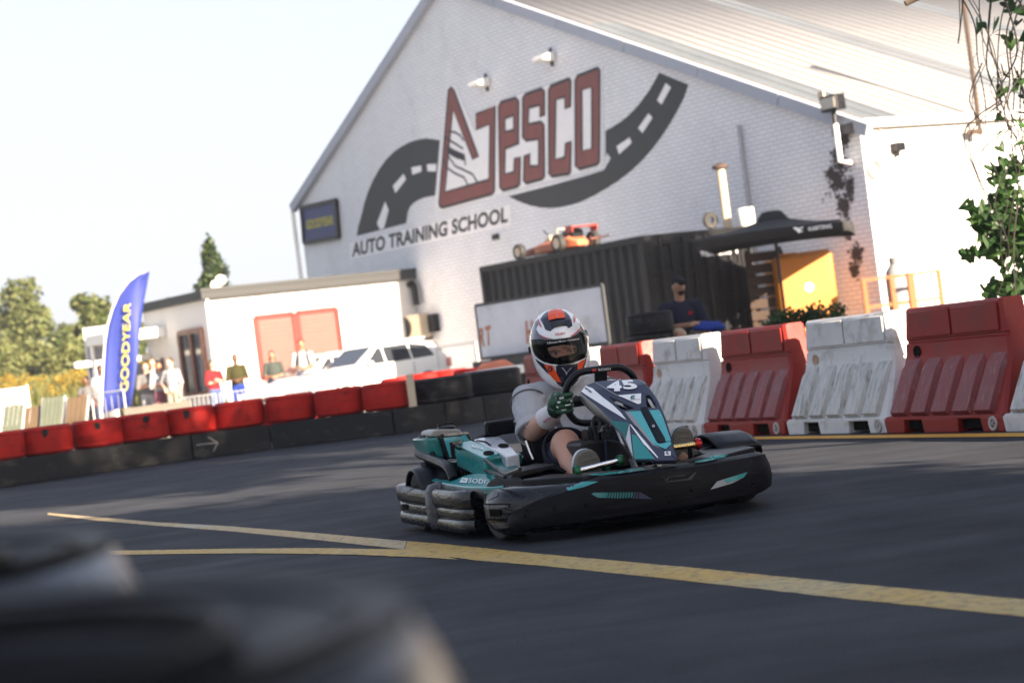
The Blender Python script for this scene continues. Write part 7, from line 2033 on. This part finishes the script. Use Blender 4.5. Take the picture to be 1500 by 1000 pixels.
# flaked paint on the brick corner of the shed: bare dark bricks showing
g = G(); blobs_ = [((1238,205),8,14),((1232,240),14,22),((1225,268),20,20),((1235,300),14,20),((1243,335),9,20),((1256,372),11,16),((1252,395),8,10),((1218,255),8,12),((1245,275),7,22),((1228,225),9,14)]
cnt = 0
for (c, rx, ry) in blobs_:
    for _ in range(110):
        a, q = random.uniform(0,2*pi), abs(random.gauss(0,.5))
        x, z = wl(c[0]+rx*q*cos(a), c[1]+ry*q*sin(a))
        w_, h_ = random.uniform(.015,.085)*(1.25-q*.5), random.uniform(.010,.034)
        if random.random() < .3: w_, h_ = w_*.4, h_*2.2
        if x + w_ > -.02: continue
        cnt += 1; o_ = .003 + cnt*.00001
        pts_ = [(x+w_*(cos(t_)*random.uniform(.7,1.2)), -o_, z+h_*sin(t_)*random.uniform(.6,1.3)) for t_ in np.linspace(0,2*pi,7,endpoint=False)]
        g.add(pts_, [tuple(range(7))])
kind(g.obj('flaked_paint', pm('bare_brick', (.045,.038,.036), .85, var=.5, vs=12), ware, 0), 'stuff')

# climbing plant at the right edge: hanging stems, single leaves
vp = at(1490,300,14.2)
vine = thing('climbing_plant', 'leafy climbing plant with tangled hanging stems at the right edge', 'plant', (vp.x,14.2,0))
def VL(px, py, dy=0.0): return at(px, py, 14.2+dy) - Vector((vp.x,14.2,0))
leafm = None
def heart(L):
    o = [(0,0),(.22,.30),(.42,.34),(.50,.18),(.42,-.06),(.26,-.30),(.10,-.52),(0,-.68),(-.10,-.52),(-.26,-.30),(-.42,-.06),(-.50,.18),(-.42,.34),(-.22,.30)]
    g = G(); vs = [(x*L, y*L, -.16*abs(x)*L + .05*L*y) for x, y in o] + [(0,-.2*L,0.02*L)]
    g.add(vs, [(i, (i+1) % 14, 14) for i in range(14)])
    return g
lmeshes = []
for k, (L, m) in enumerate(((.095,'leaf_vine'),(.075,'leaf_vine_b'),(.085,'leaf_dark'),(.06,'leaf_vine'))):
    lmeshes.append(heart(L*1.25).mesh('leaf', M[m], 0))
n_leaf, spare = [0], G()
def put_leaf(P, sc=1.0, face=.6, parent=vine):
    n_leaf[0] += 1
    n_ = (Vector((random.gauss(0,1),random.gauss(0,1),random.gauss(0,1))) + Vector((0,-1.0,.5))*face).normalized()
    qq = n_.to_track_quat('Z','Y') @ Matrix.Rotation(random.uniform(-1.2,1.2),3,'Z').to_quaternion()
    if n_leaf[0] > 295:
        h = heart(.10*sc); spare.add([qq @ Vector(v) + Vector(P) for v in h.v], h.f); return
    o = bpy.data.objects.new('leaf', random.choice(lmeshes)); COL.objects.link(o); o.parent = parent; o.location = P
    o.rotation_mode = 'QUATERNION'; o.rotation_quaternion = qq; o.scale = (sc,)*3
g = G()
stems = [[(1405,-20),(1430,30),(1438,90),(1450,160),(1446,230)],[(1425,-10),(1445,60),(1470,120),(1460,180),(1480,260),(1490,330)],[(1450,-20),(1440,50),(1452,110),(1475,170),(1495,240),(1500,330)],[(1480,-20),(1460,40),(1470,110),(1465,170),(1485,220),(1505,300)],[(1500,-10),(1475,60),(1482,130),(1478,200),(1496,270)],[(1465,0),(1490,70),(1460,140),(1492,200),(1500,260)],
         [(1410,0),(1398,40),(1405,70)],[(1460,150),(1420,200),(1425,260),(1452,300),(1470,330)],[(1478,180),(1440,230),(1470,290),(1460,340),(1452,390)],[(1495,230),(1475,300),(1482,360),(1476,430)],[(1505,300),(1490,360),(1498,430),(1490,470)],[(1440,100),(1425,150),(1440,190)],[(1490,100),(1510,160),(1492,230),(1515,300)]]
for rep_ in range(2):
  for s_ in stems:
    dy = random.uniform(-.5,.5); jx = 0 if rep_ == 0 else random.uniform(-16,22)
    pts = smooth_path([tuple(VL(x + jx + random.uniform(-9,9), y + random.uniform(-8,8), dy + random.uniform(-.06,.06))) for x, y in s_], 7)
    n_ = len(pts); r0_ = random.uniform(.003,.0075); g.tube([Vector(p) for p in pts], [r0_*(1-.5*i/n_) for i in range(n_)], 5)
for k in range(14):                       # thin free curls
    x, y, dy = random.uniform(1410,1495), random.uniform(40,330), random.uniform(-.4,.4); a_ = random.uniform(0,6); pts = []
    for j in range(9): pts.append(VL(x, y, dy)); x += 11*cos(a_); y += 11*sin(a_); a_ += random.uniform(.1,.75)*(1 if k % 2 else -1)
    g.tube(pts, .0025, 4)
g.obj('stem', pm('vine_stem', (.018,.014,.012), .8, var=.3), vine)
for k in range(42):
    y = random.uniform(-15,250); x = 1425 + random.uniform(0,90) + y*.05 + (20 if y > 120 else 0)
    if y > 60 and x < 1462: x += 40
    put_leaf(VL(x, y, random.uniform(-.4,.4)), random.uniform(.8,1.35))
for (cx, cy, rx, ry, n_) in ((1472,330,36,44,80),(1482,300,28,32,50),(1455,335,30,26,45),(1488,370,26,44,60),(1440,318,16,14,14),(1448,355,18,20,18),(1455,255,7,14,8),(1472,250,16,20,14),(1428,372,14,10,9),(1430,302,14,8,7),(1418,300,8,4,3),(1470,425,30,14,30),(1495,415,14,18,16)):
    for _ in range(n_):
        a, q = random.uniform(0,2*pi), sqrt(random.random()); put_leaf(VL(cx+rx*q*cos(a), cy+ry*q*sin(a), random.uniform(-.25,.25)), random.uniform(.7,1.3))
for k in range(46):                       # the part of the plant that runs on past the frame
    put_leaf(VL(random.uniform(1505,1600), random.uniform(-60,430), random.uniform(-.5,.5)), random.uniform(.8,1.4))
kind(spare.obj('leaves', M['leaf_vine'], vine, 0), 'stuff')
sp2 = thing('plant_support', 'rough post that the climbing plant hangs from, past the right edge', 'post', (at(1585,400,14.4).x,14.4,0))
g = G(); g.tube([(0,0,0),(.03,0,1.4),(-.02,.02,3.2)], [.08,.07,.06], 9); g.obj('post', M['bark'], sp2)
g = G(); g.tube([(-.02,.02,3.15),(-.45,0,3.05),(-1.0,-.05,2.85)], [.05,.04,.02], 8); g.obj('bough', M['bark'], sp2)

# ------------------------------------------------------------------ the row of trees right of the track that shades the kart
def grove(label, loc, c, r, k, cr, n, seed, leaf=.22):
    return tree(label, loc, c, r, k, cr, n, leaf, [A_, C_, M['leaf_dark']], seed, .2, 'trees along the right of the track', hollow=.15)
grove('leafy tree right of the track, nearest the camera', (6.6,-5.4,0), (0,0,4.0), (2.4,3.0,3.5), 60, 1.05, 26000, 21)
grove('low leafy tree beside the near bend, right of the camera', (5.5,-2.9,0), (0,0,3.4), (1.3,1.7,2.6), 46, .8, 17000, 28)
grove('leafy tree behind the camera, right of the track', (4.6,-8.8,0), (0,0,3.9), (2.3,2.3,3.4), 50, .95, 18000, 27)
grove('leafy tree beside the track whose shade falls on the kart', (7.4,-1.1,0), (0,0,4.4), (1.6,2.5,3.5), 60, .9, 27000, 22)
grove('tall thin-trunked tree right of the track opposite the large red barrier', (8.2,4.0,0), (0,0,8.7), (2.0,3.0,2.3), 34, .75, 9500, 23)
grove('leafy tree right of the track opposite the far barriers', (8.8,9.4,0), (0,0,7.6), (2.0,2.6,3.0), 42, .8, 12000, 24)
grove('leafy tree right of the track opposite the seated man', (9.4,14.6,0), (0,0,5.6), (1.9,2.6,4.0), 50, .9, 17000, 25)
grove('leafy tree right of the track in front of the shed', (11.0,26.3,0), (0,0,5.6), (1.5,1.4,2.3), 36, .7, 10000, 26)

# ------------------------------------------------------------------ tyres right in front of the camera
FT = dict(ri=.195, ro=.315, h=.33)
labs_ = ['large black tyre nearest the camera, on top at lower left','black tyre on top just behind the nearest one at the left edge','black tyre under the nearest one at lower left','black tyre under the second one at the left edge']
def big_tyre(lab):
    t = thing('tyre', lab, 'tyre', (0,0,0), 0, 'black tyres in front of the camera')
    g = G(); ri, ro, h = FT['ri'], FT['ro'], FT['h']
    g.lathe([(ri,.06),(ri+.012,.03),(ri+.05,.012),(ri+.10,.004),(ro-.022,.02),(ro-.006,.05),(ro,.1),(ro,h-.1),(ro-.006,h-.05),(ro-.022,h-.02),(ri+.10,h-.004),(ri+.05,h-.012),(ri+.012,h-.03),(ri,h-.06),(ri+.03,h-.10),(ri+.09,h/2),(ri+.03,.10),(ri,.06)], n=56)
    g.obj('carcass', M['rubber_near'], t, 40)
    g = G()
    g.lathe([(ro-.05,h-.0085),(ro-.030,h-.008),(ro-.018,h-.014),(ro-.003,h-.045),(ro+.003,h-.09),(ro-.004,h-.10)], n=56); g.obj('shoulder', M['rubber_sheen'], t, 60); g = G()
    for z in (h*.22,h*.36,h*.5,h*.64,h*.78): g.lathe([(ro-.004,z-.010),(ro+.006,z-.008),(ro+.006,z+.008),(ro-.004,z+.010)], n=56)
    g.obj('tread', M['rubber_near'], t, 40)
    g = G()
    for r in (ri+.022, ri+.075): g.lathe([(r-.004,h-.02),(r-.003,h-.004),(r+.003,h-.003),(r+.004,h-.02)], n=56)
    g.obj('sidewall_ring', M['rubber_near'], t, 40)
    return t
bt = big_tyre(labs_[0]); bt.location = (-.352,.86,.345)
b2 = dup(bt, (-.61,1.50,.345), 1.0, labs_[1])
b3 = dup(bt, (-.352,.86,.015), 2.0, labs_[2]); b4 = dup(bt, (-.605,1.51,.015), .4, labs_[3])
for x_, y_ in ((-.35,.85),(-.59,1.51)):
    pl2 = thing('rubber_mat', 'thin black rubber mat under the ' + ('nearest' if y_ < 1 else 'second') + ' tyre stack at lower left', 'mat', (x_,y_,0), 0, 'mats under the near tyres')
    g = G(); g.lathe([(0,0),(.3,0),(.3,.014),(0,.014)], n=24); g.obj('pad', M['rubber_near'], pl2)

# ------------------------------------------------------------------ a little summer haze over the whole place
g = G(); g.box((-130,-20,-1.2),(60,150,14.5))
hz_ = g.obj('haze', bpy.data.materials.new('haze'), None, 0)
hm = hz_.data.materials[0]; hm.use_nodes = True; hn = hm.node_tree.nodes; hn.clear()
ho = hn.new('ShaderNodeOutputMaterial'); hv = hn.new('ShaderNodeVolumePrincipled')
hv.inputs['Color'].default_value = (.93,.95,1,1); hv.inputs['Density'].default_value = .0007; hv.inputs['Anisotropy'].default_value = .3
hm.node_tree.links.new(hv.outputs[0], ho.inputs['Volume'])
kind(hz_, 'stuff')
